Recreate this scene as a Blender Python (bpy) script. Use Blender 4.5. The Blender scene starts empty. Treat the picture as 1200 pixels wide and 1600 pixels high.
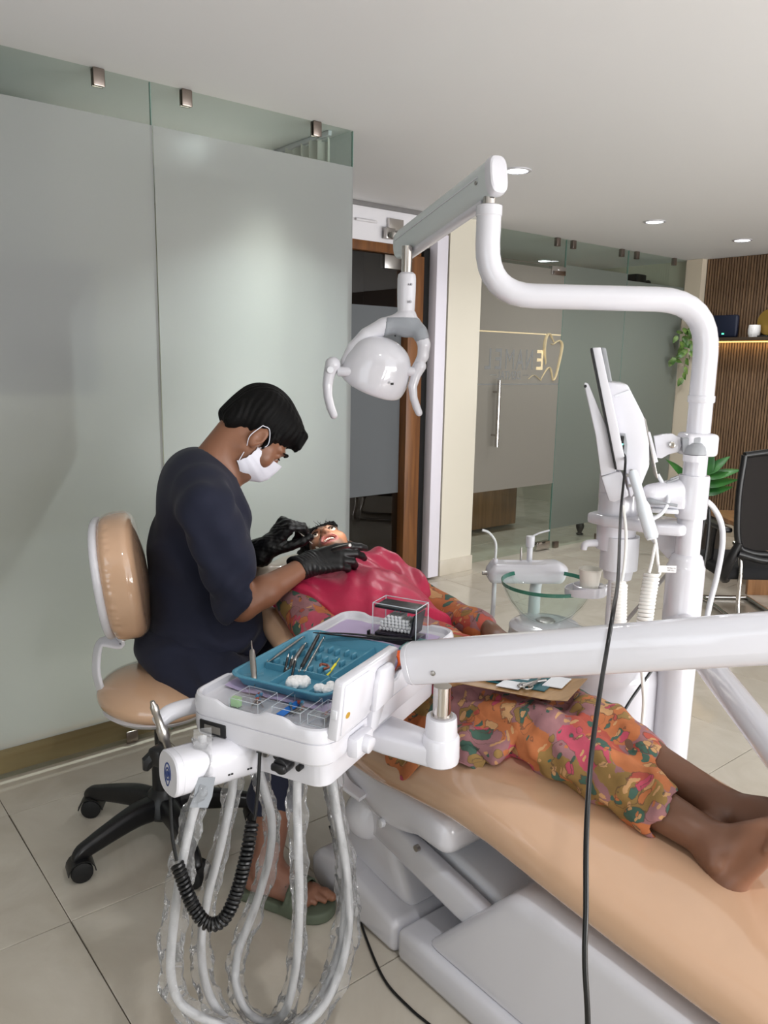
import bpy, bmesh, math, random
import numpy as np
import openvdb as vdb
from mathutils import Vector, Matrix, Euler

C = bpy.context.scene
random.seed(7)
rng = np.random.default_rng(7)

# ------------------------------------------------------------ camera
cam_d = bpy.data.cameras.new('camera')
cam = bpy.data.objects.new('camera', cam_d)
C.collection.objects.link(cam)
cam_d.sensor_fit = 'HORIZONTAL'
cam_d.sensor_width = 36.0
cam_d.lens = 36.0 * 1232.776 / 1200.0
cam_d.clip_start = 0.02
_r = Vector((0.77928652, -0.62640034, 0.01830699))
_u = Vector((0.10299447, 0.15683907, 0.9822391))
_b = Vector((-0.61814615, -0.76356017, 0.18673834))
cam.matrix_world = Matrix(((_r.x, _u.x, _b.x, 0.0), (_r.y, _u.y, _b.y, 0.0), (_r.z, _u.z, _b.z, 1.41), (0, 0, 0, 1)))
C.camera = cam

# ------------------------------------------------------------ world, daylight, exposure
W = bpy.data.worlds.new('world')
C.world = W
W.use_nodes = True
bg = W.node_tree.nodes['Background']
bg.inputs[0].default_value = (0.86, 0.93, 1.0, 1)
bg.inputs[1].default_value = 1.0
C.view_settings.view_transform = 'Standard'
C.view_settings.look = 'None'
C.view_settings.exposure = -0.17
C.view_settings.gamma = 1.0
C.view_settings.use_curve_mapping = False
C.cycles.caustics_reflective = False
C.cycles.caustics_refractive = False
C.cycles.max_bounces = 10
C.cycles.transparent_max_bounces = 24
C.cycles.sample_clamp_indirect = 6.0


def area(name, loc, rot, sx, sy, power, col):
    l = bpy.data.lights.new(name, 'AREA')
    l.shape = 'RECTANGLE'; l.size = sx; l.size_y = sy; l.energy = power; l.color = col
    o = bpy.data.objects.new(name, l); C.collection.objects.link(o)
    o.location = loc; o.rotation_euler = rot
    return o


# daylight through the glazed shop front behind the photographer (the window openings are built below)
area('daylight_front', (3.2, -2.72, 1.2), (math.radians(90), 0, 0), 5.8, 2.1, 66, (0.95, 0.97, 1.0))
# added fill lamp at the glazing, aimed upwards to brighten the ceiling
area('ceiling_fill', (3.2, -2.74, 0.5), (math.radians(128), 0, 0), 5.8, 0.8, 250, (1.0, 0.985, 0.97))
area('daylight_side', (-2.78, -0.6, 1.2), (math.radians(90), 0, math.radians(-90)), 2.6, 2.0, 26, (0.90, 0.96, 1.0))

# ------------------------------------------------------------ helpers
def srgb(r, g, b):
    f = lambda c: (c / 255 / 12.92) if c / 255 <= 0.04045 else ((c / 255 + 0.055) / 1.055) ** 2.4
    return (f(r), f(g), f(b), 1.0)


def mat(name, col=None, rough=0.5, metal=0.0, spec=0.5, trans=0.0, ior=1.45, emit=None, estr=0.0, coat=0.0, bump=None, sheen=0.0, sss=0.0, var=None, alpha=1.0):
    m = bpy.data.materials.new(name); m.use_nodes = True
    nt = m.node_tree; b = nt.nodes['Principled BSDF']
    if col: b.inputs['Base Color'].default_value = col
    b.inputs['Roughness'].default_value = rough
    b.inputs['Metallic'].default_value = metal
    b.inputs['Specular IOR Level'].default_value = spec
    b.inputs['Transmission Weight'].default_value = trans
    b.inputs['IOR'].default_value = ior
    b.inputs['Coat Weight'].default_value = coat
    b.inputs['Coat Roughness'].default_value = 0.05
    b.inputs['Sheen Weight'].default_value = sheen
    b.inputs['Alpha'].default_value = alpha
    if sss:
        b.inputs['Subsurface Weight'].default_value = sss
        b.inputs['Subsurface Radius'].default_value = (0.012, 0.005, 0.003)
    if emit:
        b.inputs['Emission Color'].default_value = emit
        b.inputs['Emission Strength'].default_value = estr
    tc = nt.nodes.new('ShaderNodeTexCoord')
    if var:   # var = (scale, second colour, detail)
        n = nt.nodes.new('ShaderNodeTexNoise'); n.inputs['Scale'].default_value = var[0]; n.inputs['Detail'].default_value = var[2] if len(var) > 2 else 4
        nt.links.new(tc.outputs['Object'], n.inputs['Vector'])
        r = nt.nodes.new('ShaderNodeValToRGB')
        r.color_ramp.elements[0].position = 0.35; r.color_ramp.elements[1].position = 0.68
        r.color_ramp.elements[0].color = col; r.color_ramp.elements[1].color = var[1]
        nt.links.new(n.outputs['Fac'], r.inputs[0]); nt.links.new(r.outputs[0], b.inputs['Base Color'])
    if bump:  # (scale, strength, distance)
        n = nt.nodes.new('ShaderNodeTexNoise'); n.inputs['Scale'].default_value = bump[0]; n.inputs['Detail'].default_value = 3
        nt.links.new(tc.outputs['Object'], n.inputs['Vector'])
        bp = nt.nodes.new('ShaderNodeBump'); bp.inputs['Strength'].default_value = bump[1]; bp.inputs['Distance'].default_value = bump[2]
        nt.links.new(n.outputs['Fac'], bp.inputs['Height']); nt.links.new(bp.outputs[0], b.inputs['Normal'])
    return m


def nodes(name):
    m = bpy.data.materials.new(name); m.use_nodes = True
    nt = m.node_tree; nt.nodes.clear()
    out = nt.nodes.new('ShaderNodeOutputMaterial')
    return m, nt, out


def clear_glass(name, tint, refl=1.0, rough=0.0, ior=1.45):
    """thin architectural glass: straight-through light plus fresnel reflection"""
    m, nt, out = nodes(name)
    t = nt.nodes.new('ShaderNodeBsdfTransparent'); t.inputs[0].default_value = tint
    g = nt.nodes.new('ShaderNodeBsdfGlossy'); g.inputs['Roughness'].default_value = rough
    f = nt.nodes.new('ShaderNodeFresnel'); f.inputs[0].default_value = ior
    mu = nt.nodes.new('ShaderNodeMath'); mu.operation = 'MULTIPLY'; mu.inputs[1].default_value = refl
    mx = nt.nodes.new('ShaderNodeMixShader')
    ge = nt.nodes.new('ShaderNodeNewGeometry'); iv = nt.nodes.new('ShaderNodeMath'); iv.operation = 'SUBTRACT'; iv.inputs[0].default_value = 1.0
    m2 = nt.nodes.new('ShaderNodeMath'); m2.operation = 'MULTIPLY'; m2.use_clamp = True   # no total internal reflection inside the thin pane
    nt.links.new(ge.outputs['Backfacing'], iv.inputs[1]); nt.links.new(f.outputs[0], mu.inputs[0])
    nt.links.new(mu.outputs[0], m2.inputs[0]); nt.links.new(iv.outputs[0], m2.inputs[1]); nt.links.new(m2.outputs[0], mx.inputs[0])
    nt.links.new(t.outputs[0], mx.inputs[1]); nt.links.new(g.outputs[0], mx.inputs[2])
    nt.links.new(mx.outputs[0], out.inputs[0])
    return m


def frosted(name, col, wd, wt, wr, rough=0.45):
    """etched film: part diffuse, part translucent, part rough see-through"""
    m, nt, out = nodes(name)
    d = nt.nodes.new('ShaderNodeBsdfDiffuse'); d.inputs[0].default_value = col
    t = nt.nodes.new('ShaderNodeBsdfTranslucent'); t.inputs[0].default_value = col
    r = nt.nodes.new('ShaderNodeBsdfRefraction'); r.inputs[0].default_value = col; r.inputs['Roughness'].default_value = rough; r.inputs['IOR'].default_value = 1.25
    n = nt.nodes.new('ShaderNodeTexNoise'); n.inputs['Scale'].default_value = 900
    tc = nt.nodes.new('ShaderNodeTexCoord'); nt.links.new(tc.outputs['Object'], n.inputs['Vector'])
    bp = nt.nodes.new('ShaderNodeBump'); bp.inputs['Strength'].default_value = 0.35; bp.inputs['Distance'].default_value = 0.002
    nt.links.new(n.outputs['Fac'], bp.inputs['Height'])
    nt.links.new(bp.outputs[0], r.inputs['Normal'])
    m1 = nt.nodes.new('ShaderNodeMixShader'); m1.inputs[0].default_value = wt / (wd + wt)
    m2 = nt.nodes.new('ShaderNodeMixShader'); m2.inputs[0].default_value = wr
    nt.links.new(d.outputs[0], m1.inputs[1]); nt.links.new(t.outputs[0], m1.inputs[2])
    nt.links.new(m1.outputs[0], m2.inputs[1]); nt.links.new(r.outputs[0], m2.inputs[2])
    nt.links.new(m2.outputs[0], out.inputs[0])
    return m


def wood(name, c1, c2, axis='X', scale=6.0, rough=0.35, stretch=12.0):
    m, nt, out = nodes(name)
    b = nt.nodes.new('ShaderNodeBsdfPrincipled'); b.inputs['Roughness'].default_value = rough
    tc = nt.nodes.new('ShaderNodeTexCoord'); mp = nt.nodes.new('ShaderNodeMapping')
    s = {'X': (1, stretch, stretch), 'Y': (stretch, 1, stretch), 'Z': (stretch, stretch, 1)}[axis]
    mp.inputs['Scale'].default_value = s
    n = nt.nodes.new('ShaderNodeTexNoise'); n.inputs['Scale'].default_value = scale * 0.4; n.inputs['Detail'].default_value = 6; n.inputs['Distortion'].default_value = 0.6
    r = nt.nodes.new('ShaderNodeValToRGB'); r.color_ramp.elements[0].position = 0.3; r.color_ramp.elements[1].position = 0.7
    r.color_ramp.elements[0].color = c1; r.color_ramp.elements[1].color = c2
    nt.links.new(tc.outputs['Object'], mp.inputs[0]); nt.links.new(mp.outputs[0], n.inputs['Vector'])
    nt.links.new(n.outputs['Fac'], r.inputs[0]); nt.links.new(r.outputs[0], b.inputs['Base Color']); nt.links.new(b.outputs[0], out.inputs[0])
    return m


# --- geometry: every builder returns (verts, faces)
def join(*gs):
    V, F, o = [], [], 0
    for v, f in gs:
        v = [tuple(p) for p in v]
        V += v; F += [tuple(i + o for i in q) for q in f]; o += len(v)
    return V, F


def from_bm(bm):
    bm.verts.index_update()
    r = ([v.co[:] for v in bm.verts], [tuple(v.index for v in f.verts) for f in bm.faces])
    bm.free(); return r


def obox(c, size, ax=None, bev=0.0, seg=2):
    bm = bmesh.new(); bmesh.ops.create_cube(bm, size=1.0)
    for v in bm.verts: v.co = Vector((v.co.x * size[0], v.co.y * size[1], v.co.z * size[2]))
    if bev > 0: bmesh.ops.bevel(bm, geom=list(bm.edges), offset=bev, segments=seg, profile=0.5, affect='EDGES')
    M = Matrix(ax).transposed() if ax is not None else Matrix.Identity(3)
    for v in bm.verts: v.co = M @ v.co + Vector(c)
    return from_bm(bm)


def box(lo, hi, bev=0.0, seg=2):
    c = [(a + b) / 2 for a, b in zip(lo, hi)]; s = [abs(b - a) for a, b in zip(lo, hi)]
    return obox(c, s, None, bev, seg)


def spline(pts, n=8):
    P = [np.array(p, float) for p in pts]
    if len(P) < 3: return P
    P = [2 * P[0] - P[1]] + P + [2 * P[-1] - P[-2]]
    out = []
    for i in range(1, len(P) - 2):
        p0, p1, p2, p3 = P[i - 1:i + 3]
        for k in range(n):
            t = k / n
            out.append(0.5 * ((2 * p1) + (-p0 + p2) * t + (2 * p0 - 5 * p1 + 4 * p2 - p3) * t * t + (-p0 + 3 * p1 - 3 * p2 + p3) * t ** 3))
    out.append(P[-2]); return out


def frames(P):
    P = np.array(P, float); T = np.gradient(P, axis=0); T /= np.linalg.norm(T, axis=1)[:, None] + 1e-12
    ref = np.array([0, 0, 1.0]) if abs(T[0][2]) < 0.9 else np.array([1.0, 0, 0])
    u = np.cross(T[0], ref); u /= np.linalg.norm(u); U = []
    for t in T:
        u = u - t * (u @ t); u /= np.linalg.norm(u); U.append(u.copy())
    U = np.array(U); return P, T, U, np.cross(T, U)


def tube(pts, r, n=12, sm=0, caps=True, sec=None):
    """sweep; r scalar or per-point list; sec = optional section [(x, y)] scaled by r"""
    rr = r
    if sm:
        m = len(pts); P = spline(pts, sm)
        if np.ndim(r): rr = np.interp(np.linspace(0, m - 1, len(P)), np.arange(m), r)
        pts = P
    P, T, U, Wv = frames(pts)
    rr = np.full(len(P), rr) if not np.ndim(rr) else np.array(rr)
    if sec is None: sec = [(math.cos(2 * math.pi * k / n), math.sin(2 * math.pi * k / n)) for k in range(n)]
    n = len(sec); V = []
    for i in range(len(P)):
        for x, y in sec: V.append(P[i] + rr[i] * (x * U[i] + y * Wv[i]))
    F = [(i * n + k, i * n + (k + 1) % n, (i + 1) * n + (k + 1) % n, (i + 1) * n + k) for i in range(len(P) - 1) for k in range(n)]
    if caps: F += [tuple(range(n))[::-1], tuple((len(P) - 1) * n + k for k in range(n))]
    return V, F


def lathe(prof, c=(0, 0, 0), n=24, ax=None, cap0=True, cap1=True):
    V = []; A = np.array(ax, float) if ax is not None else np.eye(3)
    for r, z in prof:
        for k in range(n):
            a = 2 * math.pi * k / n
            V.append(np.array(c) + A[0] * r * math.cos(a) + A[1] * r * math.sin(a) + A[2] * z)
    m = len(prof)
    F = [(i * n + k, i * n + (k + 1) % n, (i + 1) * n + (k + 1) % n, (i + 1) * n + k) for i in range(m - 1) for k in range(n)]
    if cap0: F.append(tuple(range(n))[::-1])
    if cap1: F.append(tuple((m - 1) * n + k for k in range(n)))
    return V, F


def axz(d, hint=(0, 0, 1)):
    d = np.array(d, float); d /= np.linalg.norm(d); h = np.array(hint, float)
    if abs(d @ h) > 0.95 * np.linalg.norm(h): h = np.array([1.0, 0, 0])
    u = np.cross(h, d); u /= np.linalg.norm(u)
    return np.array([u, np.cross(d, u), d])


def cyl(a, b, r, n=20, bev=0.0):
    a = np.array(a, float); b = np.array(b, float); L = np.linalg.norm(b - a)
    pr = [(r, 0), (r, L)] if not bev else [(r - bev, 0), (r - .3 * bev, .3 * bev), (r, bev), (r, L - bev), (r - .3 * bev, L - .3 * bev), (r - bev, L)]
    return lathe(pr, a, n, axz(b - a))


def prism(poly, o, u, v, w, depth, bev=0.0, seg=2):
    """polygon (2-D, along u and v from o) pushed by depth along w"""
    o, u, v, w = (np.array(t, float) for t in (o, u, v, w))
    bm = bmesh.new(); n = len(poly)
    A = [bm.verts.new(o + u * x + v * y) for x, y in poly]; B = [bm.verts.new(o + u * x + v * y + w * depth) for x, y in poly]
    bm.faces.new(A[::-1]); bm.faces.new(B)
    for i in range(n): bm.faces.new((A[i], A[(i + 1) % n], B[(i + 1) % n], B[i]))
    bmesh.ops.recalc_face_normals(bm, faces=bm.faces)
    if bev: bmesh.ops.bevel(bm, geom=list(bm.edges), offset=bev, segments=seg, profile=0.5, affect='EDGES', clamp_overlap=True)
    return from_bm(bm)


def loft(rings, closed=True, caps=True):
    V = [tuple(p) for r in rings for p in r]; n = len(rings[0]); F = []
    for i in range(len(rings) - 1):
        for k in range(n if closed else n - 1):
            F.append((i * n + k, i * n + (k + 1) % n, (i + 1) * n + (k + 1) % n, (i + 1) * n + k))
    if caps: F += [tuple(range(n))[::-1], tuple((len(rings) - 1) * n + k for k in range(n))]
    return V, F


def rrect(w, h, r, n=4, x0=0.0, y0=0.0):
    """rounded rectangle 0..w, 0..h"""
    o = []
    for cx, cy, a in ((w - r, h - r, 0), (r, h - r, 90), (r, r, 180), (w - r, r, 270)):
        for k in range(n + 1):
            t = math.radians(a + 90 * k / n); o.append((x0 + cx + r * math.cos(t), y0 + cy + r * math.sin(t)))
    return o


def sheet(P, th):
    """thin solid from a grid of points P[i][j], thickness th downwards along its normals"""
    P = np.array(P, float); du = np.gradient(P, axis=0); dv = np.gradient(P, axis=1)
    N = np.cross(du, dv); N /= np.linalg.norm(N, axis=2)[:, :, None] + 1e-12
    a, b = P.shape[:2]; Q = P - N * th
    V = list(P.reshape(-1, 3)) + list(Q.reshape(-1, 3)); F = []; o = a * b
    for i in range(a - 1):
        for j in range(b - 1):
            q = (i * b + j, (i + 1) * b + j, (i + 1) * b + j + 1, i * b + j + 1)
            F.append(q); F.append(tuple(t + o for t in q[::-1]))
    rim = [(i, 0) for i in range(a)] + [(a - 1, j) for j in range(1, b)] + [(i, b - 1) for i in range(a - 2, -1, -1)] + [(0, j) for j in range(b - 2, 0, -1)]
    for k in range(len(rim)):
        p = rim[k]; q = rim[(k + 1) % len(rim)]; p = p[0] * b + p[1]; q = q[0] * b + q[1]
        F.append((p, p + o, q + o, q))
    return V, F


def text_geo(s, o, u, v, height, depth=0.0006, width=None, bold=0.0):
    cu = bpy.data.curves.new('lettering', 'FONT'); cu.body = s; cu.size = 1.0; cu.align_x = 'CENTER'; cu.align_y = 'CENTER'; cu.extrude = 0.02; cu.offset = bold; cu.resolution_u = 3
    ob = bpy.data.objects.new('lettering', cu); C.collection.objects.link(ob)
    me = bpy.data.meshes.new_from_object(ob.evaluated_get(bpy.context.evaluated_depsgraph_get()))
    V = np.array([x.co[:] for x in me.vertices]); F = [tuple(p.vertices) for p in me.polygons]
    bpy.data.objects.remove(ob); bpy.data.curves.remove(cu); bpy.data.meshes.remove(me)
    u = np.array(u, float); v = np.array(v, float); w = np.cross(u, v)
    sx = height / 0.72
    wx = sx if width is None else width / (V[:, 0].max() - V[:, 0].min())
    c = (V.max(0) + V.min(0)) / 2
    V = V - c
    return [np.array(o) + u * p[0] * wx + v * p[1] * sx + w * p[2] / 0.02 * depth for p in V], F


# --- signed-distance modelling for bodies, cloth and moulded shapes
class Field:
    def __init__(s, lo, hi, vox):
        s.lo = np.array(lo, float); s.vox = vox
        n = np.ceil((np.array(hi, float) - s.lo) / vox).astype(int) + 1
        s.n = n; s.d = np.full(tuple(n), 0.1, np.float32)

    def reg(s, lo, hi):
        i0 = np.clip(np.floor((np.array(lo) - s.lo) / s.vox).astype(int), 0, s.n)
        i1 = np.clip(np.ceil((np.array(hi) - s.lo) / s.vox).astype(int) + 1, 0, s.n)
        return i0, i1

    def xyz(s, i0, i1):
        a = [(s.lo[k] + np.arange(i0[k], i1[k]) * s.vox).astype(np.float32) for k in range(3)]
        return a[0][:, None, None], a[1][None, :, None], a[2][None, None, :]

    def put(s, fn, lo, hi, k=0.02, op='u'):
        pad = max(k, 0.0) + 0.03 if op == 'u' else k + 2 * s.vox
        i0, i1 = s.reg(np.array(lo) - pad, np.array(hi) + pad)
        if np.any(i1 <= i0): return s
        X, Y, Z = s.xyz(i0, i1)
        d2 = fn(X, Y, Z); sl = tuple(slice(i0[q], i1[q]) for q in range(3)); d1 = s.d[sl]
        if op == 'u':
            h = np.clip(0.5 + 0.5 * (d1 - d2) / max(k, 1e-5), 0, 1); s.d[sl] = d1 * (1 - h) + d2 * h - k * h * (1 - h)
        elif op == 's':
            d2 = -d2; h = np.clip(0.5 - 0.5 * (d1 - d2) / max(k, 1e-5), 0, 1); s.d[sl] = d1 * (1 - h) + d2 * h + k * h * (1 - h)
        return s

    def cap(s, a, b, ra, rb=None, k=0.02, op='u', sq=None):
        a = np.array(a, float); b = np.array(b, float); rb = ra if rb is None else rb; ab = b - a; L = ab @ ab + 1e-12
        def fn(X, Y, Z):
            x, y, z = X - a[0], Y - a[1], Z - a[2]
            t = np.clip((x * ab[0] + y * ab[1] + z * ab[2]) / L, 0, 1)
            x, y, z = x - t * ab[0], y - t * ab[1], z - t * ab[2]
            return np.sqrt(x * x + y * y + z * z) - (ra + (rb - ra) * t)
        m = max(ra, rb)
        return s.put(fn, np.minimum(a, b) - m, np.maximum(a, b) + m, k, op)

    def ell(s, c, r, R=None, k=0.02, op='u'):
        c = np.array(c, float); r = np.array(r, float); R = np.eye(3) if R is None else np.array(R, float)   # rows = axes
        def fn(X, Y, Z):
            x, y, z = X - c[0], Y - c[1], Z - c[2]
            p = [(x * R[i][0] + y * R[i][1] + z * R[i][2]) for i in range(3)]
            k0 = np.sqrt(sum((p[i] / r[i]) ** 2 for i in range(3))); k1 = np.sqrt(sum((p[i] / r[i] ** 2) ** 2 for i in range(3))) + 1e-9
            return k0 * (k0 - 1) / k1
        e = np.sqrt(((R.T * r) ** 2).sum(1))
        return s.put(fn, c - e, c + e, k, op)

    def rbox(s, c, h, rad, R=None, k=0.01, op='u'):
        c = np.array(c, float); h = np.array(h, float); R = np.eye(3) if R is None else np.array(R, float)
        def fn(X, Y, Z):
            x, y, z = X - c[0], Y - c[1], Z - c[2]
            q = [np.abs(x * R[i][0] + y * R[i][1] + z * R[i][2]) - h[i] + rad for i in range(3)]
            o = np.sqrt(sum(np.maximum(t, 0) ** 2 for t in q)); return o + np.minimum(np.maximum(np.maximum(q[0], q[1]), q[2]), 0) - rad
        e = np.abs(R.T) @ h
        return s.put(fn, c - e, c + e, k, op)

    def coin(s, c, rx, ry, h, rad, R, k=0.01, op='u', e=2.4):
        """rounded oval slab: radii rx, ry along R[0], R[1], half height h along R[2]"""
        c = np.array(c, float); R = np.array(R, float)
        def fn(X, Y, Z):
            x, y, z = X - c[0], Y - c[1], Z - c[2]
            p = [(x * R[i][0] + y * R[i][1] + z * R[i][2]) for i in range(3)]
            q = ((np.abs(p[0] / rx) ** e + np.abs(p[1] / ry) ** e) ** (1 / e) - 1) * min(rx, ry) + rad; w = np.abs(p[2]) - h + rad
            return np.sqrt(np.maximum(q, 0) ** 2 + np.maximum(w, 0) ** 2) + np.minimum(np.maximum(q, w), 0) - rad
        m = np.abs(R.T) @ np.array((rx, ry, h))
        return s.put(fn, c - m, c + m, k, op)

    def cut(s, p, n, k=0.004):
        """remove what lies on the side of plane (p, n) that n points to"""
        p = np.array(p, float); n = np.array(n, float); n /= np.linalg.norm(n)
        X, Y, Z = s.xyz((0, 0, 0), s.n)
        d2 = ((X - p[0]) * n[0] + (Y - p[1]) * n[1] + (Z - p[2]) * n[2])
        h = np.clip(0.5 - 0.5 * (s.d - d2) / max(k, 1e-5), 0, 1); s.d = (s.d * (1 - h) + d2 * h + k * h * (1 - h)).astype(np.float32)
        return s

    def warp(s, fn):
        X, Y, Z = s.xyz((0, 0, 0), s.n); w = np.abs(s.d) < 0.05
        s.d = s.d + (fn(X, Y, Z) * w).astype(np.float32); return s

    def geo(s):
        g = vdb.FloatGrid(); g.background = 0.1
        g.copyFromArray(np.ascontiguousarray(np.clip(s.d, -0.1, 0.1), dtype=np.float64))
        p, q = g.convertToQuads(0.0)
        v = np.array(p) * s.vox + s.lo
        f = np.array(q)
        # outward winding
        c = v[f]; n = np.cross(c[:, 2] - c[:, 0], c[:, 3] - c[:, 1]); vol = (c.mean(1) * n).sum()
        if vol < 0: f = f[:, ::-1]
        return v, f


# --- linking
def bb_base(v):
    v = np.array(v); a, b = v.min(0), v.max(0)
    return np.array([(a[0] + b[0]) / 2, (a[1] + b[1]) / 2, a[2]])


def tag(o, label=None, cat=None, group=None, kind=None):
    if label: o['label'] = label
    if cat: o['category'] = cat
    if group: o['group'] = group
    if kind: o['kind'] = kind
    return o


ORG = {}


def thing(name, loc, label, cat, group=None):
    o = bpy.data.objects.new(name, None); C.collection.objects.link(o); o.location = loc; o.empty_display_size = 0.05
    ORG[o.name] = np.array(loc, float); return tag(o, label, cat, group)


def mesh_of(name, g, m, smooth=True, angle=40, col=None):
    me = bpy.data.meshes.new(name); v, f = g
    if isinstance(f, np.ndarray):
        me.vertices.add(len(v)); me.vertices.foreach_set('co', np.array(v, np.float32).ravel())
        me.loops.add(f.size); me.loops.foreach_set('vertex_index', f.astype(np.int32).ravel())
        me.polygons.add(len(f)); me.polygons.foreach_set('loop_start', np.arange(0, f.size, 4, dtype=np.int32))
        me.update(calc_edges=True); me.validate()
    else:
        me.from_pydata([tuple(map(float, p)) for p in v], [], f); me.update()
        bm = bmesh.new(); bm.from_mesh(me); bmesh.ops.recalc_face_normals(bm, faces=bm.faces); bm.to_mesh(me); bm.free()
    if smooth:
        me.polygons.foreach_set('use_smooth', [True] * len(me.polygons))
        if angle and not isinstance(f, np.ndarray): me.set_sharp_from_angle(angle=math.radians(angle))
    if m: me.materials.append(m)
    if col is not None:
        at = me.color_attributes.new('Col', 'FLOAT_COLOR', 'POINT'); at.data.foreach_set('color', np.array(col, np.float32).ravel())
    return me


def mk(name, g, m, parent=None, label=None, cat=None, group=None, kind=None, smooth=True, angle=40, col=None):
    v, f = g; v = np.array(v, float)
    if parent is None: org = bb_base(v)
    else: org = ORG[parent.name]
    me = mesh_of(name, (v - org, f), m, smooth, angle, col)
    o = bpy.data.objects.new(name, me); C.collection.objects.link(o)
    if parent is None: o.location = org
    else: o.parent = parent
    ORG[o.name] = org
    return tag(o, label, cat, group, kind)


# ------------------------------------------------------------ materials
WHITE = mat('white_plastic', srgb(212, 211, 217), 0.22, coat=0.3)
WHITE2 = mat('white_enamel', srgb(211, 210, 216), 0.12, coat=0.6)
OFFW = mat('pale_grey_plastic', srgb(214, 215, 220), 0.35)
GREYP = mat('grey_plastic', srgb(150, 152, 156), 0.3)
BLACKP = mat('black_plastic', srgb(22, 22, 24), 0.35)
BLACKR = mat('black_rubber', srgb(16, 16, 17), 0.6)
CHROME = mat('chrome', srgb(205, 200, 196), 0.12, metal=1.0)
STEEL = mat('brushed_steel', srgb(176, 172, 168), 0.32, metal=1.0)
BROWNSTEEL = mat('satin_nickel', srgb(150, 138, 130), 0.3, metal=1.0)
VINYL = mat('beige_vinyl', srgb(200, 163, 133), 0.14, coat=1.0, bump=(7, 0.08, 0.01))
NAVY = mat('navy_cotton', srgb(17, 21, 42), 0.85, sheen=0.06, bump=(500, 0.12, 0.001))
GLOVE = mat('black_nitrile', srgb(14, 14, 15), 0.42, bump=(120, 0.25, 0.002))
HAIR = mat('black_hair', srgb(10, 9, 9), 0.62, spec=0.16, bump=(260, 0.5, 0.002))
BIBRED = mat('red_plastic_film', srgb(184, 44, 78), 0.38, bump=(26, 0.25, 0.01))
PURPLE = mat('lilac_paper', srgb(188, 172, 204), 0.85)
TEALTRAY = mat('blue_tray_plastic', srgb(78, 138, 162), 0.35)
COTTON = mat('cotton', srgb(240, 240, 240), 0.95, bump=(200, 0.5, 0.004))
ACRYL = clear_glass('clear_acrylic', (0.985, 0.988, 0.99, 1), 1.3)
ACEDGE = mat('acrylic_edge', srgb(214, 222, 228), 0.1, alpha=0.55)
TILEWALL = mat('cream_paint', srgb(216, 210, 195), 0.55)
LED = mat('lit_led', (1, 1, 1, 1), emit=(0.93, 0.97, 1.0, 1), estr=14)


# ============================================================ SETTING
def structure(name, g, m, parent=None, **k):
    return mk(name, g, m, parent, kind='structure' if parent is None else None, **k)


def group_root(name, loc=(0, 0, 0), kind='structure'):
    o = bpy.data.objects.new(name, None); C.collection.objects.link(o); o.location = loc; o['kind'] = kind
    ORG[o.name] = np.array(loc, float); return o


CEIL = 2.31
# --- polished porcelain floor tile material
def tile_material():
    m, nt, out = nodes('polished_porcelain')
    b = nt.nodes.new('ShaderNodeBsdfPrincipled'); b.inputs['Roughness'].default_value = 0.14
    g = nt.nodes.new('ShaderNodeNewGeometry'); oi = nt.nodes.new('ShaderNodeObjectInfo')
    ad = nt.nodes.new('ShaderNodeVectorMath'); ad.operation = 'ADD'
    ml = nt.nodes.new('ShaderNodeMath'); ml.operation = 'MULTIPLY'; ml.inputs[1].default_value = 37.0
    nt.links.new(oi.outputs['Random'], ml.inputs[0]); nt.links.new(g.outputs['Position'], ad.inputs[0]); nt.links.new(ml.outputs[0], ad.inputs[1])
    n = nt.nodes.new('ShaderNodeTexNoise'); n.inputs['Scale'].default_value = 3.2; n.inputs['Detail'].default_value = 9; n.inputs['Roughness'].default_value = 0.6; n.inputs['Distortion'].default_value = 1.0
    nt.links.new(ad.outputs[0], n.inputs['Vector'])
    r = nt.nodes.new('ShaderNodeValToRGB'); r.color_ramp.elements[0].position = 0.3; r.color_ramp.elements[1].position = 0.72
    r.color_ramp.elements[0].color = srgb(188, 179, 164); r.color_ramp.elements[1].color = srgb(207, 200, 187)
    nt.links.new(n.outputs['Fac'], r.inputs[0]); nt.links.new(r.outputs[0], b.inputs['Base Color']); nt.links.new(b.outputs[0], out.inputs[0])
    return m


TILE = tile_material()
GROUT = mat('grout', srgb(120, 112, 100), 0.9)
floor = structure('floor', box((-3.0, -2.7, -0.12), (6.6, 7.2, -0.006)), GROUT, smooth=False)
TS = 0.60
v, f = box((-TS / 2 + 0.0012, -TS / 2 + 0.0012, -0.006), (TS / 2 - 0.0012, TS / 2 - 0.0012, 0.0), 0.0012, 1)
tile_me = mesh_of('tile', (np.array(v), f), TILE)
for i in range(-6, 11):
    for j in range(-8, 9):
        o = bpy.data.objects.new('tile', tile_me); C.collection.objects.link(o); o.parent = floor
        o.location = np.array((0.512 + TS * (i + 0.5), 1.866 + TS * (j + 0.5), 0.0)) - ORG['floor']

PLASTER = mat('white_ceiling_paint', srgb(226, 226, 227), 0.6, bump=(2.2, 0.05, 0.05))
structure('ceiling', box((-3.0, -2.7, CEIL), (6.6, 7.2, CEIL + 0.12)), PLASTER, smooth=False)
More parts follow.
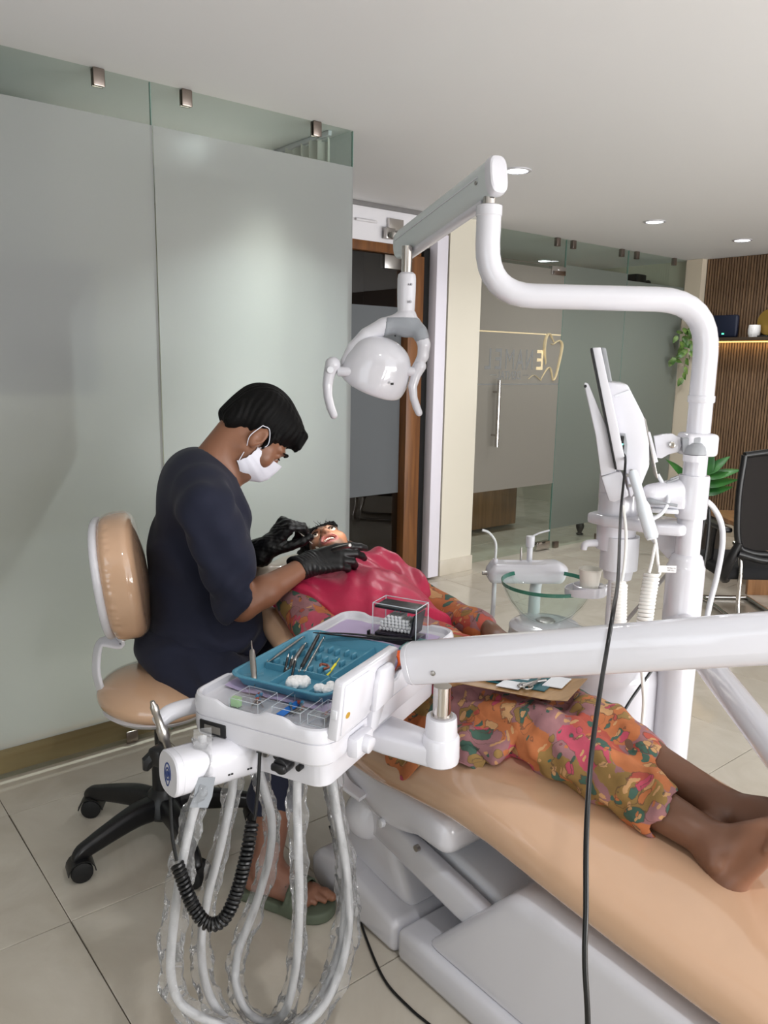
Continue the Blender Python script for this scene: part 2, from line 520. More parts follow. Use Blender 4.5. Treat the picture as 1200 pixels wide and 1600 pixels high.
# shop-front wall behind the photographer: piers, mullions and big panes
wb = structure('wall_front', join(box((-3, -2.7, 0), (0.25, -2.58, CEIL)), box((6.15, -2.7, 0), (6.6, -2.58, CEIL)), box((0.25, -2.7, 2.24), (6.15, -2.58, CEIL)), box((0.25, -2.7, 0), (6.15, -2.58, 0.1))), TILEWALL, smooth=False)
for x in (1.7, 3.2, 4.7):
    mk('mullion', box((x - 0.03, -2.68, 0.1), (x + 0.03, -2.6, 2.24)), STEEL, wb)
structure('wall_side', join(box((-3.0, -2.58, 0), (-2.88, -1.9, CEIL)), box((-3.0, 0.7, 0), (-2.88, 7.2, CEIL)), box((-3.0, -1.9, 2.2), (-2.88, 0.7, CEIL)), box((-3.0, -1.9, 0), (-2.88, 0.7, 0.2))), TILEWALL, smooth=False)
structure('wall_far', box((-3.0, 7.1, 0), (6.6, 7.2, CEIL)), TILEWALL, smooth=False)

# --- frosted glass partition on the left
PGLASS = clear_glass('partition_glass', (0.83, 0.875, 0.855, 1), 1.0, ior=1.4)
GEDGE = mat('glass_edge', srgb(120, 150, 140), 0.2)
FILM = frosted('frosted_film', (0.87, 0.885, 0.88, 1), 0.44, 0.56, 0.48, 0.24)
FILM2 = frosted('frosted_film_beige', (0.56, 0.53, 0.475, 1), 0.5, 0.5, 0.35, 0.3)
PY = 2.70
wl = group_root('wall_left', (0.0, PY, 0))
for x0, x1 in ((-2.85, 1.1565), (1.1605, 1.993)):
    p = mk('glass_panel', box((x0, PY, 0.004), (x1, PY + 0.01, CEIL - 0.003)), PGLASS, wl, smooth=False)
    mk('frosted_film', box((x0, PY - 0.0012, 0.108), (x1, PY - 0.0004, 2.172)), FILM, p, smooth=False)
    mk('glass_edge', box((x1 - 0.0015, PY - 0.0004, 0.004), (x1 + 0.0005, PY + 0.0104, CEIL - 0.004)), GEDGE, p, smooth=False)
p = mk('glass_panel', box((1.983, PY + 0.013, 0.004), (1.993, 3.84, CEIL - 0.003)), PGLASS, wl, smooth=False)
mk('frosted_film', box((1.981, PY + 0.013, 0.108), (1.9826, 3.84, 2.172)), FILM, p, smooth=False)
WOODL = wood('oak_plinth', srgb(186, 146, 106), srgb(212, 174, 132), 'X', 5, 0.4)
structure('baseboard_left', box((-2.85, PY + 0.016, 0.012), (1.975, PY + 0.05, 0.106), 0.003), WOODL)
for x in (0.25, 0.985, 1.285, 1.82):
    mk('glass_clamp', join(box((x - 0.019, PY - 0.007, CEIL - 0.055), (x + 0.019, PY - 0.0005, CEIL - 0.0005), 0.004), box((x - 0.019, PY + 0.0115, CEIL - 0.055), (x + 0.019, PY + 0.018, CEIL - 0.0005), 0.004)), BROWNSTEEL, wl)
for x in (0.20, 0.998, 1.30):
    mk('glass_clamp', box((x - 0.022, PY - 0.008, 0.0005), (x + 0.022, PY - 0.0005, 0.048), 0.004), BROWNSTEEL, wl)
# the room behind the frosted glass
structure('wall_back', join(box((-2.85, 5.3, 0), (2.3, 5.4, CEIL)), box((2.02, 3.90, 0), (2.14, 5.4, CEIL))), TILEWALL, smooth=False)
mk('wall_cabinet', join(box((-0.35, 2.80, 1.28), (0.98, 3.20, 1.70), 0.008), box((-0.36, 2.785, 1.695), (0.99, 3.21, 1.72), 0.004)), mat('dark_laminate', srgb(46, 40, 40), 0.5), None,
   'dark wall cabinet blurred behind the frosted glass at upper left', 'cabinet')
mk('wall_bracket', box((-0.35, 3.20, 1.4), (0.98, 3.24, 2.309)), TILEWALL, bpy.data.objects['wall_cabinet'])
# pleated curtain on a rail inside the return panel
CURT = mat('cream_curtain', srgb(222, 218, 210), 0.9)
ct = thing('curtain', (1.93, 3.3, 0.25), 'cream pleated curtain on a ceiling rail behind the glass corner', 'curtain')
mk('curtain_rail', box((1.915, 2.76, 2.290), (1.932, 3.84, 2.309), 0.002), WHITE, ct)
g = []
for i in range(141):
    t = i / 140; y = 2.78 + t * 1.04
    g.append([(1.925 + 0.018 * math.sin(t * 2 * math.pi * 17) * (1 - 0.3 * s), y, 2.288 - s * 2.0 - (0.012 * math.sin(t * 60) if s == 0 else 0)) for s in (0, 0.05, 0.3, 0.6, 1)])
mk('cloth', sheet(g, 0.003), CURT, ct)

# --- timber framed dark glass door at the back
BY = 3.80
lint = structure('wall_lintel', box((2.0, BY, 2.10), (3.40, BY + 0.1, 2.285)), mat('white_wall_paint', srgb(228, 226, 230), 0.6), smooth=False)
structure('gap_shade_top', box((2.0, BY - 0.02, 2.285), (3.40, BY + 0.1, CEIL), 0.002), mat('gap_shade_grey', srgb(120, 118, 118), 0.5))  # dark gap line above the lintel, its shade put into a grey strip
WOODD = wood('honey_teak', srgb(92, 56, 28), srgb(128, 82, 42), 'Z', 6, 0.4)
d2 = group_root('door_2', (2.7, BY, 0))
mk('door_head', box((2.0, BY - 0.005, 2.045), (3.33, BY + 0.1, 2.10), 0.004), WOODD, d2)
mk('door_jamb', box((3.215, BY - 0.03, 0.0), (3.335, BY + 0.1, 2.045), 0.004), WOODD, d2)
DGLASS = clear_glass('smoked_glass', (0.55, 0.55, 0.55, 1), 1.6, ior=1.5)
gp = mk('glass_panel', box((2.0, BY + 0.03, 0.004), (3.21, BY + 0.042, 2.045)), DGLASS, d2, smooth=False)
mk('frosted_film', box((2.0, BY + 0.0286, 0.59), (3.21, BY + 0.0296, 1.74)), frosted('frosted_film_grey', (0.27, 0.285, 0.30, 1), 0.6, 0.4, 0.25, 0.3), gp, smooth=False)
mk('patch_fitting', box((3.06, BY + 0.015, 1.96), (3.21, BY + 0.06, 2.04), 0.003), STEEL, gp)
mk('patch_fitting', box((3.05, BY + 0.015, 0.005), (3.21, BY + 0.06, 0.06), 0.003), STEEL, gp)
mk('door_knob', join(cyl((3.10, BY + 0.028, 0.22), (3.10, BY + 0.0, 0.22), 0.012), cyl((3.10, BY, 0.22), (3.10, BY - 0.012, 0.22), 0.02, 20, 0.004)), CHROME, gp)
hb = thing('shutter_bracket', (3.095, 3.800, 2.158), 'small chrome sliding door bracket on the white lintel above the timber door', 'bracket')
mk('plate', box((3.056, 3.775, 2.148), (3.166, 3.799, 2.239), 0.002), CHROME, hb)
mk('roller', join(cyl((3.089, 3.780, 2.148), (3.040, 3.720, 2.136), 0.022, 20, 0.003), box((3.017, 3.750, 2.119), (3.083, 3.780, 2.180), 0.002)), STEEL, hb)
mk('handle_bar', join(tube([(2.819, 3.780, 2.205), (2.890, 3.765, 2.202), (2.963, 3.780, 2.205)], 0.008, 10, 4)), mat('white_cast', srgb(220, 218, 222), 0.3), None, 'white pull handle fixed high on the lintel left of the chrome bracket', 'handle')
structure('wall_passage', join(box((2.14, 4.5, 0), (3.60, 4.6, CEIL)), box((3.42, BY + 0.12, 0), (3.55, 4.5, CEIL))), mat('brown_laminate', srgb(92, 74, 62), 0.4), smooth=False)
structure('gap_shade_side', box((3.338, BY - 0.02, 0), (3.385, BY + 0.1, 2.10)), mat('gap_shade_black', srgb(18, 17, 17), 0.9), smooth=False)  # black strip filling the gap beside the jamb, its shade put into colour
structure('trim_3', box((3.385, BY - 0.09, 0.02), (3.475, BY - 0.02, 2.18), 0.003), mat('white_pvc_strip', srgb(224, 220, 230), 0.4))
pil = structure('wall_pillar', box((3.535, 3.76, 0), (3.825, 4.15, CEIL)), TILEWALL, smooth=False)
structure('baseboard_pillar', box((3.527, 3.750, 0), (3.833, 4.15, 0.105), 0.003), mat('pillar_skirting_tile', srgb(196, 188, 172), 0.3, var=(5, srgb(206, 198, 184))))

# --- glass shop wall with the lettered door
EY = 3.85
eg = clear_glass('door_glass', (0.90, 0.95, 0.92, 1), 1.3, ior=1.45)
d1 = group_root('door_1', (4.3, EY, 0))
dp = mk('glass_panel', box((3.835, EY, 0.012), (4.775, EY + 0.012, 2.11)), eg, d1, smooth=False)
mk('frosted_film', box((3.835, EY - 0.0012, 0.52), (4.775, EY - 0.0004, 2.09)), FILM2, dp, smooth=False)
for z in (0.01, 2.05):
    mk('patch_fitting', box((4.62, EY - 0.012, z), (4.775, EY + 0.024, z + 0.062), 0.004), CHROME, dp)
hx = 4.075
mk('pull_handle', join(cyl((hx, EY - 0.055, 0.84), (hx, EY - 0.055, 1.30), 0.014, 16), cyl((hx, EY - 0.055, 0.92), (hx, EY - 0.001, 0.92), 0.008), cyl((hx, EY - 0.055, 1.22), (hx, EY - 0.001, 1.22), 0.008)), CHROME, dp)
wk = group_root('wall_shopfront', (5.2, EY, 0))
mk('glass_panel', box((3.835, EY, 2.118), (4.775, EY + 0.012, CEIL - 0.003)), eg, wk, smooth=False)
for x0, x1, zt in ((4.782, 5.545, 2.13), (5.552, 6.37, 2.08)):
    p = mk('glass_panel', box((x0, EY, 0.004), (x1, EY + 0.012, CEIL - 0.003)), eg, wk, smooth=False)
    mk('frosted_film', box((x0, EY - 0.0012, 0.16), (x1, EY - 0.0004, zt)), frosted('frosted_film_green', (0.46, 0.50, 0.45, 1), 0.5, 0.5, 0.4, 0.35) if x0 < 5 else bpy.data.materials['frosted_film_green'], p, smooth=False)
    mk('glass_edge', box((x0 - 0.002, EY - 0.001, 0.004), (x0, EY + 0.0125, CEIL - 0.004)), GEDGE, p, smooth=False)
for x in (3.98, 4.68, 4.86, 5.46, 5.66, 6.2):
    mk('glass_clamp', box((x - 0.02, EY - 0.01, CEIL - 0.06), (x + 0.02, EY + 0.02, CEIL - 0.0005), 0.004), BROWNSTEEL, wk)
for x in (4.86, 5.40):
    mk('glass_clamp', box((x - 0.025, EY - 0.01, 0.0005), (x + 0.025, EY + 0.02, 0.05), 0.004), BROWNSTEEL, wk)
# lettering on the door, read from behind (so it is reversed on this side)
LGREY = mat('etched_letter_grey', srgb(120, 121, 120), 0.4)
LBACKLIT = mat('backlit_letter', srgb(240, 222, 180), 0.25, metal=0.2)  # lit copy of the letter material: glow from behind put into its colour
def letter(s, x, z, h, w, m, nm='lettering'):
    mk(nm, text_geo(s, (x, EY - 0.0014, z), (-1, 0, 0), (0, 0, 1), h, 0.0008, w, 0.0 if s == 'M' else 0.012), m, dp, smooth=False)
for s, px, w, m in (('E', 843, 0.07, LBACKLIT), ('N', 826, 0.075, LGREY), ('A', 811, 0.085, LGREY), ('M', 795, 0.09, LGREY), ('E', 777.5, 0.065, LGREY), ('L', 762, 0.06, LGREY)):
    q = np.array((0.906, 3.850, 1.386)) * 0  # letters stand on one base line
    letter(s, 4.007 + (px - 762) * .00667, 1.445, 0.145, w, m)
letter('DENTAL', 4.225, 1.335, 0.06, 0.24, LGREY)
for xa, xb in ((4.03, 4.10), (4.37, 4.43)):
    mk('rule', box((xa, EY - 0.0022, 1.333), (xb, EY - 0.0013, 1.338)), LGREY, dp, smooth=False)
for z in (1.625, 1.268):
    mk('rule', box((3.85, EY - 0.0022, z), (4.77, EY - 0.0013, z + 0.008)), LBACKLIT if z > 1.5 else LGREY, dp, smooth=False)
# tooth emblem: ribbon of varying width
def tooth_pt(u, vv): return (4.565 + u * 0.25, EY - 0.004, 1.30 + vv * 0.31)
tp = [(-.55, .02), (-.30, .12), (0.0, .0), (.02, .03), (.22, .24), (.36, .30), (.46, .18), (.54, .0), (.66, .10), (.78, .45), (.86, .80), (.76, .93), (.60, .90), (.46, .84), (.36, .86)]
mk('tooth_emblem', tube([tooth_pt(*q) for q in tp], [0.004, 0.007, 0.006, 0.006, 0.011, 0.015, 0.014, 0.013, 0.016, 0.019, 0.021, 0.020, 0.016, 0.012, 0.004], 8, 5, True, [(math.cos(a) , 0.25 * math.sin(a)) for a in np.linspace(0, 2 * math.pi, 9)[:-1]]), LBACKLIT, dp)
tp2 = [(.52, .88), (.40, .98), (.26, 1.08), (.12, 1.0), (.06, .80), (.10, .60), (.17, .42), (.19, .36)]
mk('tooth_emblem', tube([tooth_pt(*q) for q in tp2], [0.004, 0.012, 0.020, 0.023, 0.024, 0.019, 0.011, 0.003], 8, 5, True, [(math.cos(a), 0.25 * math.sin(a)) for a in np.linspace(0, 2 * math.pi, 9)[:-1]]), LBACKLIT, dp)
# furniture seen through the shop wall
WOODB = wood('walnut_laminate', srgb(120, 84, 52), srgb(158, 114, 76), 'Z', 5, 0.35)
ck = thing('reception_counter', (4.9, 4.75, 0), 'brown wooden counter standing behind the lettered glass door', 'counter')
mk('body', box((4.42, 4.62, 0.02), (5.25, 5.1, 0.62), 0.004), WOODB, ck)
mk('end_panel', box((4.40, 4.60, 0.0), (4.425, 5.12, 0.62), 0.003), wood('dark_walnut', srgb(96, 64, 40), srgb(126, 88, 58), 'Z', 5, 0.35), ck)
mk('worktop', box((4.39, 4.58, 0.62), (5.27, 5.13, 0.65), 0.003), WOODB, ck)
structure('wall_room', box((6.462, 3.87, 0), (6.6, 7.1, CEIL)), TILEWALL, smooth=False)
sp = thing('stop_knob', (5.693, 4.000, 0.039), 'small dark round door stop on the floor behind the frosted shop glass', 'door stop')
mk('knob', lathe([(0.02, 0), (0.03, 0.004), (0.03, 0.012), (0.016, 0.02), (0.03, 0.05), (0.036, 0.075), (0.03, 0.098), (0.012, 0.11)], (5.42, 4.05, 0.0)), BLACKP, sp)
pj = thing('projector', (6.15, 4.2, 2.05), 'small black projector on a high shelf seen above the frosted glass', 'projector')
mk('body', box((6.04, 4.1, 2.075), (6.19, 4.25, 2.19), 0.01), BLACKP, pj)
mk('lens', cyl((6.23, 4.1, 2.11), (6.23, 4.2, 2.11), 0.04, 20, 0.006), BLACKP, pj)
mk('shelf', box((5.9, 4.05, 2.05), (6.461, 4.35, 2.075)), TILEWALL, pj)
mk('orange_poster', box((6.450, 4.40, 1.76), (6.461, 5.0, 2.02)), mat('orange_print', srgb(226, 120, 60), 0.5), None, 'orange poster blurred behind the frosted glass of the shop wall', 'poster')

# --- fluted timber wall on the right, with lit shelf
RX = 6.45
wr = group_root('wall_right', (RX, 2.0, 0))
mk('panel_backing', box((RX + 0.012, -2.58, 0), (RX + 0.1, 3.845, CEIL - 0.002)), mat('panel_groove', srgb(44, 34, 27), 0.7), wr, smooth=False)
mk('end_strip', box((6.375, 3.70, 0), (RX + 0.01, 3.845, CEIL - 0.002)), mat('pale_strip', srgb(214, 202, 182), 0.5), wr, smooth=False)
SLAT = wood('slat_walnut', srgb(98, 76, 58), srgb(134, 106, 80), 'Z', 9, 0.5)
bm_g = []
n_sl = 105
for i in range(n_sl):
    y = 3.69 - i * 0.0235
    bm_g.append(box((RX - 0.004, y - 0.0155, 0.10), (RX + 0.012, y, CEIL - 0.003)))
sl = mk('slat', join(*bm_g), SLAT, wr, smooth=False); sl['kind'] = 'stuff'
structure('baseboard_right', box((RX - 0.01, 1.2, 0), (RX + 0.012, 3.7, 0.10), 0.003), mat('beige_skirting', srgb(188, 176, 158), 0.35))
sh = thing('wall_shelf', (6.3, 2.4, 1.62), 'dark wall shelf with amber light strip underneath', 'shelf')
mk('board', box((6.23, 1.3, 1.632), (RX - 0.005, 3.60, 1.656), 0.002), mat('dark_board', srgb(64, 52, 42), 0.4), sh)
mk('light_strip', box((6.425, 1.3, 1.622), (6.44, 3.58, 1.631)), mat('amber_led', (1, .7, .3, 1), emit=(1.0, 0.58, 0.14, 1), estr=3.5), sh, smooth=False)
l = bpy.data.lights.new('shelf_glow', 'AREA'); l.shape = 'RECTANGLE'; l.size = 0.03; l.size_y = 2.2; l.energy = 2.2; l.color = (1, .68, .3)
lo = bpy.data.objects.new('shelf_glow', l); C.collection.objects.link(lo); lo.location = (6.41, 2.45, 1.618)
rb = thing('router', (6.33, 3.433, 1.656), 'navy upright wireless router with a green light on the lit shelf', 'router')
mk('case', obox((6.345, 3.433, 1.656 + 0.092), (0.045, 0.225, 0.184), None, 0.018, 3), mat('navy_plastic', srgb(22, 28, 48), 0.45), rb)
mk('status_light', obox((6.3215, 3.433, 1.688), (0.002, 0.018, 0.009)), mat('green_led', (0, 1, .3, 1), emit=(0.1, 1, .45, 1), estr=4), rb)
vs = thing('vase', (6.34, 3.182, 1.656), 'small white textured ceramic pot on the lit shelf beside the navy router', 'vase')
mk('body', lathe([(0.028, 0), (0.038, 0.004), (0.046, 0.03), (0.047, 0.06), (0.043, 0.095), (0.040, 0.098), (0.038, 0.092), (0.040, 0.05)], (6.34, 3.182, 1.656), cap1=True), mat('white_ceramic', srgb(226, 224, 222), 0.35, bump=(140, 0.8, 0.004)), vs)
gd = thing('gold_disc', (6.40, 3.087, 1.656), 'round gold disc ornament standing on the lit shelf at the right edge', 'ornament')
mk('disc', lathe([(0.0, 0), (0.10, 0.0), (0.104, 0.004), (0.104, 0.012), (0.10, 0.016), (0.0, 0.016)], (6.385, 3.087, 1.656 + 0.12), 40, np.array([[0, 1, 0], [0, 0, 1], [1, 0, 0]]), False, False), mat('gold', srgb(198, 160, 84), 0.3, metal=0.9), gd)
mk('stand', box((6.36, 3.037, 1.656), (6.42, 3.137, 1.672), 0.004), BLACKP, gd)
mk('small_tray', box((6.25, 3.031, 1.656), (6.33, 3.111, 1.668), 0.003), BLACKP, None, 'flat dark tray on the lit shelf between white pot and gold disc', 'tray')

# --- recessed ceiling lights
def downlight(x, y, lab, watts=9, grp='recessed ceiling lights', spread=150):
    t = thing('downlight', (x, y, CEIL), lab, 'ceiling light', grp)
    mk('trim_ring', lathe([(0.052, 0.0), (0.066, 0.0), (0.067, -0.004), (0.052, -0.006)], (x, y, CEIL - 0.0005), 32, None, False, False), WHITE, t)
    mk('diffuser', lathe([(0.0, -0.003), (0.052, -0.003)], (x, y, CEIL - 0.0005), 32, None, False, False), LED, t)
    l = bpy.data.lights.new('downlight_lamp', 'AREA'); l.shape = 'DISK'; l.size = 0.10; l.energy = watts; l.color = (0.97, 0.98, 1.0); l.spread = math.radians(spread)
    o = bpy.data.objects.new('downlight_lamp', l); C.collection.objects.link(o); o.location = (x, y, CEIL - 0.012)
z = CEIL
for (x, y, _), lab in (((2.956, 2.701, 2.310), 'round lit downlight just right of the white lamp arm'), ((4.585, 3.011, 2.310), 'round lit downlight, middle one of three in the white ceiling'), ((5.661, 2.995, 2.310), 'round lit downlight nearest the fluted timber wall')):
    downlight(x, y, lab)
_q = (1.602, 3.325, 2.310)
downlight(_q[0], _q[1], 'round lit downlight glowing through the left frosted partition', 30, spread=110)
downlight(4.35, 4.75, 'round lit downlight behind the lettered glass door', 8)
downlight(5.60, 4.75, 'round lit downlight behind the right hand shop glass', 8)
downlight(2.75, 4.2, 'round lit downlight in the passage behind the timber door', 1.5)
downlight(0.1, 4.3, 'round lit downlight far left behind the frosted partition', 18)
for x, y, w_ in ((3.5, -1.0, 'window side'), (0.6, 0.2, 'partition side')):
    downlight(x, y, 'round lit downlight out of view above the photographer, ' + w_, 9)


# ============================================================ DENTAL CHAIR
CX = 1.385
dc = thing('dental_chair', (CX, 1.0, 0.0), 'reclined dental chair with beige vinyl upholstery on a white moulded base', 'dental chair')


def superring(c, u, v, hu, top, bot, n=36, e=3.2):
    """cushion section: width along u, crown up along v"""
    o = []
    for k in range(n):
        a = 2 * math.pi * k / n
        x = np.sign(math.cos(a)) * abs(math.cos(a)) ** (2 / e) * hu
        y = np.sign(math.sin(a)) * abs(math.sin(a)) ** (2 / e)
        o.append(np.array(c) + np.array(u) * x + np.array(v) * (y * (top if y > 0 else bot)))
    return o


st = [  # y, z of top, half width, thickness
    (1.60, .500, .20, .09), (1.585, .505, .265, .12), (1.50, .510, .285, .145), (1.38, .520, .290, .15), (1.25, .538, .292, .15), (1.12, .548, .292, .145),
    (1.00, .540, .290, .14), (0.86, .518, .288, .135), (0.70, .495, .285, .13), (0.55, .478, .283, .125), (0.38, .462, .280, .12), (0.22, .448, .272, .115), (0.12, .440, .25, .10), (0.085, .43, .20, .07)]
ys = np.linspace(1.60, 0.085, 60); S = np.array(st)[::-1]
rings = []
for y in list(np.linspace(1.60, 1.50, 8)) + list(np.linspace(1.47, 0.2, 50)) + list(np.linspace(0.18, 0.085, 8)):
    z, hw, th = (np.interp(y, S[:, 0], S[:, i]) for i in (1, 2, 3))
    rings.append(superring((CX, y, z - th * 0.5), (1, 0, 0), (0, 0, 1), hw, th * 0.5, th * 0.5))
cu = loft(rings)
mk('seat_cushion', cu, VINYL, dc, angle=None)
# back rest
p0 = np.array((CX, 1.50, 0.50)); p1 = np.array((CX + .01, 2.02, 0.665)); dv = (p1 - p0) / np.linalg.norm(p1 - p0); nv = np.cross((1, 0, 0), dv); nv = nv if nv[2] > 0 else -nv
rings = []
for t, hw, th in ((0, .2, .05), (.01, .24, .08), (.06, .26, .1), (.3, .27, .1), (.6, .265, .095), (.85, .235, .09), (.95, .20, .08), (.99, .16, .05), (1.0, .10, .02)):
    rings.append(superring(p0 + (p1 - p0) * t - nv * .02, (1, 0, 0), nv, hw, th * .5, th * .5))
mk('backrest', loft(rings), VINYL, dc, angle=None)
mk('backrest_shell', loft([superring(p0 + (p1 - p0) * t - nv * .075, (1, 0, 0), nv, hw, .012, th) for t, hw, th in ((.02, .15, .01), (.06, .2, .04), (.5, .22, .05), (.9, .17, .04), (.97, .12, .01))]), WHITE, dc, angle=None)
f = Field((1.15, 1.95, .6), (1.65, 2.35, .95), .007)
f.ell((1.385, 2.14, .715), (.135, .085, .045), [(1, 0, 0), (0, .88, .47), (0, -.47, .88)], .01)
f.cap((1.24, 2.13, .73), (1.30, 2.14, .72), .045, .04, .03).cap((1.53, 2.13, .73), (1.47, 2.14, .72), .045, .04, .03)
mk('headrest', f.geo(), mat('ivory_vinyl', srgb(214, 204, 186), 0.3, coat=.4), dc)
mk('headrest_stem', obox((1.39, 2.06, .665), (.07, .12, .012), [(1, 0, 0), (0, .94, .34), (0, -.34, .94)], .004), STEEL, dc)
# arm rest on the dentist's side
f = Field((1.0, 1.75, .5), (1.3, 2.3, .85), .006)
f.cap((1.16, 1.86, .60), (1.175, 2.12, .69), .042, .038, .01)
mk('armrest', f.geo(), VINYL, dc)
# white under-shell, hinge cap and bracket
f = Field((1.02, .9, .15), (1.75, 1.75, .46), .008)
f.rbox((CX, 1.32, .375), (.287, .205, .045), .035, None, .02)
f.ell((CX, 1.35, .335), (.287, .20, .075), None, .04)
f.cap((1.16, 1.47, .255), (1.61, 1.47, .255), .065, None, .03)
mk('seat_shell', f.geo(), WHITE, dc)
mk('screw_cap', cyl((1.0965, 1.335, .322), (1.084, 1.335, .322), .011, 20, .002), OFFW, dc)
mk('side_bracket', tube([(1.080, 1.50, .46), (1.075, 1.50, .44), (1.072, 1.495, .41), (1.072, 1.46, .375), (1.085, 1.40, .36)], .016, 12, 5, True, [(.35 * x, y) for x, y in rrect(2, 2, .3, 3, -1, -1)]), WHITE, dc)
# moulded base
def yz(poly, x0, x1, bev, seg=3):
    return prism(poly, (x0, 0, 0), (0, 1, 0), (0, 0, 1), (1, 0, 0), x1 - x0, bev, seg)
mk('base_rear', yz([(1.27, .0), (1.61, .0), (1.635, .03), (1.635, .08), (1.60, .115), (1.52, .13), (1.27, .085)], 1.085, 1.70, .022), WHITE2, dc)
mk('base_front', yz([(1.265, .0), (1.265, .082), (1.19, .09), (.10, .09), (.08, .05), (.08, .0)], 1.085, 1.70, .018), WHITE2, dc)
mk('pedestal', yz([(1.28, .08), (1.60, .11), (1.57, .22), (1.50, .30), (1.40, .30), (1.34, .20)], 1.14, 1.64, .03), WHITE2, dc)
for x in (1.13, 1.60):
    mk('lift_arm', yz([(1.50, .24), (1.42, .31), (1.10, .26), (.99, .24), (.99, .17), (1.12, .18)], x, x + .04, .012), WHITE2, dc)
mk('lift_cover', yz([(1.42, .24), (1.32, .31), (.95, .25), (.95, .17), (1.2, .17)], 1.18, 1.58, .015), OFFW, dc)
f = Field((1.02, .02, .02), (1.75, 1.32, .42), .008)
f.rbox((CX + .005, .62, .20), (.288, .62, .175), .045, None, .01)
f.cut((0, 1.175, .095), (0, .27, .245), .03).cut((0, .70, .366), (0, -.10, 1), .03).cut((0, 0, .087), (0, 0, -1), .003)
f.ell((1.03, .72, .12), (.055, .34, .22), None, .03, 's')
mk('front_cover', f.geo(), WHITE2, dc)
mk('pivot_bolt', cyl((1.131, 1.245, .288), (1.122, 1.245, .288), .008, 12), STEEL, dc)

# ============================================================ OPERATOR STOOL
SX, SY = 0.855, 2.075
st_ = thing('operator_stool', (SX, SY, 0), 'beige vinyl operator stool with a round back and black five-star castor base, under the dentist', 'stool')
f = Field((SX - .3, SY - .3, .36), (SX + .3, SY + .3, .56), .006)
f.ell((SX, SY, .462), (.170, .19, .060), None, .01); f.ell((SX - .01, SY, .468), (.145, .17, .062), None, .03); f.cap((SX + .08, SY - .09, .465), (SX + .08, SY + .09, .465), .04, .04, .04)
mk('seat', f.geo(), VINYL, st_)
mk('seat_pan', lathe([(.02, .405), (.14, .408), (.16, .425), (.15, .435)], (SX, SY, 0), 32), WHITE, st_)
bc = np.array((.785, 2.13, .808)); bn = np.array((.90, -.42, .12)); bn /= np.linalg.norm(bn); bu = np.cross((0, 0, 1), bn); bu /= np.linalg.norm(bu); bv = np.cross(bn, bu)
f = Field((.5, 1.85, .62), (1.0, 2.4, 1.08), .005)
f.coin(bc, .172, .178, .046, .030, [bu, bv, bn], .01); f.ell(bc + bn * .022, (.150, .155, .040), [bu, bv, bn], .03)
f.warp(lambda X, Y, Z: .0012 * np.sin(Z * 300 + 3 * np.sin(Z * 60)) * (np.abs((X - bc[0]) * bn[0] + (Y - bc[1]) * bn[1] + (Z - bc[2]) * bn[2] + .025) < .012))
mk('backrest', f.geo(), VINYL, st_)
f = Field((.5, 1.85, .62), (1.0, 2.4, 1.08), .005)
f.coin(bc - bn * .052, .164, .170, .012, .010, [bu, bv, bn], .01)
bk = mk('backrest_shell', f.geo(), WHITE, st_)
mk('shell_knob', lathe([(.0, -.071), (.010, -.069), (.013, -.062), (.013, -.055)], bc, 16, np.array([bu, bv, bn]), False, True), OFFW, bk)
mk('back_bracket', tube([bc - bv * .10 - bn * .062, bc - bv * .16 - bn * .05, bc - bv * .20 - bn * .04, (.725, 2.165, .61), (.705, 2.155, .565), (.700, 2.14, .515), (.715, 2.12, .455), (.76, 2.10, .425), (.82, 2.08, .418)], .02, 12, 6, True, [(x, .28 * y) for x, y in rrect(2, 2, .5, 3, -1, -1)]), WHITE, st_)
mk('gas_column', join(cyl((SX, SY, .11), (SX, SY, .26), .031, 20), cyl((SX, SY, .25), (SX, SY, .41), .02, 20)), BLACKP, st_)
mk('height_lever', join(tube([(SX + .02, SY - .02, .40), (SX + .08, SY - .12, .395), (SX + .10, SY - .18, .385)], .005, 8, 4), obox((SX + .105, SY - .20, .384), (.02, .05, .012), None, .004)), BLACKP, st_)
hub = mk('hub', lathe([(.02, .07), (.05, .072), (.06, .085), (.055, .13), (.035, .155), (.03, .16)], (SX, SY, 0), 28), BLACKP, st_)
def castor(name, root, x, y, ang, parent_mat=BLACKP):
    c, s_ = math.cos(ang), math.sin(ang); u = np.array((-s_, c, 0))   # axle
    o = np.array((x, y, .030))
    w = join(*[lathe([(.0, -.011), (.022, -.011), (.0290, -.008), (.030, 0), (.0290, .008), (.022, .011), (.0, .011)], o + u * k * .0145, 24, np.array([(c, s_, 0), (0, 0, 1), u]), False, False) for k in (-1, 1)])
    m = mk('castor', w, BLACKR, root)
    hood = []
    for k in range(9):
        a = math.radians(0 + 180 * k / 8); p = o + np.array((c, s_, 0)) * .034 * math.cos(a) + np.array((0, 0, 1)) * .034 * math.sin(a)
        hood.append([p - u * .027, p - u * .012, p + u * .012, p + u * .027])
    mk('hood', sheet(hood, .003), parent_mat, m)
    mk('stem', cyl(o + (0, 0, .030), o + (0, 0, .060), .009, 12), parent_mat, m)
for k, d in enumerate((192, 264, 336, 48, 120)):
    a = math.radians(d); c, s_ = math.cos(a), math.sin(a); R_ = .272
    pts = [(SX + c * r, SY + s_ * r, z) for r, z in ((.035, .105), (.10, .108), (.18, .096), (.24, .084), (R_ - .005, .078), (R_ + .008, .068), (R_ + .01, .062))]
    mk('leg', tube(pts, [.034, .031, .026, .022, .020, .016, .013], 12, 3, True, [(x * .8, y) for x, y in rrect(2, 2, .55, 3, -1, -1)]), BLACKP, st_)
    castor('castor', st_, SX + c * R_, SY + s_ * R_, -0.66 + (.5, -.35, .3, -.5, .1)[k])


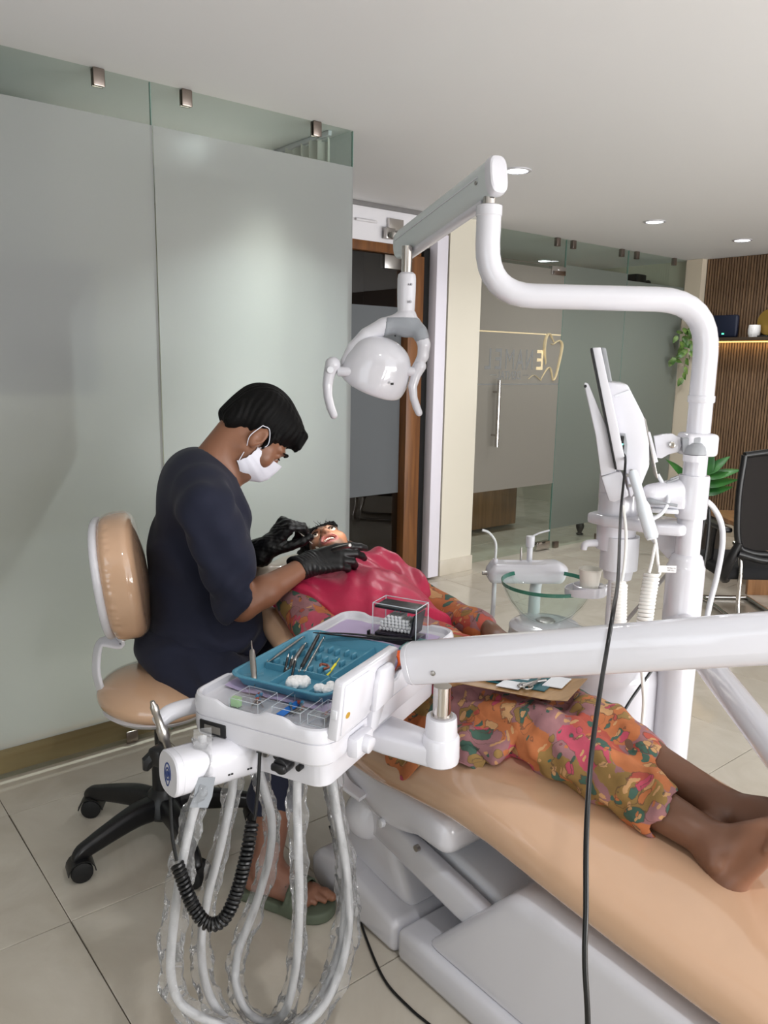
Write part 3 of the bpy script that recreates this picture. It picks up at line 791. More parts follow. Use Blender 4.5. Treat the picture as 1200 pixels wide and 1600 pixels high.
# ============================================================ DELIVERY UNIT (tray table on its balanced arm)
TA = np.array((.915, .404, 0)); TA /= np.linalg.norm(TA); TB = np.array((.404, -.915, 0)); TB /= np.linalg.norm(TB); TU = np.array((0, 0, 1.0))
TC = np.array((.60, 1.335, 0))
def T(a, b, z): return TC + TA * a + TB * b + TU * z
TAX = [TA, -TB, TU]
def tbox(a0, a1, b0, b1, z0, z1, bev=0.0, seg=2):
    return obox(T((a0 + a1) / 2, (b0 + b1) / 2, (z0 + z1) / 2), (a1 - a0, b1 - b0, z1 - z0), TAX, bev, seg)


du = thing('delivery_unit', T(.3, .17, .68), 'white instrument delivery table on its balanced arm, with wrapped hoses hanging beneath', 'dental unit')
TL, TW = .615, .315
def tring(inset, z, notch=0.0, n=10):
    o = []
    P = rrect(TL - 2 * inset, TW - 2 * inset, max(.045 - inset, .008), 8, inset, inset)
    # extra points along the straight edges so the rim can step
    Q = []
    for i in range(len(P)):
        p, q = np.array(P[i]), np.array(P[(i + 1) % len(P)]); L = np.linalg.norm(q - p); m = max(1, int(L / .012))
        for k in range(m): Q.append(p + (q - p) * k / m)
    return [T(a, b, z + notch * rim_step(a, b)) for a, b in Q]
def rim_step(a, b):
    if a < .05:     # low, high, low along the front
        s = lambda e0, e1: min(max((b - e0) / (e1 - e0), 0), 1)
        return -1.0 * (s(.075, .09) - s(.165, .18) + s(.228, .242) - s(.33, .34))
    if b > TW - .05 and a < .30: return -0.9
    if b < .05 and .12 < a < .42: return -0.5
    if a > TL - .05 and .06 < b < .24: return -0.6
    return 0.0
def resamp(r, n=220):
    r = np.array(r); L = np.r_[0, np.cumsum(np.linalg.norm(np.diff(np.r_[r, r[:1]], axis=0), axis=1))]
    t = np.linspace(0, L[-1], n, endpoint=False); rr = np.r_[r, r[:1]]
    return np.stack([np.interp(t, L, rr[:, k]) for k in range(3)], 1)
rs = [tring(.03, .694), tring(.012, .697), tring(.003, .705), tring(0, .718), tring(0, .744), tring(.002, .7445), tring(.002, .747), tring(0, .7475), tring(0, .772, .010), tring(.003, .780, .010), tring(.008, .782, .010), tring(.013, .779, .009), tring(.017, .768), tring(.024, .7655)]
mk('table_shell', loft([resamp(r) for r in rs]), WHITE, du, angle=30)
# lower housing with the front controls
mk('lower_housing', prism(rrect(.50, .22, .03, 4, .03, .075), T(0, 0, .645), TA, TB, TU, .055, .012), WHITE, du)
disp = mk('display_window', tbox(-.0025, .012, .035, .097, .712, .738, .002), BLACKP, du)
mk('film_screen', tbox(-.0035, -.0022, .048, .085, .717, .731), mat('grey_screen', srgb(120, 116, 110), 0.2), disp, smooth=False)
mk('key_lock', lathe([(.0, .004), (.009, .004), (.0105, .002), (.0105, -.004)], T(.028, .165, .690), 20, np.array([TB, TU, -TA]), False, True), STEEL, du)
mk('control_knob', join(cyl(T(.03, .215, .684), T(.003, .215, .684), .016, 20, .003), tbox(-.006, .006, .200, .230, .677, .691, .004)), BLACKP, du)
for b in (.196, .245):
    mk('socket', cyl(T(.03, b, .693 if b < .2 else .682), T(.018, b, .693 if b < .2 else .682), .006, 12), BLACKP, du)
mk('handle', tube([T(.06, .005, .735), T(.035, -.022, .735), T(.005, -.045, .728), T(-.022, -.052, .716)], [.014, .0165, .0175, .015], 14, 5), WHITE, du)
# control panel folded down on the right-hand side
po = T(.018, TW - .010, .752); pv = np.array(TU) * .985 + TB * .09; pv /= np.linalg.norm(pv); pw = np.cross(TA, pv)
pw = pw if pw @ TB > 0 else -pw
pn = mk('control_panel', prism([(0, .004), (.008, 0), (.205, .014), (.222, .106), (.218, .111), (.012, .113), (.006, .108)], po, TA, pv, pw, .020, .004), WHITE, du)
mk('panel_back', prism([(.012, .010), (.10, .014), (.125, .03), (.125, .09), (.10, .105), (.012, .106)], po + pw * .019, TA, pv, pw, .004, .0035), WHITE, pn)
mk('panel_bulge', prism([(.120, .012), (.196, .018), (.190, .080), (.178, .096), (.135, .096), (.120, .075)], po + pw * .018, TA, pv, pw, .016, .006), WHITE, pn)
mk('power_switch', obox(po - TA * -.0035 + pv * .052 + pw * .010, (.006, .010, .016), [TA, pw, pv], .001), OFFW, pn)
mk('gold_sticker', lathe([(.0, .0005), (.0075, .0005), (.0077, 0)], po + TA * .028 + pv * .045 + pw * .0232, 24, np.array([TA, pv * .75, pw]), False, False), mat('gold_foil', srgb(214, 168, 60), 0.35, metal=0.5), pn)
mk('panel_hinge', join(cyl(T(.105, TW + .012, .718), T(.105, TW + .035, .714), .016, 20, .003), tbox(.075, .14, TW - .004, TW + .022, .694, .735, .008)), WHITE, du)
mk('panel_bracket', prism([(.13, -.045), (.165, -.04), (.185, .0), (.18, .03), (.15, .045), (.135, .02)], po, TA, pv, pw, .022, .006), WHITE, du)
# handpiece bar under the table, round nosed, with an oval emblem on its end
b0 = np.array((0.526, 1.254, 0.675)); b1 = np.array((0.811, 1.256, 0.662)); bd = (b1 - b0) / np.linalg.norm(b1 - b0)
bu_ = np.cross((0, 0, 1), bd); bu_ /= np.linalg.norm(bu_); bw_ = np.cross(bd, bu_)
sec = [(x * .040, y * .040) for x, y in [(math.copysign(abs(math.cos(a)) ** .75, math.cos(a)), math.copysign(abs(math.sin(a)) ** .75, math.sin(a)) * 1.02) for a in np.linspace(0, 2 * math.pi, 33)[:-1]]]
bar = [[b0 + bd * t + bu_ * x * s + bw_ * y * s for x, y in sec] for t, s in ((0, .94), (.003, 1.0), (.012, 1.0), (.0125, .985), (.0145, .985), (.015, 1.0), (.30, 1.0))]
hb_ = mk('handpiece_bar', loft(bar), WHITE, du, angle=30)
BLUEINK = mat('blue_ink', srgb(40, 66, 130), 0.4)
e0 = b0 - bd * .0012
def ringflat(c, u, v, r0, r1, sx, a0=0, a1=360, n=28, th=.0008):
    g = []
    for k in range(n + 1):
        a = math.radians(a0 + (a1 - a0) * k / n); ca, sa = math.cos(a) * sx, math.sin(a)
        g.append([c + u * ca * r0 + v * sa * r0, c + u * ca * r1 + v * sa * r1])
    return sheet(g, th)
mk('emblem', join(ringflat(e0, bu_, bw_, .0185, .0215, .62, -60, 200), ringflat(e0, bu_, bw_, .010, .0125, .7), ringflat(e0 + bw_ * .0, bu_, bw_, .0, .006, .8), ringflat(e0 - bw_ * .004, bu_, bw_, .017, .0195, .45, 190, 330)), BLUEINK, hb_, smooth=False)
for k in range(4):
    t = .045 + k * .035
    c = b0 + bd * t + bu_ * .0395 * .55 - bw_ * .0395 * .62
for k in range(4):
    t = .062 + k * .040
    c = b0 + bd * t - bu_ * .0402 - bw_ * .014
    mk('socket_mark', join(*[obox(c + bd * q, (.004, .0012, .003), [bd, bu_, bw_]) for q in (0, .006)]), BLACKP, hb_, smooth=False)
mk('bar_support', tbox(.10, .20, .06, .16, .60, .66, .01), WHITE, du)
# swivel cup, bracket, chrome pin
cc = np.array((0.992, 1.036, 0.734)); cx_, cy_ = cc[0], cc[1]
mk('swivel_cup', lathe([(.0, .640), (.030, .640), (.036, .645), (.0375, .655), (.0365, .695), (.034, .699), (.032, .700), (.030, .735), (.029, .738), (.021, .738), (.021, .73)], (cx_, cy_, 0), 36, None, False, True), WHITE, du)
q1 = np.array((cx_, cy_)); q0 = T(.27, .22, 0)[:2]; dq = (q1 - q0); Lq = np.linalg.norm(dq); dq /= Lq; nq = np.array((-dq[1], dq[0]))
poly = [(-.02, -.05), (Lq * .5, -.048), (Lq - .01, -.036), (Lq + .018, -.030), (Lq + .035, -.010), (Lq + .036, .010), (Lq + .018, .031), (Lq - .02, .036), (Lq * .55, .04), (-.02, .05)]
mk('swivel_bracket', prism(poly, (q0[0], q0[1], .640), (dq[0], dq[1], 0), (nq[0], nq[1], 0), (0, 0, 1), .042, .008, 3), WHITE, du)
mk('pin', join(cyl((cx_, cy_, .72), (cx_, cy_, .80), .0175, 24), cyl((cx_, cy_, .735), (cx_, cy_, .742), .0215, 24)), CHROME, du)
# balanced arm
a0 = np.array((0.951, 1.088, 0.839)); a1 = np.array((1.211, 0.536, 0.997)); ad = (a1 - a0) / np.linalg.norm(a1 - a0)
up = np.array((0, 0, 1.0)); au = np.cross(up, ad); au /= np.linalg.norm(au); aw = np.cross(ad, au)
def asec(s, h=.0405, w=.034, n=36):
    return [(math.copysign(abs(math.cos(a)) ** .7, math.cos(a)) * w * s, math.copysign(abs(math.sin(a)) ** .7, math.sin(a)) * h * s) for a in np.linspace(0, 2 * math.pi, n + 1)[:-1]]
arm = [[a0 + ad * t + au * x + aw * y for x, y in asec(s)] for t, s in ((-.004, .80), (-.002, .93), (.004, .99), (.010, 1.0), (.0105, .985), (.012, .985), (.0125, 1.0), (.42, 1.0), (.80, 1.0), (.806, .9))]
am = mk('balanced_arm', loft(arm), WHITE2, du, angle=30)
sc_c = np.array((0.974, 1.035, 0.832))
mk('arm_screw', lathe([(.0, .003), (.0035, .003), (.005, .002), (.0055, -.01)], a0 + ad * .062 - au * (.0335 if (au @ np.array((.62, .76, 0))) > 0 else -.0335) - aw * .012, 16, axz(-au if (au @ np.array((.62, .76, 0))) > 0 else au), False, True), STEEL, am)
ae = a0 + ad * .80
mk('arm_joint', lathe([(.03, -.10), (.045, -.095), (.048, -.05), (.048, .03), (.045, .055), (.02, .06)], ae, 28), WHITE2, du)
# horizontal carrier tube from the post to the arm joint
jp = np.array((2.0, 1.145, .70))
je = np.array((ae[0], ae[1], .66))
mk('carrier_tube', tube([jp, jp + (je - jp) * .03, jp + (je - jp) * .5, je], .033, 24), WHITE2, du)
mk('joint_column', lathe([(.02, 0), (.045, .003), (.048, .02), (.048, .07), (.036, .085), (.034, ae[2] - .66)], (je[0], je[1], .62), 28), WHITE2, du)

# ---- hoses in crinkled clear sleeves
HOSE = mat('grey_hose', srgb(186, 186, 188), 0.4)
def sleeve_mat():
    m, nt, out = nodes('crinkled_clear_sleeve')
    tc = nt.nodes.new('ShaderNodeTexCoord')
    n = nt.nodes.new('ShaderNodeTexNoise'); n.inputs['Scale'].default_value = 85; n.inputs['Detail'].default_value = 3; n.inputs['Distortion'].default_value = 1.2
    nt.links.new(tc.outputs['Object'], n.inputs['Vector'])
    bp = nt.nodes.new('ShaderNodeBump'); bp.inputs['Strength'].default_value = 1.0; bp.inputs['Distance'].default_value = 0.012; nt.links.new(n.outputs['Fac'], bp.inputs['Height'])
    t = nt.nodes.new('ShaderNodeBsdfTransparent'); t.inputs[0].default_value = (0.985, 0.985, 0.985, 1)
    g = nt.nodes.new('ShaderNodeBsdfGlossy'); g.inputs['Roughness'].default_value = 0.08; nt.links.new(bp.outputs[0], g.inputs['Normal'])
    d = nt.nodes.new('ShaderNodeBsdfDiffuse'); d.inputs[0].default_value = (.92, .92, .93, 1); nt.links.new(bp.outputs[0], d.inputs['Normal'])
    f = nt.nodes.new('ShaderNodeFresnel'); f.inputs[0].default_value = 1.25
    m1 = nt.nodes.new('ShaderNodeMixShader'); m1.inputs[0].default_value = 0.11
    nt.links.new(t.outputs[0], m1.inputs[1]); nt.links.new(d.outputs[0], m1.inputs[2])
    m2 = nt.nodes.new('ShaderNodeMixShader'); nt.links.new(f.outputs[0], m2.inputs[0]); nt.links.new(m1.outputs[0], m2.inputs[1]); nt.links.new(g.outputs[0], m2.inputs[2])
    nt.links.new(m2.outputs[0], out.inputs[0]); return m
SLEEVE = sleeve_mat()
def hose(name, pts, r, rs, cover=(0, 1), label=None, seed=0):
    P = np.array(spline(pts, 14)); h = mk(name, tube(P, r, 10), HOSE, du, label)
    n = len(P); i0, i1 = int(cover[0] * (n - 1)), int(cover[1] * (n - 1)); Q = P[i0:i1 + 1]
    R_ = np.random.default_rng(seed); Pq, Tq, U, Wv = frames(Q); m = 14; V = []
    ph = R_.uniform(0, 6, 6)
    for i in range(len(Pq)):
        s = i * .35
        for k in range(m):
            a = 2 * math.pi * k / m
            w = 1 + .13 * math.sin(3 * a + s * 1.7 + ph[0]) + .12 * math.sin(2 * a - s * 1.1 + ph[1]) + R_.uniform(-.07, .07)
            fl = .70 + .40 * abs(math.cos(a + .12 * s + ph[2]))
            o = rs * w * fl
            V.append(Pq[i] + o * (math.cos(a) * U[i] + math.sin(a) * Wv[i]) - np.array((0, 0, rs * .25)) * abs(Tq[i][0]))
    F = [(i * m + k, i * m + (k + 1) % m, (i + 1) * m + (k + 1) % m, (i + 1) * m + k) for i in range(len(Pq) - 1) for k in range(m)]
    mk('sleeve', (V, F), SLEEVE, h, angle=25)
    return h
H1 = [(0.602, 1.269, 0.719), (0.584, 1.230, 0.659), (0.556, 1.223, 0.595), (0.533, 1.221, 0.510), (0.518, 1.231, 0.393), (0.511, 1.237, 0.285), (0.528, 1.230, 0.211), (0.584, 1.199, 0.160), (0.667, 1.148, 0.118), (0.753, 1.122, 0.134), (0.817, 1.125, 0.199), (0.848, 1.136, 0.294), (0.849, 1.151, 0.415), (0.836, 1.167, 0.540), (0.831, 1.183, 0.644)]
H2 = [(0.665, 1.266, 0.649), (0.655, 1.259, 0.588), (0.629, 1.257, 0.491), (0.603, 1.265, 0.387), (0.588, 1.268, 0.294), (0.590, 1.257, 0.200), (0.615, 1.233, 0.131), (0.665, 1.195, 0.089), (0.726, 1.161, 0.098), (0.786, 1.148, 0.140), (0.829, 1.147, 0.222), (0.852, 1.153, 0.325), (0.854, 1.169, 0.447), (0.839, 1.179, 0.547), (0.830, 1.197, 0.646)]
H3 = [(0.716, 1.276, 0.642), (0.723, 1.255, 0.580), (0.733, 1.243, 0.512), (0.726, 1.242, 0.431), (0.697, 1.252, 0.323), (0.670, 1.267, 0.239), (0.657, 1.262, 0.175), (0.665, 1.241, 0.118), (0.695, 1.210, 0.090), (0.719, 1.174, 0.129), (0.731, 1.152, 0.241), (0.734, 1.143, 0.372), (0.734, 1.146, 0.493), (0.737, 1.155, 0.595), (0.742, 1.160, 0.683)]
H4 = [(0.806, 1.180, 0.654), (0.808, 1.160, 0.580), (0.818, 1.143, 0.489), (0.818, 1.133, 0.396)]
hose('wrapped_hose', H1, .0085, .021, (.0, 1), 'grey hose in clear sleeve looping lowest, from the bar end', 1)
hose('wrapped_hose', H2, .0085, .019, (.02, .98), None, 2)
hose('wrapped_hose', H3, .0085, .018, (.0, 1), None, 3)
cl = tube([(0.589, 1.257, 0.709), (0.578, 1.219, 0.653)], .024, 4)
mk('sleeve_tag', sheet([[np.array(p) + np.array(d) for d in ((0, 0, 0), (.026, -.02, 0))] for p in ((0.564, 1.216, 0.672), (0.556, 1.214, 0.638), (0.547, 1.214, 0.620))], .002), mat('grey_film', srgb(150, 154, 160), 0.3), du)
mk('clear_flap', sheet([[np.array(p) + np.array(d) for d in ((0, 0, 0), (.027, -.018, .004))] for p in ((0.578, 1.255, 0.745), (0.570, 1.239, 0.704), (0.563, 1.223, 0.669))], .001), SLEEVE, du)
# slim straight handpiece held at the bar end and black cradle
hp = mk('handpiece', lathe([(.004, .0), (.0075, .002), (.008, .02), (.0105, .024), (.0105, .045), (.0075, .05), (.0065, .078), (.0075, .08), (.0075, .094), (.0055, .097), (.004, .105), (.002, .106)], (0.550, 1.305, 0.695), 18, axz((-.035, .0, .13))), STEEL, du)
mk('handpiece_cradle', join(obox((0.544, 1.331, 0.673), (.035, .03, .035), [TA, TB, TU], .006), tube([(0.540, 1.335, 0.679), (0.526, 1.342, 0.661), (0.520, 1.343, 0.645)], [.012, .014, .006], 8)), BLACKP, du)
# coiled black cord with its straight ends
BC = mat('black_cord', srgb(14, 14, 15), 0.35)
def coil(path, r, turns, cr, n=14):
    P = np.array(spline(path, 20)); L = np.r_[0, np.cumsum(np.linalg.norm(np.diff(P, axis=0), axis=1))]; L /= L[-1]
    N = turns * n; t = np.linspace(0, 1, N); Q = np.stack([np.interp(t, L, P[:, k]) for k in range(3)], 1)
    _, Tq, U, Wv = frames(Q)
    a = t * turns * 2 * math.pi
    return Q + r * (np.cos(a)[:, None] * U + np.sin(a)[:, None] * Wv)
c1 = [(0.683, 1.198, 0.696), (0.671, 1.183, 0.650), (0.657, 1.169, 0.601), (0.650, 1.164, 0.581)]
c2 = [(0.644, 1.161, 0.580), (0.623, 1.143, 0.541), (0.596, 1.135, 0.473), (0.568, 1.135, 0.432), (0.544, 1.152, 0.427), (0.528, 1.173, 0.460), (0.519, 1.192, 0.506), (0.515, 1.201, 0.528)]
c3 = [(0.515, 1.202, 0.534), (0.517, 1.222, 0.567), (0.523, 1.240, 0.606), (0.530, 1.255, 0.640)]
mk('coiled_cord', join(tube(c1, .0035, 8, 6), tube(coil(c2, .0095, 42, 0), .0036, 6), tube(c3, .0032, 8, 6)), BC, du, 'black coiled cord')
mk('cord_plug', cyl((0.684, 1.200, 0.710), (0.680, 1.196, 0.692), .0055, 12), BLACKP, du)

# ============================================================ THINGS ON THE DELIVERY TABLE
TZ = .7655
# lilac tray paper
g = []
for i in range(25):
    a = .085 + .49 * i / 24
    g.append([T(a, b + .004 * math.sin(a * 40), TZ + .0012 + (.004 * abs(math.sin(a * 22)) if j in (0, 12) else .0) + (.003 * math.sin(a * 30 + b * 50) ** 2)) for j, b in enumerate(np.linspace(.028, TW - .03, 13))])
mk('tray_paper', sheet(g, .0006), PURPLE, None, 'crumpled lilac paper liner under the blue tray on the delivery table', 'paper', smooth=True)
# blue divided tray
bt = thing('instrument_tray', T(.24, .13, TZ + .006), 'blue divided plastic tray of dental instruments on the delivery table', 'tray')
B0, B1, A0, A1, BZ = .028, .262, .088, .40, TZ + .006
def bring(ins, z, r=.03): return [T(A0 + a, B0 + b, z) for a, b in rrect(A1 - A0 - 2 * ins, B1 - B0 - 2 * ins, max(r - ins * .5, .006), 6, ins, ins)]
mk('tray_body', loft([bring(.020, BZ), bring(.016, BZ + .002), bring(.005, BZ + .021), bring(0, BZ + .0225), bring(0, BZ + .025), bring(.004, BZ + .0262), bring(.008, BZ + .0245), bring(.019, BZ + .0045), bring(.024, BZ + .003)]), TEALTRAY, bt, angle=30)
def rib(a0, b0, a1, b1, h=.014, w=.004):
    p0, p1 = T(a0, b0, 0), T(a1, b1, 0); d = p1 - p0; L = np.linalg.norm(d); d /= L; s = np.cross(TU, d)
    return prism([(-w, 0), (w, 0), (w * .5, h), (-w * .5, h)], p0 + TU * (BZ + .002), s, TU, d, L)
mk('divider', rib(.195, B0 + .02, .195, B1 - .018), TEALTRAY, bt)
mk('divider', rib(A0 + .02, .115, .195, .115), TEALTRAY, bt)
mk('divider', rib(A0 + .018, .205, A1 - .018, .205), TEALTRAY, bt)
for a in (.225, .285, .335):
    for k in range(7):
        b = .055 + k * .021
        mk('rest_ridge', obox(T(a + .006 * (k % 2), b, BZ + .008), (.020, .007, .014), TAX, .003), TEALTRAY, bt)

def probe(lab, p, q, m=STEEL, r=.0042, tips=((.025, .004), (.02, -.006)), name='dental_probe', cat='instrument', grp='steel instruments on the blue tray', handle=None):
    p = np.array(p, float); q = np.array(q, float); d = (q - p) / np.linalg.norm(q - p); L = np.linalg.norm(q - p); s = np.cross(d, TU); s /= np.linalg.norm(s)
    t = thing(name, (p + q) / 2, lab, cat, grp)
    ax = axz(d)
    mk('handle', lathe([(.0018, 0), (r * .8, .006), (r, .014), (r * .88, .02), (r, .026), (r, L * .5), (r * .9, L - .03), (r, L - .022), (r * .85, L - .006), (.0018, L)], p, 14, ax), handle or m, t)
    for e, dd, (l, h) in ((p, -d, tips[0]), (q, d, tips[1])):
        mk('working_tip', tube([e, e + dd * l * .5, e + dd * l * .85 + TU * h * .2, e + dd * l + TU * h, e + dd * l * .92 + TU * h * 1.8], [.0016, .0013, .001, .0008, .0004], 8, 4), STEEL, t)
    return t
zt = BZ + .016
probe('fat grey scaler leaning over the front left rim of the blue tray', T(.105, .085, BZ + .012), T(.165, .035, BZ + .052), r=.0065, tips=((.012, 0), (.028, -.006)))
probe('slim steel explorer lying furthest left across the blue tray', T(.22, .05, zt), T(.33, .045, zt + .008), r=.003)
probe('steel carver with a fluted grey handle beside the black handled one', T(.20, .105, zt), T(.30, .075, zt + .008), r=.0045, handle=mat('fluted_grey', srgb(132, 130, 128), .35, metal=.8))
probe('black handled probe lying diagonally over the middle of the blue tray', T(.205, .13, zt), T(.36, .075, zt + .014), r=.0046, handle=BLACKP)
probe('thin steel probe beside the black handled probe', T(.21, .14, zt), T(.35, .092, zt + .010), r=.0022)
tw = thing('tweezers', T(.38, .16, BZ + .028), 'long black tweezers lying across the far rim of the blue tray', 'tweezers')
for sgn in (-1, 1):
    mk('arm', tube([T(.36, .06, BZ + .032), T(.385, .14, BZ + .033 + sgn * .003), T(.405, .225, BZ + .034 + sgn * .002), T(.43, .275, BZ + .034)], [.0016, .004, .004, .003], 8, 5, True, [(x, .35 * y) for x, y in rrect(2, 2, .5, 2, -1, -1)]), BLACKP, tw)
mk('yellow_file', join(cyl(T(.215, .185, BZ + .006), T(.262, .178, BZ + .014), .0028, 10), cyl(T(.262, .178, BZ + .014), T(.285, .174, BZ + .018), .0008, 6)), mat('yellow_plastic', srgb(232, 220, 60), .4), None, 'yellow handled endodontic file in the blue tray', 'file')
mk('small_clamp', tube([T(.235, .16, BZ + .01), T(.245, .152, BZ + .014), T(.252, .163, BZ + .012), T(.242, .172, BZ + .012), T(.234, .166, BZ + .010)], .003, 8, 4), mat('coppery', srgb(150, 90, 76), .4, metal=.6), None, 'small coppery clip lying in the blue tray beside the yellow file', 'clip')
mk('glass_tube', tube([T(.125, .04, BZ + .008), T(.15, .075, BZ + .010)], .004, 10), ACRYL, None, 'clear plastic tube lying in the front left pocket of the blue tray', 'tube')
for k in range(3):
    probe(('short dark file standing at the tray divider, left of three', 'short dark file standing at the tray divider, middle of three', 'short dark file standing at the tray divider, right of three')[k], T(.19 - .004 * k, .10 + .012 * k, BZ + .012), T(.205 - .004 * k, .096 + .012 * k, BZ + .03), r=.0025, tips=((.004, 0), (.01, 0)), name='hand_file', cat='file', grp='short files at the tray divider', handle=BLACKP)
def cotton(a, b, lab, n=6, s=.010, seed=0, length=0.0):
    R_ = np.random.default_rng(seed); c = T(a, b, BZ + .010); f = Field(c - .045, c + .045, .0018)
    for k in range(n):
        o = R_.uniform(-1, 1, 3) * (.016, .016, .004); d = R_.uniform(-1, 1, 3) * (.008, .008, .002) + (0, 0, 0)
        f.cap(c + o - d, c + o + d, s * R_.uniform(.8, 1.15), s * R_.uniform(.6, 1), .0025)
    f.warp(lambda X, Y, Z: .0012 * np.sin(X * 700) * np.sin(Y * 650 + 1) * np.sin(Z * 600))
    mk('cotton_pellets', f.geo(), COTTON, None, lab, 'cotton')
cotton(.148, .155, 'larger pile of white cotton pellets in the middle pocket of the blue tray', 8, .0105, 3)
cotton(.150, .232, 'smaller ball of white cotton in the front right pocket of the blue tray', 5, .0095, 5)
# two clear bur boxes
def burbox(lab, a, b, la, lb, seed, strip):
    t = thing('bur_box', T(a, b, TZ), lab, 'box', 'clear bur boxes on the delivery table')
    a0_, a1_, b0_, b1_ = a - la / 2, a + la / 2, b - lb / 2, b + lb / 2; z0, z1, w = TZ + .0006, TZ + .020, .0014
    mk('case', join(tbox(a0_, a1_, b0_, b1_, z0, z0 + w), tbox(a0_, a0_ + w, b0_, b1_, z0 + w, z1), tbox(a1_ - w, a1_, b0_, b1_, z0 + w, z1), tbox(a0_ + w, a1_ - w, b0_, b0_ + w, z0 + w, z1), tbox(a0_ + w, a1_ - w, b1_ - w, b1_, z0 + w, z1)), ACRYL, t, smooth=False)
    mk('lid', join(tbox(a0_, a1_, b0_, b1_, z1 + .0004, z1 + .0018)), ACRYL, t, smooth=False)
    e = .0007; q = [(a0_, b0_), (a1_, b0_), (a1_, b1_), (a0_, b1_)]
    mk('case_edge', join(*[cyl(T(*q[i], z), T(*q[(i + 1) % 4], z), e, 6) for i in range(4) for z in (z0 + e, z1 + .001)], *[cyl(T(*p, z0), T(*p, z1), e, 6) for p in q], cyl(T(a0_ + .3 * la, b0_, z1), T(a0_ + .3 * la, b1_, z1), e, 6)), ACEDGE, t)
    if strip: mk('foam_strip', strip[0], strip[1], t, smooth=False)
    R_ = np.random.default_rng(seed)
    for k in range(5):
        p = T(a + R_.uniform(-.01, .02), b + R_.uniform(-.012, .015), z0 + .004 + .002 * k); an = R_.uniform(-1.2, .6); d = TA * math.cos(an) + TB * math.sin(an) + TU * .12
        bb = mk('bur', cyl(p - d * .012, p + d * .010, .0015, 8), STEEL, t)
        mk('bur_head', lathe([(.0, 0), (.0032, .001), (.0038, .005), (.0024, .009), (.0, .010)], p + d * .010, 10, axz(d), False, False), [mat('blue_bur', srgb(60, 130, 170), .5), mat('rust_bur', srgb(150, 70, 60), .5)][k % 2] if k < 2 else bpy.data.materials[['blue_bur', 'rust_bur'][k % 2]], bb)
burbox('left clear bur box with a pale green tab and blue burs', .048, .125, .062, .066, 1, (tbox(.020, .032, .093, .110, TZ + .003, TZ + .020), mat('green_foam', srgb(170, 206, 160), .7)))
burbox('right clear bur box holding a bright blue strip', .062, .215, .075, .062, 2, (tbox(.030, .094, .190, .205, TZ + .004, TZ + .006), mat('bright_blue_card', srgb(44, 120, 210), .5)))
burbox('half hidden clear bur box beside the white control panel', .065, .276, .07, .036, 4, None)
# acrylic dispenser with cotton rolls
dp_ = thing('roll_dispenser', T(.50, .205, TZ), 'clear and black acrylic dispenser of white cotton rolls at the back of the delivery table', 'dispenser')
da0, da1, db0, db1, dz0, dz1 = .478, .545, .150, .262, TZ + .001, TZ + .092
w = .002
mk('case', join(tbox(da0, da0 + w, db0, db1, dz0, dz1), tbox(da1 - w, da1, db0, db1, dz0, dz1 + .008), tbox(da0 + w, da1 - w, db0, db0 + w, dz0, dz1), tbox(da0 + w, da1 - w, db1 - w, db1, dz0, dz1)), ACRYL, dp_, smooth=False)
q = [(da0, db0), (da1, db0), (da1, db1), (da0, db1)]
mk('case_edge', join(*[cyl(T(*q[i], dz1), T(*q[(i + 1) % 4], dz1), .0012, 6) for i in range(4)], *[cyl(T(*p, dz0), T(*p, dz1), .0012, 6) for p in q]), ACEDGE, dp_)
mk('black_top', tbox(da0 + .003, da1 - .003, db0 + .003, db1 - .003, dz1 - .012, dz1 - .006, .001), BLACKP, dp_)
mk('black_base', tbox(da0 - .006, da1 - .003, db0 + .003, db1 - .003, dz0 + .002, dz0 + .014, .001), BLACKP, dp_)
mk('inner_chute', prism([(db0 + .004, .020), (db1 - .018, .026), (db1 - .008, .075), (db1 - .005, .075), (db1 - .014, .022), (db0 + .004, .016)], T(da0 + .004, 0, TZ), TB, TU, TA, da1 - da0 - .008), BLACKP, dp_, smooth=False)
mk('front_hook', join(tbox(da0 - .014, da0 - .002, db0 - .008, db0 - .004, TZ + .012, TZ + .026, .001), tbox(da0 - .014, da0 + .004, db0 - .008, db0 + .004, TZ + .010, TZ + .014, .001)), BLACKP, dp_)
rv, rf = lathe([(.0, 0), (.0036, .0003), (.0044, .001), (.0044, .037), (.0036, .0378), (.0, .038)], (0, 0, 0), 10, np.array([TB, TU, TA]), False, False)
roll_me = mesh_of('cotton_roll', (np.array(rv), rf), COTTON)
rc = 0
for row in range(5):
    n = (9, 9, 8, 7, 4)[row]
    for k in range(n):
        o = bpy.data.objects.new('cotton_roll', roll_me); C.collection.objects.link(o)
        o.location = T(da0 + .013, db0 + .013 + (k + .5 * (row % 2) + (9 - n) * .45) * .0094, TZ + .0275 + row * .0080 + k * .0004)
        tag(o, 'white cotton roll stacked in the clear acrylic dispenser', 'cotton roll', 'cotton rolls in the dispenser'); rc += 1
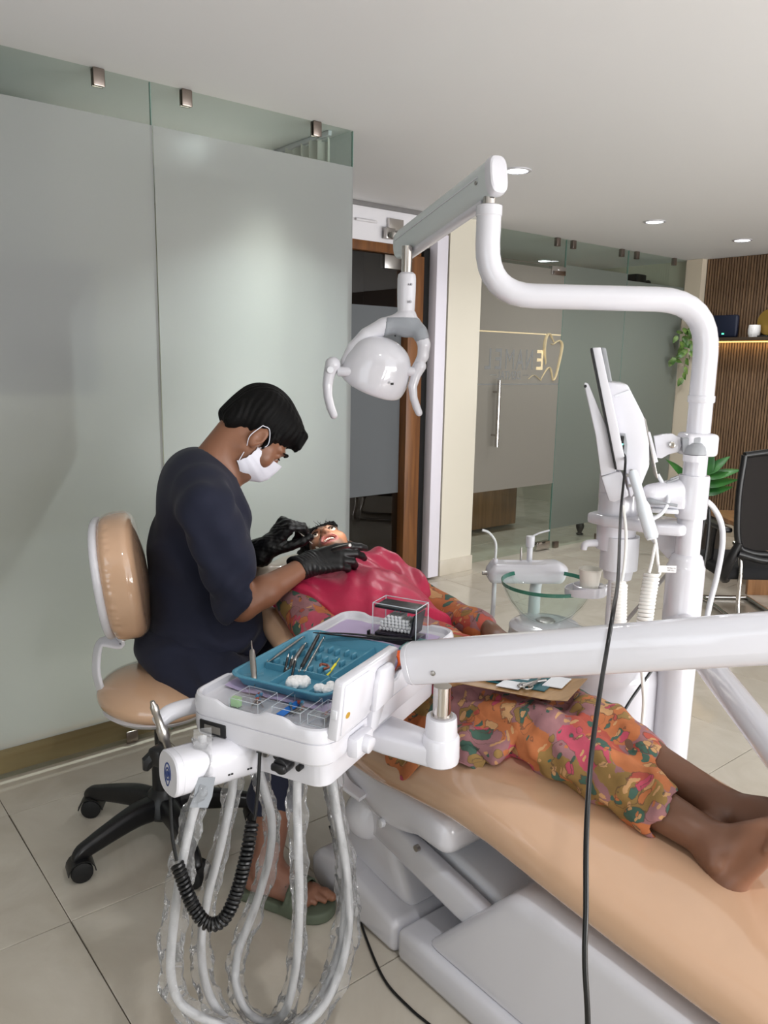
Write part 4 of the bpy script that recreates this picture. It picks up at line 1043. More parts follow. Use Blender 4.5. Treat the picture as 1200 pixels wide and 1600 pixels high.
# orange guard, green sachets, paper roll at the back right
f = T(.40, .285, TZ)
g = [[T(.325 + .060 * i / 8, .284 + .010 * math.sin(j / 6 * math.pi) + .004 * i / 8, TZ + .002 + .046 * j / 6 * (1 - .3 * i / 8)) for j in range(7)] for i in range(9)]
mk('orange_guard', sheet(g, .002), mat('orange_acrylic', srgb(214, 84, 10), .15, trans=.4), None, 'curved orange plastic light guard behind the white control panel', 'guard')
for k, (a, b) in enumerate(((.43, .272), (.455, .262), (.47, .285))):
    mk('sachet', obox(T(a, b, TZ + .006 + .006 * k), (.05, .04, .006), [TA, -TB, TU], .002), [mat('green_foil', srgb(40, 134, 112), .35), mat('teal_foil', srgb(110, 160, 158), .35), mat('pale_teal_foil', srgb(90, 140, 142), .3)][k], None, ('green foil sachet lowest in the pile behind the blue tray', 'grey teal foil sachet in the middle of the pile behind the blue tray', 'dull teal foil sachet topmost in the pile behind the blue tray')[k], 'sachet', 'foil sachets on the delivery table')
mk('tissue_roll', cyl(T(.395, .302, TZ + .018), T(.46, .300, TZ + .018), .014, 20, .002), mat('white_paper', srgb(236, 236, 240), .8), None, 'white paper roll lying at the right edge of the delivery table', 'roll')
mk('green_card', tbox(.235, .30, .245, .262, BZ + .026, BZ + .028, .0005), mat('dark_green_card', srgb(40, 96, 84), .5), None, 'dark green card tucked between blue tray and control panel', 'card')


# ============================================================ WATER UNIT, POST AND LIGHT ARM
PX_, PY_ = 2.02, 1.140
wu = thing('water_unit', (PX_, 1.4, 0), 'white floor standing water unit with glass spittoon bowl, post and curved lamp arm', 'dental unit')
# main body: a tall rounded box
f = Field((1.70, 1.05, .0), (2.3, 1.95, .66), .009)
f.cap((1.965, 1.30, .12), (1.965, 1.30, .50), .135, .13, .01); f.rbox((1.98, 1.47, .30), (.11, .19, .285), .06, None, .05); f.cap((1.98, 1.62, .1), (1.98, 1.62, .52), .10, .10, .04)
f.cut((0, 0, .585), (0, 0, 1), .02).cut((0, 0, .012), (0, 0, -1), .002)
mk('body', f.geo(), WHITE2, wu)
# spittoon ledge and bowl
bx, by, bz = (1.980, 1.592, 0.571)
mk('bowl_foot', lathe([(.0, -.03), (.11, -.03), (.118, -.02), (.118, -.002), (.11, .006), (.07, .012), (.0, .012)], (bx, by, bz - .002), 36, None, False, False), WHITE, wu)
mk('bowl', lathe([(.0, .014), (.035, .014), (.052, .020), (.085, .043), (.115, .078), (.135, .115), (.146, .142), (.1485, .146), (.150, .142), (.139, .112), (.119, .075), (.089, .039), (.055, .0155), (.035, .0095), (.0, .0095)], (bx, by, bz), 48, None, False, False), clear_glass('bowl_glass', (0.95, 0.985, 0.972, 1), 1.2, ior=1.5), wu)
mk('bowl_rim', lathe([(.1435, .136), (.1475, .1475), (.1505, .1475), (.1490, .136), (.1435, .136)], (bx, by, bz), 48, None, False, False), mat('green_glass_rim', srgb(78, 150, 130), .1, trans=.5), wu)
mk('drain', lathe([(.0, .004), (.022, .004), (.03, .002), (.032, -.002)], (bx, by, bz + .0155), 24, None, False, True), STEEL, wu)
# rinse spout post and cup holder
cpx = np.array((1.990, 1.437, 0.745))
mk('cup_platform', lathe([(.0, .0), (.046, .0), (.050, .003), (.050, .026), (.047, .027), (.0455, .024), (.0455, .006), (.0, .006)], cpx - (0, 0, .030), 32, None, False, False), WHITE, wu)
mk('cup_shield', sheet([[cpx + np.array((.050 * math.cos(a) * (1 + .5 * max(0, math.cos(a - 2.4)) ** 2), .050 * math.sin(a) * (1 + .5 * max(0, math.cos(a - 2.4)) ** 2), zz)) for zz in (-.034, -.010 + .006 * math.sin(a * 2))] for a in np.linspace(1.2, 5.2, 28)], .003), WHITE, wu)
mk('cup_bracket', join(obox(cpx + (.055, -.03, -.020), (.08, .03, .03), None, .006)), WHITE, wu)
fillp = np.array((1.980, 1.349, 0.731))
mk('filler_body', join(lathe([(.055, 0), (.055, .10)], np.array((1.980, 1.332, 0.874)) - (0, 0, .055), 32), lathe([(.030, -.09), (.040, -.085), (.045, -.055)], np.array((1.980, 1.332, 0.874)), 28)), OFFW, wu)
tt = np.array((1.980, 1.348, 0.987))
mk('tank', lathe([(.0, .062), (.050, .060), (.056, .055), (.058, .0), (.058, -.004), (.061, -.005), (.061, -.030), (.058, -.031), (.057, -.055), (.056, -.11), (.0, -.11)], tt, 36, None, False, False), WHITE, wu)
mk('tank_neck', cyl(np.array((1.980, 1.362, 1.071)) - (0, 0, .05), np.array((1.980, 1.362, 1.071)) + (0, 0, .03), .047, 30, .004), WHITE, wu)
mk('tank_spout', tube([tt + (-.03, .02, -.095), tt + (-.06, .045, -.095), tt + (-.072, .055, -.100), tt + (-.074, .057, -.115)], [.012, .011, .0105, .009], 12, 4), WHITE, wu)
mk('tank_stem', cyl(np.array((tt[0], tt[1], .58)), tt - (0, 0, .11), .014, 16), OFFW, wu)
# shelf ring and bracket to the post
mk('shelf', prism([(-.062, -.05), (.0, -.075), (.16, -.075), (.22, -.05), (.235, .0), (.22, .05), (.12, .07), (-.02, .07), (-.06, .04)], (tt[0] - .005, tt[1] + .01, tt[2] - .035), np.array((PX_ - tt[0], PY_ - tt[1], 0)) / np.linalg.norm((PX_ - tt[0], PY_ - tt[1])), np.cross((0, 0, 1), np.array((PX_ - tt[0], PY_ - tt[1], 0)) / np.linalg.norm((PX_ - tt[0], PY_ - tt[1]))), (0, 0, 1), .032, .010, 3), WHITE, wu)
mk('shelf_skirt', prism([(.06, 0), (.22, 0), (.22, -.045), (.16, -.085)], (tt[0], tt[1] - .0, tt[2] - .035), np.array((PX_ - tt[0], PY_ - tt[1], 0)) / np.linalg.norm((PX_ - tt[0], PY_ - tt[1])), (0, 0, 1), np.cross((0, 0, 1), np.array((PX_ - tt[0], PY_ - tt[1], 0)) / np.linalg.norm((PX_ - tt[0], PY_ - tt[1]))), .05, .01), OFFW, wu)
# post
post = mk('post', lathe([(.05, .012), (.052, .02), (.052, .86), (.050, .865), (.048, .868), (.046, .88), (.044, .884), (.041, .893), (.034, .898), (.034, 1.00), (.042, 1.001), (.042, 1.115), (.0395, 1.12), (.0315, 1.121), (.0315, 1.33)], (PX_, PY_, 0), 36, None, True, True), WHITE2, wu)
mk('carrier_boss', cyl((PX_, PY_, .70), np.array((PX_, PY_, .70)) + (np.array((je[0], je[1], je[2])) - np.array((PX_, PY_, .70))) / np.linalg.norm(np.array(je) - np.array((PX_, PY_, .70))) * .09, .040, 24, .006), WHITE2, post)
mk('post_sleeve', lathe([(.034, 1.318), (.0355, 1.320), (.0355, 1.335), (.034, 1.337)], (PX_, PY_, 0), 30), WHITE2, post)
# curved lamp arm
pA = np.array((PX_, PY_, 1.33)); pB = np.array((PX_, PY_, 1.57))
pC = np.array((1.568, 1.524, 1.590)); pD = np.array((pC[0], pC[1], 1.79))
dh = pC - pB; dh[2] = 0; dh /= np.linalg.norm(dh)
def bend(a, b, c, r, n=8):
    d1 = (b - a) / np.linalg.norm(b - a); d2 = (c - b) / np.linalg.norm(c - b); o = []
    s = b - d1 * r; e = b + d2 * r
    for k in range(n + 1):
        t = k / n; o.append((1 - t) ** 2 * s + 2 * t * (1 - t) * b + t * t * e)
    return o
pB2 = np.array((PX_, PY_, 1.585))
arm_path = [pA] + bend(pA, pB2, pC, .14) + bend(pB2, pC, pD, .13) + [pD]
mk('lamp_arm', tube(arm_path, .0325, 24), WHITE2, wu)
mk('arm_collar', lathe([(.0325, -.028), (.0345, -.026), (.0345, -.002), (.032, .0)], pD + (0, 0, .026), 28), WHITE2, wu)
# clamp block for the screen
cz = 1.205
cl_ = mk('clamp_block', join(obox((PX_, PY_, cz), (.088, .088, .062), [(.78, -.62, 0), (.62, .78, 0), (0, 0, 1)], .012, 3)), WHITE, wu)
for z in (cz + .016, cz - .014):
    mk('clamp_screw', cyl(np.array((PX_, PY_, z)) + np.array((.78, -.62, 0)) * .042, np.array((PX_, PY_, z)) + np.array((.78, -.62, 0)) * .056, .006, 12), CHROME, cl_)

# ---- operating lamp on its sprung arm
lm = thing('operating_lamp', (1.571, 1.985, 1.341), 'white operating lamp head with two curved handles on a sprung arm, above the patient', 'lamp')
s1 = np.array((pD[0], pD[1], 1.90)); top = np.array((1.569, 1.523, 1.879)); low = np.array((1.704, 2.038, 1.781))
sd = low - top; Ls = np.linalg.norm(sd); sd /= Ls
su = np.cross(sd, (0, 0, 1)); su /= np.linalg.norm(su); sw = np.cross(su, sd)
def ssec(w, h, n=32, e=.45): return [(math.copysign(abs(math.cos(a)) ** e, math.cos(a)) * w, math.copysign(abs(math.sin(a)) ** e, math.sin(a)) * h) for a in np.linspace(0, 2 * math.pi, n + 1)[:-1]]
rings = []
for t, k in ((-.042, .80), (-.039, .93), (-.030, 1), (-.015, 1.0)):
    rings.append([top + sd * t + su * x * k + sw * y * k for x, y in ssec(.0275, .050, 32, .62)])
mk('arm_cap', loft(rings), WHITE, lm, angle=30)
rings = [[top + sd * t + su * x * k + sw * y * k for x, y in ssec(.0255, .047 - .002 * t / Ls, 32, .62)] for t, k in ((-.02, 1), (.02, 1.0), (Ls * .5, 1), (Ls - .015, 1.0), (Ls + .015, .92), (Ls + .030, .7))]
mk('sprung_arm', loft(rings), mat('silver_white', srgb(206, 212, 212), .25), lm, angle=30)
mk('arm_rib', obox(top + sd * Ls * .52 + (su if su @ np.array((.62, .76, 0)) < 0 else -su) * .0262 + sw * .012, (Ls * .96, .003, .003), [sd, su, sw], .001), OFFW, lm)
mk('arm_underside', loft([[top + sd * t + su * x + sw * (y - .046) for x, y in ssec(.016, .012, 16, .7)] for t in (.03, Ls - .02)]), WHITE, lm)
mk('arm_bolt', cyl(top + sd * .03 + (su if su @ np.array((.62, .76, 0)) < 0 else -su) * .0265, top + sd * .03 + (su if su @ np.array((.62, .76, 0)) < 0 else -su) * .0295, .005, 14), STEEL, lm)
mk('top_pin', cyl((pD[0], pD[1], pD[2] + .02), (pD[0], pD[1], top[2] - .03), .017, 24), CHROME, lm)
LXa = np.array((.79, -.61, 0)); LYa = np.array((.61, .79, 0)); LO = np.array((1.591, 1.979, 1.381))
m_px = 2.50 / 1232.8
def LP(px, py, dy=0.0):   # lamp drawing plane: metres from the lamp centre
    return LO + LXa * (px - 600) * m_px - TU * (py - 580) * m_px * 1.0 + LYa * dy
lx = 632
mk('lower_pin', cyl(LP(lx, 436), LP(lx, 392), .0165, 24), CHROME, lm)
hn = mk('hanger', lathe([(.010, .0), (.026, .002), (.0275, .02), (.029, .07), (.029, .105), (.027, .118), (.02, .124)], LP(lx + .5, 492), 28), WHITE, lm)
mk('hanger_neck', lathe([(.030, -.012), (.0275, .0), (.0262, .018)], LP(lx + .5, 494), 28), WHITE, lm)
for py, w in ((449.5, .018), (475, .02)):
    nd = -LYa * .0287 + LXa * .003
    mk('marking', text_geo('LED' if py > 460 else 'A-80', LP(lx + 5, py) + LYa * -.0292, LXa, TU, .007, .0005, .014), mat('marking_grey', srgb(70, 70, 76), .5) if py < 460 else bpy.data.materials['marking_grey'], hn, smooth=False)
f = Field(LO - (.26, .26, .2), LO + (.26, .26, .24), .005)
AL = [(634, 500, .0), (618, 507, .0), (598, 512, -.005), (572, 526, -.01), (552, 546, -.012), (541, 566, -.01), (538, 580, -.005)]
AR = [(634, 500, .0), (642, 508, -.005), (654, 520, -.02), (661, 538, -.025), (660, 556, -.02), (652, 572, -.01), (648, 580, -.005)]
for A_, rs_ in ((AL, (.030, .029, .027, .024, .021, .018, .016)), (AR, (.030, .026, .022, .020, .018, .016, .015))):
    for k in range(len(A_) - 1): f.cap(LP(*A_[k]), LP(*A_[k + 1]), rs_[k], rs_[k + 1], .003)
f.cap(LP(633, 494), LP(633, 512), .024, .030, .02)
mk('yoke', f.geo(), WHITE, lm)
f = Field(LO - (.26, .26, .2), LO + (.26, .26, .24), .005)
for A_, rs_ in ((AL[:4], (.032, .031, .029, .0258)), (AR[:4], (.032, .028, .0240, .0220))):
    for k in range(3): f.cap(LP(*A_[k]), LP(*A_[k + 1]), rs_[k], rs_[k + 1], .003)
f.cap(LP(633, 494), LP(633, 512), .0262, .0322, .02)
f.cut(LP(600, 514), -LXa + TU * .15, .002).cut(LP(632, 498), TU, .003).cut(LP(660, 531), -TU + LXa * .3, .002)
yk = mk('yoke_cover', f.geo(), mat('lamp_grey', srgb(150, 154, 160), .3), lm)
for q in ((616, 526), (642, 507), (650, 527), (600, 535)):
    mk('cover_screw', cyl(LP(*q, -.034), LP(*q, -.026), .003, 8), BLACKP, yk)
# head: a wide shell, lens face turned down towards the patient
HC = LP(589, 578, .0)
hz = np.array((-.12, .45, -.88)); hz /= np.linalg.norm(hz)    # the way the light shines
hx_ = LXa - hz * (LXa @ hz); hx_ /= np.linalg.norm(hx_); hy_ = np.cross(hz, hx_)
f = Field(HC - .2, HC + .2, .004)
f.ell(HC - hz * .0, (.108, .078, .085), [hx_, hy_, hz], .01)
f.ell(HC + hz * .045, (.100, .085, .055), [hx_, hy_, hz], .04)
f.ell(HC - hz * .05 - hy_ * .0, (.085, .055, .055), [hx_, hy_, hz], .03)
f.cut(HC + hz * .062, hz, .012)
hd = mk('head_shell', f.geo(), WHITE2, lm)
mk('seam', sheet([[HC + (hx_ * math.cos(a) * .1075 + hy_ * math.sin(a) * .0785) * s + hz * o for s, o in ((.998, .012), (1.004, .014))] for a in np.linspace(0, 2 * math.pi, 49)], .0008), OFFW, hd)
mk('lens', lathe([(.0, .002), (.074, .002), (.080, -.004)], HC + hz * .060, 36, np.array([hx_, hy_ * .85, hz]), False, True), mat('lit_lens', (1, 1, 1, 1), emit=(1, .97, .9, 1), estr=6), hd)
mk('sensor', obox(LP(612, 598, -.079), (.010, .004, .007), [LXa, LYa, TU], .001), BLACKP, hd)
for sx, c0 in ((-1, (528, 581)), (1, (653, 579))):
    mk('pivot', cyl(LP(c0[0] + (0 if sx < 0 else -20), c0[1], -.045 if sx < 0 else -.02), LP(c0[0] + (32 if sx < 0 else 2), c0[1] + 1, -.045 if sx < 0 else -.02), .0155, 20, .004), WHITE, lm)
mk('pivot_cap', cyl(LP(516, 579, -.060), LP(518, 579, -.072), .011, 20, .002), OFFW, lm)
hl = [(521, 571), (516, 584), (513, 602), (514, 620), (518, 636), (523, 648)]
def handle_geo(path, rs_, dy):
    f = Field(LO - (.26, .26, .2), LO + (.26, .26, .1), .004)
    for k in range(len(path) - 1): f.cap(LP(*path[k], dy), LP(*path[k + 1], dy), rs_[k], rs_[k + 1], .001)
    return f.geo()
mk('lamp_handle', handle_geo(hl, (.0245, .0185, .0155, .014, .0135, .0125), -.045), WHITE, lm)
hr = [(656, 571), (650, 584), (645, 602), (647, 620), (652, 634), (656, 643)]
mk('lamp_handle', handle_geo(hr, (.0195, .016, .014, .0125, .0125, .0115), -.02), WHITE, lm)
sl_ = bpy.data.lights.new('operating_beam', 'SPOT'); sl_.energy = 40; sl_.color = (1.0, .93, .80); sl_.spot_size = math.radians(15); sl_.spot_blend = .5; sl_.shadow_soft_size = .04
so = bpy.data.objects.new('operating_beam', sl_); C.collection.objects.link(so); so.location = HC + hz * .095
MOUTH = np.array((1.467, 2.070, 0.829))
so.rotation_euler = Vector(MOUTH - (HC + hz * .095)).to_track_quat('-Z', 'Y').to_euler()

# ---- paper cup
pc = mk('paper_cup', lathe([(.0, .002), (.0245, .002), (.0245, .0), (.026, .0), (.0345, .068), (.0360, .069), (.0362, .072), (.0345, .0725), (.0335, .069), (.0255, .004), (.0, .004)], cpx - (0, 0, .0235), 32, None, False, False), mat('paper_cup_white', srgb(232, 228, 218), .7), None, 'plain white paper cup in the holder beside the glass bowl', 'cup')

# ---- assistant instrument tray beyond the bowl
at = thing('assistant_rack', (2.1, 1.85, .66), 'white assistant instrument rack with suction tube and syringe, beyond the glass bowl', 'instrument rack')
ac = np.array((2.050, 1.750, 0.701)); aa = np.array((.80, -.60, 0)); ab = np.array((.60, .80, 0))
f = Field(ac - (.22, .22, .08), ac + (.22, .22, .08), .005)
f.rbox(ac - (0, 0, .004), (.132, .05, .026), .02, [aa, ab, TU], .01); f.rbox(ac + (0, 0, .018), (.118, .045, .02), .012, [aa, ab, TU], .015); f.rbox(ac + (0, 0, .044) + aa * .0, (.07, .024, .010), .006, [aa, ab, TU], .006, 's')
f.ell(ac + aa * .10 + (0, 0, .012), (.05, .05, .028), [aa, ab, TU], .02)
mk('rack_body', f.geo(), WHITE, at)
mk('rack_arm', tube([ac + aa * .05, ac + aa * .04 + (0, 0, -.06), (2.0, 1.66, .56)], .02, 12, 6), OFFW, at)
v0 = ac - aa * .105 + (0, 0, .02)
mk('saliva_ejector', tube([v0 + (0, 0, .03), v0 + (0, 0, .075), v0 + (0, 0, .10) - aa * .008, v0 + (0, 0, .122) - aa * .028, v0 + (0, 0, .13) - aa * .05], .0045, 10, 6), mat('soft_clear_tube', srgb(218, 222, 222), .3), at)
mk('ejector_holder', cyl(v0 - (0, 0, .005), v0 + (0, 0, .03), .0095, 16, .002), WHITE, at)
mk('suction_hose', join(tube([v0 + (0, 0, -.02), v0 + (0, 0, -.15), v0 + (-.01, 0, -.30), v0 + (.03, -.02, -.42), v0 + (.12, -.08, -.47)], .008, 12, 8), cyl(v0 + (-.003, 0, -.20), v0 + (-.008, 0, -.27), .012)), OFFW, at)
s0 = ac + aa * .02 + ab * .03 + (0, 0, .02)
mk('air_syringe', join(cyl(s0, s0 + (0, 0, .07), .010, 14, .002), cyl(s0 + (0, 0, .065), s0 + (0, 0, .105), .015, 16, .004), tube([s0 + (0, 0, .10), s0 + aa * .03 + (0, 0, .115), s0 + aa * .065 + (0, 0, .125)], .003, 8, 4)), OFFW, at)
mk('side_screw', cyl(ac - aa * .130 - (0, 0, .002), ac - aa * .148 - (0, 0, .002), .007, 12), STEEL, at)
mk('small_tip', lathe([(.004, 0), (.004, .03), (.0015, .055)], ac - aa * .01 + ab * .03 + (0, 0, .03), 10), STEEL, at)

# ============================================================ SCREEN ON THE POST
mo = thing('monitor', (1.883, 1.311, 1.221), 'white flat monitor seen edge-on, clamped to the white post', 'monitor')
MD = 2.15; mpx = MD / 1232.8
MX = np.array((.600, -.800, 0)); MY = np.array((.800, .600, 0)); MO = np.array((1.840, 1.281, 1.226))
def MP(px, py, dy=0.0): return MO + MX * (px - 960) * mpx / .97 - TU * (py - 680) * mpx * 1.01 + MY * dy
def mslab(pts, dy0, dy1, bev=.003):
    P = [((px - 960) * mpx / .97, -(py - 680) * mpx * 1.01) for px, py in pts]
    return prism(P, MO + MY * dy0, MX, TU, MY, dy1 - dy0, bev)
mk('screen_glass', mslab([(916, 550), (919, 549), (966, 728), (963, 730)], -.06, .30, .001), BLACKP, mo)
mk('bezel', mslab([(919, 549), (931, 548), (981, 730), (966, 730)], -.062, .302, .003), WHITE, mo)
mk('back_cover', mslab([(943, 598), (973, 602), (1000, 650), (1010, 690), (1013, 725), (1003, 758), (989, 776), (979, 730)], -.02, .26, .006), WHITE, mo)
mk('grey_top', mslab([(931.5, 548.5), (938, 549), (950, 597), (944, 600)], -.061, .301, .002), GREYP, mo)
mk('vent_slot', mslab([(955, 619), (976, 610), (977, 613), (957, 622)], -.023, -.018, .0005), OFFW, mo)
pbx = mslab([(966, 676), (975, 676), (979, 692), (980, 724), (970, 726)], -.024, -.016, .001)
pp_ = mk('port_recess', pbx, GREYP, mo)
mk('usb_plug', join(obox(MP(971, 685, -.03), (.009, .02, .02), [MX, MY, TU], .002), obox(MP(972, 698, -.03), (.009, .02, .02), [MX, MY, TU], .002)), BLACKP, mo)
mk('plug_light', obox(MP(970, 692, -.031), (.009, .018, .006), [MX, MY, TU], .001), mat('teal_light', (.2, .9, .7, 1), emit=(.15, .9, .65, 1), estr=.6), mo)
for q in ((988, 733), (992, 748), (983, 740), (987, 756)):
    mk('cover_screw', cyl(MP(*q, -.024), MP(*q, -.018), .0045, 12), STEEL, mo)
# camera stand leaning along the screen
mk('side_stand', mslab([(910, 603), (912, 600), (917, 602), (950, 672), (965, 730), (966, 734), (944, 742), (932, 680)], -.045, -.005, .004), WHITE, mo)
mk('stand_foot', mslab([(944, 743), (966, 733), (973, 734), (986, 770), (966, 781), (958, 780)], -.05, .02, .005), WHITE, mo)
mk('stand_lens', cyl(MP(912.5, 606, -.047), MP(912.5, 606, -.044), .004, 10), BLACKP, mo)
# hinge plates towards the post
hp_ = mk('mount_plate', mslab([(1001, 654), (1004, 654), (1029, 745), (1026, 746)], .02, .11, .001), STEEL, mo)
mk('mount_plate_rear', mslab([(1008, 675), (1012, 674), (1027, 720), (1022, 722)], .02, .11, .001), WHITE, hp_)
mk('hinge_leaf', mslab([(1018, 681), (1030, 678), (1044, 676), (1056, 682), (1059, 694), (1055, 704), (1042, 708), (1032, 715), (1025, 714)], .03, .06, .002), WHITE, mo)
mk('hinge_bolt', cyl(MP(1045, 693, .022), MP(1045, 693, .031), .009, 14, .002), CHROME, mo)
mk('grey_knuckle', mslab([(1058, 681), (1084, 679), (1084, 690), (1076, 704), (1060, 704)], .01, .08, .003), GREYP, mo)
mk('half_dome', lathe([(.0, .030), (.015, .028), (.026, .018), (.030, .0), (.030, -.002)], MP(1078, 704, .02), 28, None, False, True), GREYP, mo)
mk('dome_base', lathe([(.0, .0), (.030, .0), (.030, -.018), (.0, -.018)], MP(1078, 706, .02), 28, None, False, False), WHITE, mo)
mk('cable_loop', tube([MP(1028, 740, .03), MP(1040, 760, .03), MP(1045, 778, .0), MP(1036, 796, -.02), MP(1022, 806, -.03)], .0055, 8, 6), OFFW, mo)

# ---- scanner lying on the shelf
sc = thing('shelf_scanner', (1.912, 1.147, 1.079), 'white handheld scanner lying in its cradle on the shelf by the post', 'scanner')
f = Field(MP(1045, 770, .05) - .14, MP(1045, 770, .05) + .14, .004)
f.cap(MP(1022, 772, .03), MP(1058, 766, .05), .030, .034, .01); f.rbox(MP(1040, 783, .04), (.055, .03, .018), .008, [MX, MY, TU], .01)
f.cut(MP(1040, 792, 0), -TU, .003)
mk('body', f.geo(), WHITE, sc)
mk('clip', join(obox(MP(1050, 748, .03), (.035, .014, .005), [MX * .9 + TU * .43, MY, TU * .9 - MX * .43], .002), obox(MP(1052, 744, .03), (.022, .014, .004), [MX * .9 + TU * .43, MY, TU * .9 - MX * .43], .001)), GREYP, sc)
mk('cable_grommet', tube([MP(1016, 781, .0), MP(1022, 780, -.005), MP(1040, 782, -.008), MP(1058, 784, -.005)], [.010, .009, .004, .004], 10, 4), GREYP, sc)
mk('cradle', obox(MP(1042, 795, .035), (.07, .07, .012), [MX, MY, TU], .003), OFFW, sc)

# ---- wand hanging with curled white leads
wd_ = thing('camera_wand', (1.807, 1.138, 1.013), 'white round ended camera wand hanging in front of the shelf on curled leads', 'wand')
mk('barrel', lathe([(.0, 0), (.014, .002), (.017, .01), (.0175, .09), (.013, .105), (.013, .18), (.010, .19), (.0, .192)], (1.795, 1.111, 0.972), 24, axz(np.array((1.808, 1.164, 1.069)) - np.array((1.795, 1.111, 0.972))), False, False), mat('pale_blue_white', srgb(224, 230, 236), .35), wd_)
CW = mat('white_cord', srgb(226, 224, 220), .4)
mk('lead', join(tube([(1.815, 1.176, 1.087), (1.799, 1.138, 1.040), (1.809, 1.112, 0.967), (1.817, 1.104, 0.907), (1.818, 1.097, 0.883), (1.809, 1.101, 0.871)], .0042, 8, 8), tube([(1.808, 1.111, 0.958), (1.795, 1.109, 0.909), (1.787, 1.109, 0.885)], .0042, 8, 6)), CW, wd_)
mk('curled_lead', tube(coil([(1.802, 1.109, 0.877), (1.791, 1.107, 0.833), (1.778, 1.103, 0.775), (1.779, 1.105, 0.731)], .0165, 16, 0), .0052, 7), CW, wd_)
tg = mk('warning_tag', obox((1.826, 1.081, 0.895), (.046, .0008, .018), [(.775, -.63, 0), (.63, .775, 0), (0, 0, 1)], 0), mat('tag_white', srgb(232, 230, 230), .6), wd_, smooth=False)
tq = np.array((1.826, 1.081, 0.895)); tn = -np.array((.63, .775, 0)) * .0006
mk('tag_symbol', join(ringflat(tq + tn - MX * .016, MX, TU, .0045, .006, 1.0), obox(tq + tn - MX * .016, (.009, .0004, .0012), [(MX + TU) / 1.4142, MY, (TU - MX) / 1.4142])), mat('tag_red', srgb(196, 40, 40), .5), tg, smooth=False)
mk('tag_text', join(text_geo('DO NOT PULL ON', tq + tn + MX * .006 + TU * .003, MX, TU, .003, .0003, .028), text_geo('OR CUT CORD', tq + tn + MX * .006 - TU * .003, MX, TU, .003, .0003, .024)), mat('tag_ink', srgb(60, 50, 54), .5), tg, smooth=False)
mk('curled_cord', join(tube([(1.779, 1.196, 1.050), (1.760, 1.169, 0.988), (1.752, 1.160, 0.922), (1.740, 1.156, 0.864), (1.732, 1.160, 0.856)], .0042, 8, 6), tube(coil([(1.734, 1.159, 0.856), (1.727, 1.152, 0.807), (1.718, 1.141, 0.733)], .0165, 15, 0), .0052, 7)), CW, None, 'white curled cord hanging straight down in front of the cup holder', 'cord')
# cables behind the post
mk('hose_loop', tube([(2.045, 1.138, 1.052), (2.166, 1.164, 1.020), (2.222, 1.157, 0.963), (2.238, 1.153, 0.894), (2.234, 1.158, 0.794), (2.229, 1.168, 0.712), (2.187, 1.157, 0.632), (2.083, 1.122, 0.576), (1.993, 1.108, 0.543)], .0085, 10, 8), OFFW, None, 'thick pale grey hose looping out behind the white post', 'hose')
mk('cable', tube([(2.151, 1.175, 1.020), (2.170, 1.168, 0.996), (2.168, 1.163, 0.920), (2.161, 1.163, 0.844), (2.154, 1.164, 0.766), (2.147, 1.166, 0.648)], .005, 8, 8), BC, None, 'black cable dropping behind the white post, right one of two', 'cable')
mk('cable', tube([(2.145, 1.180, 1.019), (2.163, 1.175, 1.005), (2.166, 1.182, 0.936), (2.160, 1.186, 0.878), (2.154, 1.188, 0.761)], .005, 8, 8), BC, None, 'black cable dropping close behind the white post, left one of two', 'cable')
mk('grey_stay', cyl((2.090, 1.208, 0.845), (1.987, 1.298, 0.659), .006, 10), mat('stay_grey', srgb(150, 146, 142), .4), None, 'thin grey stay rod slanting down behind the curled cords', 'rod')
mk('cable', tube([(2.004, 1.138, 0.704), (1.933, 1.145, 0.603), (1.841, 1.167, 0.495), (1.754, 1.157, 0.432), (1.716, 1.145, 0.417)], .0042, 8, 8), BC, None, 'black cable slanting down behind the balanced arm beside the water unit', 'cable')
mk('cable', tube([(1.775, 1.108, 0.731), (1.756, 1.085, 0.627), (1.742, 1.064, 0.550), (1.711, 1.045, 0.477), (1.694, 1.032, 0.417)], .005, 8, 8), CW, None, 'white cable hanging against the water unit below the arm', 'cable')
# long black lead hanging from the monitor across the arm to the floor
mk('long_cable', tube([MP(973, 705, -.03), (1.795, 1.210, 1.162), (1.661, 1.122, 1.057), (1.279, 0.859, 1.013), (1.049, 0.708, 1.031), (1.010, 0.688, 0.981), (0.905, 0.623, 0.957), (0.815, 0.567, 0.911), (0.753, 0.523, 0.847), (0.720, 0.493, 0.775), (0.705, 0.479, 0.722), (0.700, 0.465, 0.648), (0.705, 0.461, 0.541), (0.727, 0.462, 0.352)], .0034, 10, 8), BC, None, 'long thin black cable hanging from the monitor across the white arm and chair', 'cable')
mk('floor_cable', tube([(1.167, 1.660, 0.120), (1.164, 1.607, 0.050), (1.134, 1.501, 0.006), (1.072, 1.369, 0.005), (1.019, 1.226, 0.005), (1.012, 1.127, 0.005), (1.017, 1.065, 0.005), (1.026, 0.980, 0.005)], .0032, 8, 8), BC, None, 'thin black cable lying on the floor along the chair base', 'cable')


